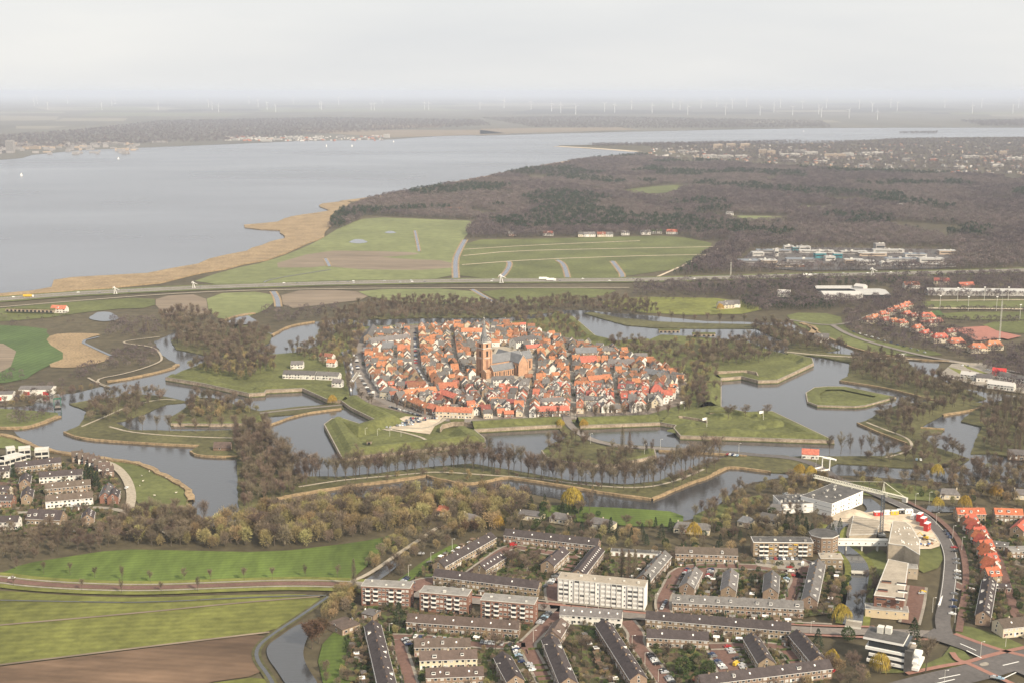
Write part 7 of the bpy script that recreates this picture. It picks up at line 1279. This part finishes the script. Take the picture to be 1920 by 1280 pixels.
# houses at the left inner bastion and right car park sheds
for A, B_, W, wm, rm, lb in (((530, 710), (590, 712), 12, M_WHITE, M_ROOFG, 'long white hall with grey roof on the left bastion'), ((592, 712), (634, 714), 11, M_WHITE, M_ROOFG, 'white wing beside the long left hall'), ((545, 692), (568, 692), 10, M_WHITE, M_ROOFG, 'white house above the long left hall'), ((598, 676), (622, 678), 9, M_WHITE, M_ROOFR, 'white house with dark red roof at the left grove'), ((612, 688), (628, 689), 8, M_WHITE, M_ROOFO, 'white house with orange roof at the left grove'), ((622, 726), (640, 727), 8, M_WHITE, M_ROOFG, 'small white gable by the harbour'), ((1830, 716), (1860, 718), 10, M_WHITE, M_ROOFG, 'white workshop at the right car park'), ((1800, 710), (1832, 714), 7, M_WHITE, M_FW, 'low white shed at the right car park'), ((1850, 728), (1900, 734), 10, M_WHITE, M_FW, 'long white boat shed at the right edge'), ((1870, 712), (1925, 722), 10, M_WHITE, M_ROOFG, 'grey-roofed workshop at the right edge'), ((1860, 704), (1886, 706), 7, M_RED, M_RED, 'red-roofed shed at the right car park'), ((1235, 708), (1278, 716), 9, M_CREAM, M_ROOFG, 'long cream row beside the right grove'), ((1890, 862), (1920, 864), 9, M_WOODB, M_ROOFG, 'dark boathouse on a jetty at the right edge')):
    o = front('hall', A, B_, W, 4.6, 7.6, wm, rm, chim=1, z=.9, rnd=rf); one(o, 'hall', lb)
# ---- motorway gantries, masts, boats
def gantry(px, py, label, s=1.0, z=.5):
    x, y = G(px, py); o = empty('road_sculpture', (x, y, z)); o.scale = (s, s, s)
    for q in ((-7, 0), (2, 0)): m_ = MB(); m_.bar((q[0], 0, 0), (-5, 0, 26), 1.0, .7, M_FRAME); m_.build('leg', o)
    m_ = MB(); m_.bar((-9, 0, 23), (11, 0, 14), 1.3, .5, M_FRAME); m_.build('beam', o); m_ = MB(); m_.bar((-9, 0, 23), (-11, 0, 18), 1.0, .8, M_FRAME); m_.build('head', o); m_ = MB(); m_.box(-3, 0, -.5, 14, 3, 1, M_CONC); m_.build('base', o); one(o, 'mast', label, 'white slanted masts along the motorway')
gantry(218, 552, 'white slanted mast at the motorway, leftmost', .45); gantry(365, 541, 'white slanted mast at the motorway, second from left', .42); gantry(942, 531, 'white slanted mast at the motorway before the green meadow', .55); gantry(1638, 518, 'white slanted mast at the motorway by the industrial estate', .55)
def mastobj(px, py, h, label, w=1.5):
    x, y = G(px, py); o = empty('radio_mast', (x, y, 0)); m_ = MB(); lattice(m_, (0, 0, 0), (0, 0, h), w, max(8, int(h / 4)), M_STEEL, .07); m_.build('lattice', o); a = MB(); a.bar((0, 0, h), (0, 0, h + 6), .15, .08, M_STEEL); a.build('antenna', o); d = MB(); d.box(0, 0, -.5, w * 2, w * 2, .8, M_CONC); d.build('base', o); one(o, 'radio mast', label, 'lattice masts')
mastobj(1370, 517, 22, 'pale lattice mast beside the motorway'); mastobj(1874, 637, 48, 'tall pale lattice mast at the sports grounds', 1.2)
for i, (px, py) in enumerate(((1762, 582), (1815, 584), (1868, 584), (1795, 566), (1845, 565), (1890, 565), (1912, 600))):
    x, y = G(px, py); o = empty('floodlight', (x, y, .5)); m_ = MB(); m_.bar((0, 0, 0), (0, 0, 20), .35, .25, M_STEEL); m_.build('pole', o); h = MB(); h.box(0, 0, 19.5, 2.6, .6, 1.2, M_FRAME); h.build('lamp_head', o); reg(o, 'floodlight', 'tall floodlight pole', 'at the sports pitches', 'floodlights at the sports pitches')
def sail(px, py, label):
    x, y = G(px, py); o = empty('sailing_boat', (x, y, -.3), .6); s = .9; h = MB(); h.prism([(-4, -1.2), (2, -1.4), (5, 0), (2, 1.4), (-4, 1.2)], -.2, 1.2, M_FRAME); h.build('hull', o); m_ = MB(); m_.bar((.5, 0, 1), (.5, 0, 14), .12, .08, M_STEEL); m_.build('mast', o); q = MB(); q.face([(.4, .02, 2), (-4, .3, 2.2), (.4, .02, 13.5)], M_FRAME); q.face([(.7, .0, 12), (4.6, .1, 1.6), (.8, .4, 2)], M_FRAME); q.build('sail', o); o.scale = (s,) * 3; one(o, 'sailboat', label, 'sailing boats on the lake')
for i, (x, y, lb) in enumerate(((40, 330, 'white sailing boat, leftmost on the lake'), (222, 299, 'white sailing boat far out on the left'), (612, 275, 'tiny white sailing boat off the far shore'), (738, 267, 'tiny white sailing boat near the far bank'), (1507, 247, 'tiny white sailing boat in the right channel'), (660, 275, 'faint sailing boat between the far shore boats'))): sail(x, y, lb)
# motorway traffic
mot = resample(MOTOR, 1.0)
NT = 0
for i in range(46):
    k = rf.randrange(len(mot) - 2); x, y = mot[k]; u = IMG(x, y)
    if not (0 < u[0] < 1700): continue
    an = math.atan2(mot[k + 2][1] - y, mot[k + 2][0] - x); off = rf.choice((-12, -8, 8, 12)); car(x, y + off, an, 'on the motorway left of the meadow road' if u[0] < 850 else 'on the motorway past the green meadow', rf.choice(('white', 'white', 'silver', 'grey', 'black')), rf.random() < .0, .5, False, 'cars on the motorway')
def truck(px, py, m, label):
    x, y = G(px, py); o = empty('truck', (x, y, .55), .02); t = MB(); t.box(0, 0, 1.0, 13, 2.5, 3.0, m); t.build('trailer', o); c = MB(); c.box(8, 0, .6, 2.2, 2.5, 2.6, M_FRAME); c.box(9.12, 0, 1.8, .06, 2.2, 1.0, M_GLASS); c.build('cab', o)
    for a in (-5, -3.8, 5, 8):
        for s in (-1.1, 1.1): w = obj('wheel', WHEEL, o, (a, s, .5)); w.scale = (1.5,) * 3
    one(o, 'truck', label, 'trucks on the motorway')
truck(52, 558, M_YELLOW, 'yellow truck at the left end of the motorway'); truck(1018, 525, M_FRAME, 'white truck on the motorway before the meadow, left'); truck(1032, 527, M_FRAME, 'white truck on the motorway before the meadow, right'); truck(1513, 518, M_FRAME, 'long white truck by the industrial estate')
# ================================================================ TREES: setting them out
PROTOCOL = bpy.data.collections.new('tree_shapes')      # not linked to the scene: shapes for the woods below
def scatter(name, label, pts, shapes):
    col = bpy.data.collections.new(name + '_shapes')
    for i, sh in enumerate(shapes):
        if isinstance(sh, tuple):
            bm = bmesh.new(); mats = []; nm = bpy.data.meshes.new('shape')
            for part in sh:
                off = len(mats); mats += list(part.materials); k = len(bm.faces); bm.from_mesh(part); bm.faces.ensure_lookup_table()
                for f in bm.faces[k:]: f.material_index += off
            bm.to_mesh(nm); bm.free()
            for m in mats: nm.materials.append(m)
            sh = nm
        col.objects.link(bpy.data.objects.new(name + '_shape', sh))
    me = bpy.data.meshes.new(name); me.from_pydata([(p[0], p[1], p[2]) for p in pts], [], [])
    a = me.attributes.new('sc', 'FLOAT', 'POINT'); a.data.foreach_set('value', [p[3] for p in pts])
    a = me.attributes.new('rot', 'FLOAT_VECTOR', 'POINT'); a.data.foreach_set('vector', [c for p in pts for c in (0.0, 0.0, rt.uniform(0, 6.28))])
    a = me.attributes.new('pick', 'INT', 'POINT'); a.data.foreach_set('value', [rt.randrange(1000) for p in pts])
    o = obj(name, me, kind='stuff'); o['label'] = label
    ng = bpy.data.node_groups.new(name + '_scatter', 'GeometryNodeTree')
    ng.interface.new_socket('Geometry', in_out='INPUT', socket_type='NodeSocketGeometry'); ng.interface.new_socket('Geometry', in_out='OUTPUT', socket_type='NodeSocketGeometry')
    N, L = ng.nodes, ng.links; gi, go = N.new('NodeGroupInput'), N.new('NodeGroupOutput'); ip = N.new('GeometryNodeInstanceOnPoints'); ci = N.new('GeometryNodeCollectionInfo')
    ci.inputs['Collection'].default_value = col; ci.inputs['Separate Children'].default_value = True; ci.inputs['Reset Children'].default_value = True
    def attr(nm, ty): n = N.new('GeometryNodeInputNamedAttribute'); n.data_type = ty; n.inputs['Name'].default_value = nm; return [s for s in n.outputs if s.enabled and s.name == 'Attribute'][0]
    ip.inputs['Pick Instance'].default_value = True
    L.new(gi.outputs[0], ip.inputs['Points']); L.new(ci.outputs[0], ip.inputs['Instance']); L.new(attr('sc', 'FLOAT'), ip.inputs['Scale']); L.new(attr('rot', 'FLOAT_VECTOR'), ip.inputs['Rotation']); L.new(attr('pick', 'INT'), ip.inputs['Instance Index'])
    L.new(ip.outputs[0], go.inputs[0]); md = o.modifiers.new('scatter', 'NODES'); md.node_group = ng
    return o
def fill(poly, spacing, smin, smax, holes=(), keep=1.0, z=0):
    P = GP(poly); Hs = [GP(h) for h in holes]; out = []; ys_ = [p[1] for p in P]; xs_ = [p[0] for p in P]; y = min(ys_)
    while y < max(ys_):
        x = min(xs_)
        while x < max(xs_):
            q = (x + rt.uniform(-.5, .5) * spacing, y + rt.uniform(-.5, .5) * spacing)
            if rt.random() < keep and inside(q, P) and not any(inside(q, h) for h in Hs) and not blocked(*q): out.append((q[0], q[1], z, rt.uniform(smin, smax)))
            x += spacing
        y += spacing
    return out
GARDENS = [[(655, 1180), (720, 1176), (1000, 1195), (1040, 1165), (1180, 1168), (1500, 1190), (1560, 1250), (1540, 1300), (640, 1300)], [(770, 1090), (800, 1060), (930, 1010), (1130, 1030), (1240, 1040), (1260, 1140), (1040, 1125), (810, 1110)], [(1255, 1050), (1480, 1050), (1560, 1070), (1590, 1090), (1590, 1165), (1240, 1140)], [(1800, 965), (1940, 965), (1940, 1200), (1810, 1160), (1815, 1060)], [(-20, 860), (120, 868), (215, 890), (225, 940), (190, 1000), (-20, 1005)], [(660, 1140), (760, 1130), (1000, 1170), (1000, 1195), (655, 1190)]]
LOOK = {'bare_tree': ('tall bare tree', 'tree', 19), 'broad_tree': ('broad bare tree', 'tree', 14), 'scrub_tree': ('olive scrub tree', 'scrub tree', 10), 'rusty_tree': ('rust-brown dense tree', 'rusty tree', 14), 'conifer_tree': ('dark green conifer', 'conifer', 13),
        'evergreen_tree': ('round evergreen', 'evergreen', 8), 'willow_tree': ('yellow weeping willow', 'willow', 13), 'poplar_tree': ('slim brown poplar', 'poplar', 22)}
scatter('garden_shrubs', 'dark shrubs and small evergreens filling the suburb gardens', [(p[0], p[1], .5, p[3]) for P_ in GARDENS for p in fill(P_, 4.0, .16, .40, keep=.7)], PROTO['evergreen_tree'] + PROTO['scrub_tree'][:3] + PROTO['broad_tree'][:1])
LIMIT = {'bare_tree': 205, 'broad_tree': 95, 'scrub_tree': 280}
kept = [t for t in TREES if not blocked(t[1], t[2])]
for kind, shapes in PROTO.items():
    look, cat, h = LOOK[kind]
    ts = [t for t in kept if t[0] == kind]
    def shown(t):
        u, v = IMG(t[1], t[2], 0)
        return t[4] / t[2] if -10 < u < 1930 and v < 1290 + 3000 * t[4] / t[2] else 0
    ts.sort(key=shown, reverse=True); ts = [t for t in ts if shown(t) > 0]
    n = LIMIT.get(kind, 130)
    for i, t in enumerate(ts[:n]):
        tr, cr = shapes[rt.randrange(len(shapes))]
        o = empty(kind, (t[1], t[2], t[3]), rt.uniform(0, 6.28)); o.scale = (t[4], t[4], t[4] * rt.uniform(.92, 1.08))
        obj('trunk', tr, o); obj('crown', cr, o)
        reg(o, cat, look, t[5], (cat + 's ' + t[5])[:70])
    rest = ts[n:]
    if rest: scatter({'bare_tree': 'bare_woods', 'broad_tree': 'broad_tree_woods', 'scrub_tree': 'scrub_woods'}.get(kind, kind + '_woods'), look + ' masses in the woods round the moats', [(t[1], t[2], t[3], t[4]) for t in rest], shapes)
# ---- the forest and the far woods
def clump(seed, m, R=6.0, H=15, nt=110, w=.9):
    rnd = random.Random(seed); c = MB(); c.bar((0, 0, -.5), (0, 0, H * .5), .4, .2, M_BARK, 3)
    for i in range(nt):
        d = Vector((rnd.gauss(0, 1), rnd.gauss(0, 1), rnd.gauss(.5, .8))).normalized(); k = rnd.uniform(.6, 1.0); p = Vector((d.x * R * k, d.y * R * k, H * .55 + d.z * H * .42 * k))
        twig(c, p, d + Vector((rnd.uniform(-.8, .8), rnd.uniform(-.8, .8), rnd.uniform(0, 1))), rnd.uniform(1.5, 3.2), w * rnd.uniform(.6, 1.4), m, rnd)
    return c.mesh('clump')
FOREST = [clump(i, M_TWIGP if i % 3 else M_FORESTL, 6.0 + .8 * (i % 2), w=.7, nt=130) for i in range(6)]; FORESTC = [clump(20 + i, M_CONI, 3.6, 17, 90) for i in range(2)]
def strip(a, b, w=2.2): return [(a[0], a[1] - w), (b[0], b[1] - w), (b[0], b[1] + w), (a[0], a[1] + w)]
HOLES = [strip((960, 436), (1290, 340), 1.6), strip((1290, 436), (1920, 392), 1.4), strip((1050, 395), (1560, 352), 1.2), strip((1500, 455), (1900, 430), 1.6), strip((800, 395), (1180, 330), 1.2), [(1150, 360), (1250, 346), (1305, 348), (1255, 364), (1190, 366)], [(1340, 403), (1470, 404), (1505, 414), (1400, 420)], [(1480, 384), (1560, 387), (1605, 397), (1500, 394)], [(1372, 500), (1410, 466), (1530, 460), (1780, 464), (1800, 480), (1770, 502), (1500, 506)]]
WOODA = [(640, 398), (690, 377), (760, 364), (830, 351), (900, 339), (960, 326), (1040, 311), (1100, 301), (1195, 293), (1300, 302), (1450, 314), (1600, 322), (1920, 334), (2250, 340), (2250, 512), (1920, 500), (1830, 506), (1500, 510), (1370, 512), (1262, 518), (1358, 463), (1270, 440), (1000, 446), (880, 447), (876, 436), (905, 413), (800, 409), (690, 404), (640, 430), (618, 430), (625, 412)]
far_pts = [p for p in fill(WOODA, 10.5, .6, 1.25, HOLES) if mnoise.noise(Vector((p[0] * .006, p[1] * .004, 9.0))) > -.42]
def conif(p): return mnoise.noise(Vector((p[0] * .0035, p[1] * .0022, 3.1))) + .35 * mnoise.noise(Vector((p[0] * .012, p[1] * .008, 7.7))) > .22 and rt.random() < .65
con = [p for p in far_pts if conif(p)]; cs = set(con); rest_ = [p for p in far_pts if p not in cs]; palep = lambda p: mnoise.noise(Vector((p[0] * .005, p[1] * .0035, 5.5))) > .12
scatter('bare_forest', 'bare purple-brown forest stretching from the meadows to the far town', [p for p in rest_ if not palep(p)], FOREST)
scatter('pale_forest', 'paler patches of bare trees within the forest', [p for p in rest_ if palep(p)], [clump(40 + i, M_FORESTL, 6.2, 13, 120, .7) for i in range(3)])
scatter('pine_groves', 'dark pine groves within the bare forest', con, FORESTC)
scatter('estate_trees', 'bare trees between the industrial halls', fill([(1390, 498), (1410, 470), (1530, 464), (1780, 468), (1795, 482), (1765, 506), (1500, 509)], 11, .35, .65, keep=.33), FOREST)
MIDB = [(1190, 536), (1380, 527), (1700, 521), (1960, 514), (1960, 562), (1720, 562), (1650, 578), (1560, 578), (1430, 585), (1380, 575), (1250, 562), (1190, 556)]
mid = fill(MIDB, 10, .55, .9, [[(1530, 538), (1670, 538), (1675, 562), (1535, 562)], [(1180, 554), (1400, 562), (1380, 578), (1240, 570)]], .9)
scatter('roadside_woods', 'bare brown woods between the motorway and the nursery', [p for p in mid if rt.random() < .8], FOREST)
scatter('nursery_trees', 'dark green nursery conifers around the greenhouses', fill([(1385, 562), (1440, 556), (1520, 566), (1570, 575), (1560, 584), (1400, 582)], 7, .3, .55, keep=.85) + fill([(1300, 541), (1420, 538), (1530, 532), (1700, 530), (1700, 538), (1540, 540), (1420, 550), (1300, 548)], 9, .4, .7, keep=.7), FORESTC)
scatter('right_edge_woods', 'bare brown trees among the villas and sports grounds on the right', fill([(1580, 590), (1650, 572), (1730, 560), (1740, 600), (1790, 620), (1870, 650), (1930, 690), (1960, 740), (1900, 735), (1840, 690), (1790, 668), (1640, 640), (1590, 620)], 9, .45, .8, keep=.8) + fill([(1880, 655), (1960, 650), (1960, 720), (1890, 700)], 10, .5, .8, keep=.8) + fill([(1760, 601), (1960, 601), (1960, 606), (1780, 606)], 8, .4, .6) + fill([(1730, 582), (1960, 582), (1960, 586), (1730, 586)], 8, .4, .6), FOREST)
scatter('left_bank_trees', 'bare trees and bushes dotted along the left moats and old fort', fill([(-60, 600), (60, 592), (160, 590), (170, 612), (60, 612), (-60, 612)], 14, .2, .5, keep=.35) + fill([(210, 600), (290, 600), (300, 625), (260, 640), (200, 630)], 10, .4, .8, keep=.6) + fill([(210, 665), (240, 648), (295, 650), (300, 668), (270, 690), (220, 690), (150, 712), (140, 700)], 8, .3, .6, keep=.7) + fill([(0, 730), (100, 720), (200, 720), (160, 735), (60, 765), (-40, 765)], 10, .35, .6, keep=.35) + fill([(1200, 560), (1420, 552), (1440, 556), (1240, 566)], 8, .2, .4, keep=.4) + fill([(-40, 780), (60, 775), (100, 778), (60, 795), (-40, 798)], 8, .4, .6, keep=.5) + fill([(0, 700), (170, 700), (160, 712), (0, 716)], 10, .3, .5, keep=.4) + fill([(480, 585), (600, 575), (650, 580), (600, 600), (520, 606)], 10, .4, .7, keep=.5), FOREST)
scatter('far_town_trees', 'bare trees between the far town houses', fill([(1195, 272), (1330, 270), (1600, 266), (1700, 261), (2100, 259), (2100, 338), (1920, 330), (1600, 318), (1450, 308), (1300, 296)], 22, .6, 1.0, keep=.55), FOREST)
scatter('far_shore_woods', 'hazy woods along the far lake shore', fill([(-200, 262), (0, 256), (150, 245), (300, 228), (600, 222), (900, 226), (920, 236), (720, 246), (560, 256), (420, 266), (150, 276), (-200, 290)], 38, .8, 1.3, keep=.75) + fill([(900, 222), (1100, 219), (1540, 228), (1560, 240), (1200, 242), (1000, 240)], 40, .8, 1.2, keep=.75) + fill([(1800, 228), (2200, 224), (2200, 238), (1840, 238)], 50, 1.2, 1.7) + fill([(1100, 273), (1400, 268), (1500, 266), (1400, 272), (1120, 276)], 25, .8, 1.2) + fill([(1680, 249), (1760, 248), (1755, 251), (1690, 251)], 25, .6, .9), FOREST[:3])
# ---------------------------------------------------------------- haze
def add_haze():
    mb = MB(); mb.box(0, 127500, -3.0, 520500, 264500, 335.0, M_GROUND)
    o = mb.build('haze', kind='stuff'); o['label'] = 'pale bluish haze thickening towards the horizon'
    m = bpy.data.materials.new('haze_air'); m.use_nodes = True; N, L = m.node_tree.nodes, m.node_tree.links; N.clear()
    out = N.new('ShaderNodeOutputMaterial'); v = N.new('ShaderNodeVolumePrincipled')
    v.inputs['Color'].default_value = (0.72, 0.79, 0.935, 1); v.inputs['Density'].default_value = HAZE_DENSITY; v.inputs['Anisotropy'].default_value = 0.0
    L.new(v.outputs[0], out.inputs['Volume'])
    o.data.materials.clear(); o.data.materials.append(m)
add_haze()
# ================================================================ labels: what tells alike things apart
ORD = ['leftmost', 'second from left', 'third from left', 'fourth from left', 'fifth from left', 'sixth from left', 'seventh from left', 'eighth from left', 'ninth from left', 'tenth from left', 'eleventh from left', 'twelfth from left', 'thirteenth from left', 'fourteenth from left']
COLS = {1: [''], 2: ['left', 'right'], 3: ['left', 'middle', 'right'], 4: ['far left', 'left', 'right', 'far right'], 5: ['far left', 'left', 'middle', 'right', 'far right']}
def finish_labels():
    bag = {}
    for o, look, where in REG: bag.setdefault((look, where), []).append((o, IMG(o.location.x, o.location.y)))
    def number(lab, os_):
        os_.sort(key=lambda q: q[1][0]); n = len(os_)
        for i, (o, u) in enumerate(os_): o['label'] = lab if n == 1 else lab + ', ' + ('rightmost' if i == n - 1 else ORD[i]) if n <= 14 else lab
    for (look, where), os_ in bag.items():
        lab = look + ' ' + where; n = len(os_)
        if n <= 9: number(lab, os_); continue
        rows = 3 if n > 18 else 2; os_.sort(key=lambda q: -q[1][1])
        for r in range(rows):
            part = os_[r * n // rows:(r + 1) * n // rows]; part.sort(key=lambda q: q[1][0]); c = min(5, max(1, -(-len(part) // 9)))
            for k in range(c):
                cell = part[k * len(part) // c:(k + 1) * len(part) // c]; number(lab + ', ' + (['front', 'back'] if rows == 2 else ['front', 'mid-depth', 'back'])[r] + (' ' + COLS[c][k] if c > 1 else ''), cell)
finish_labels()
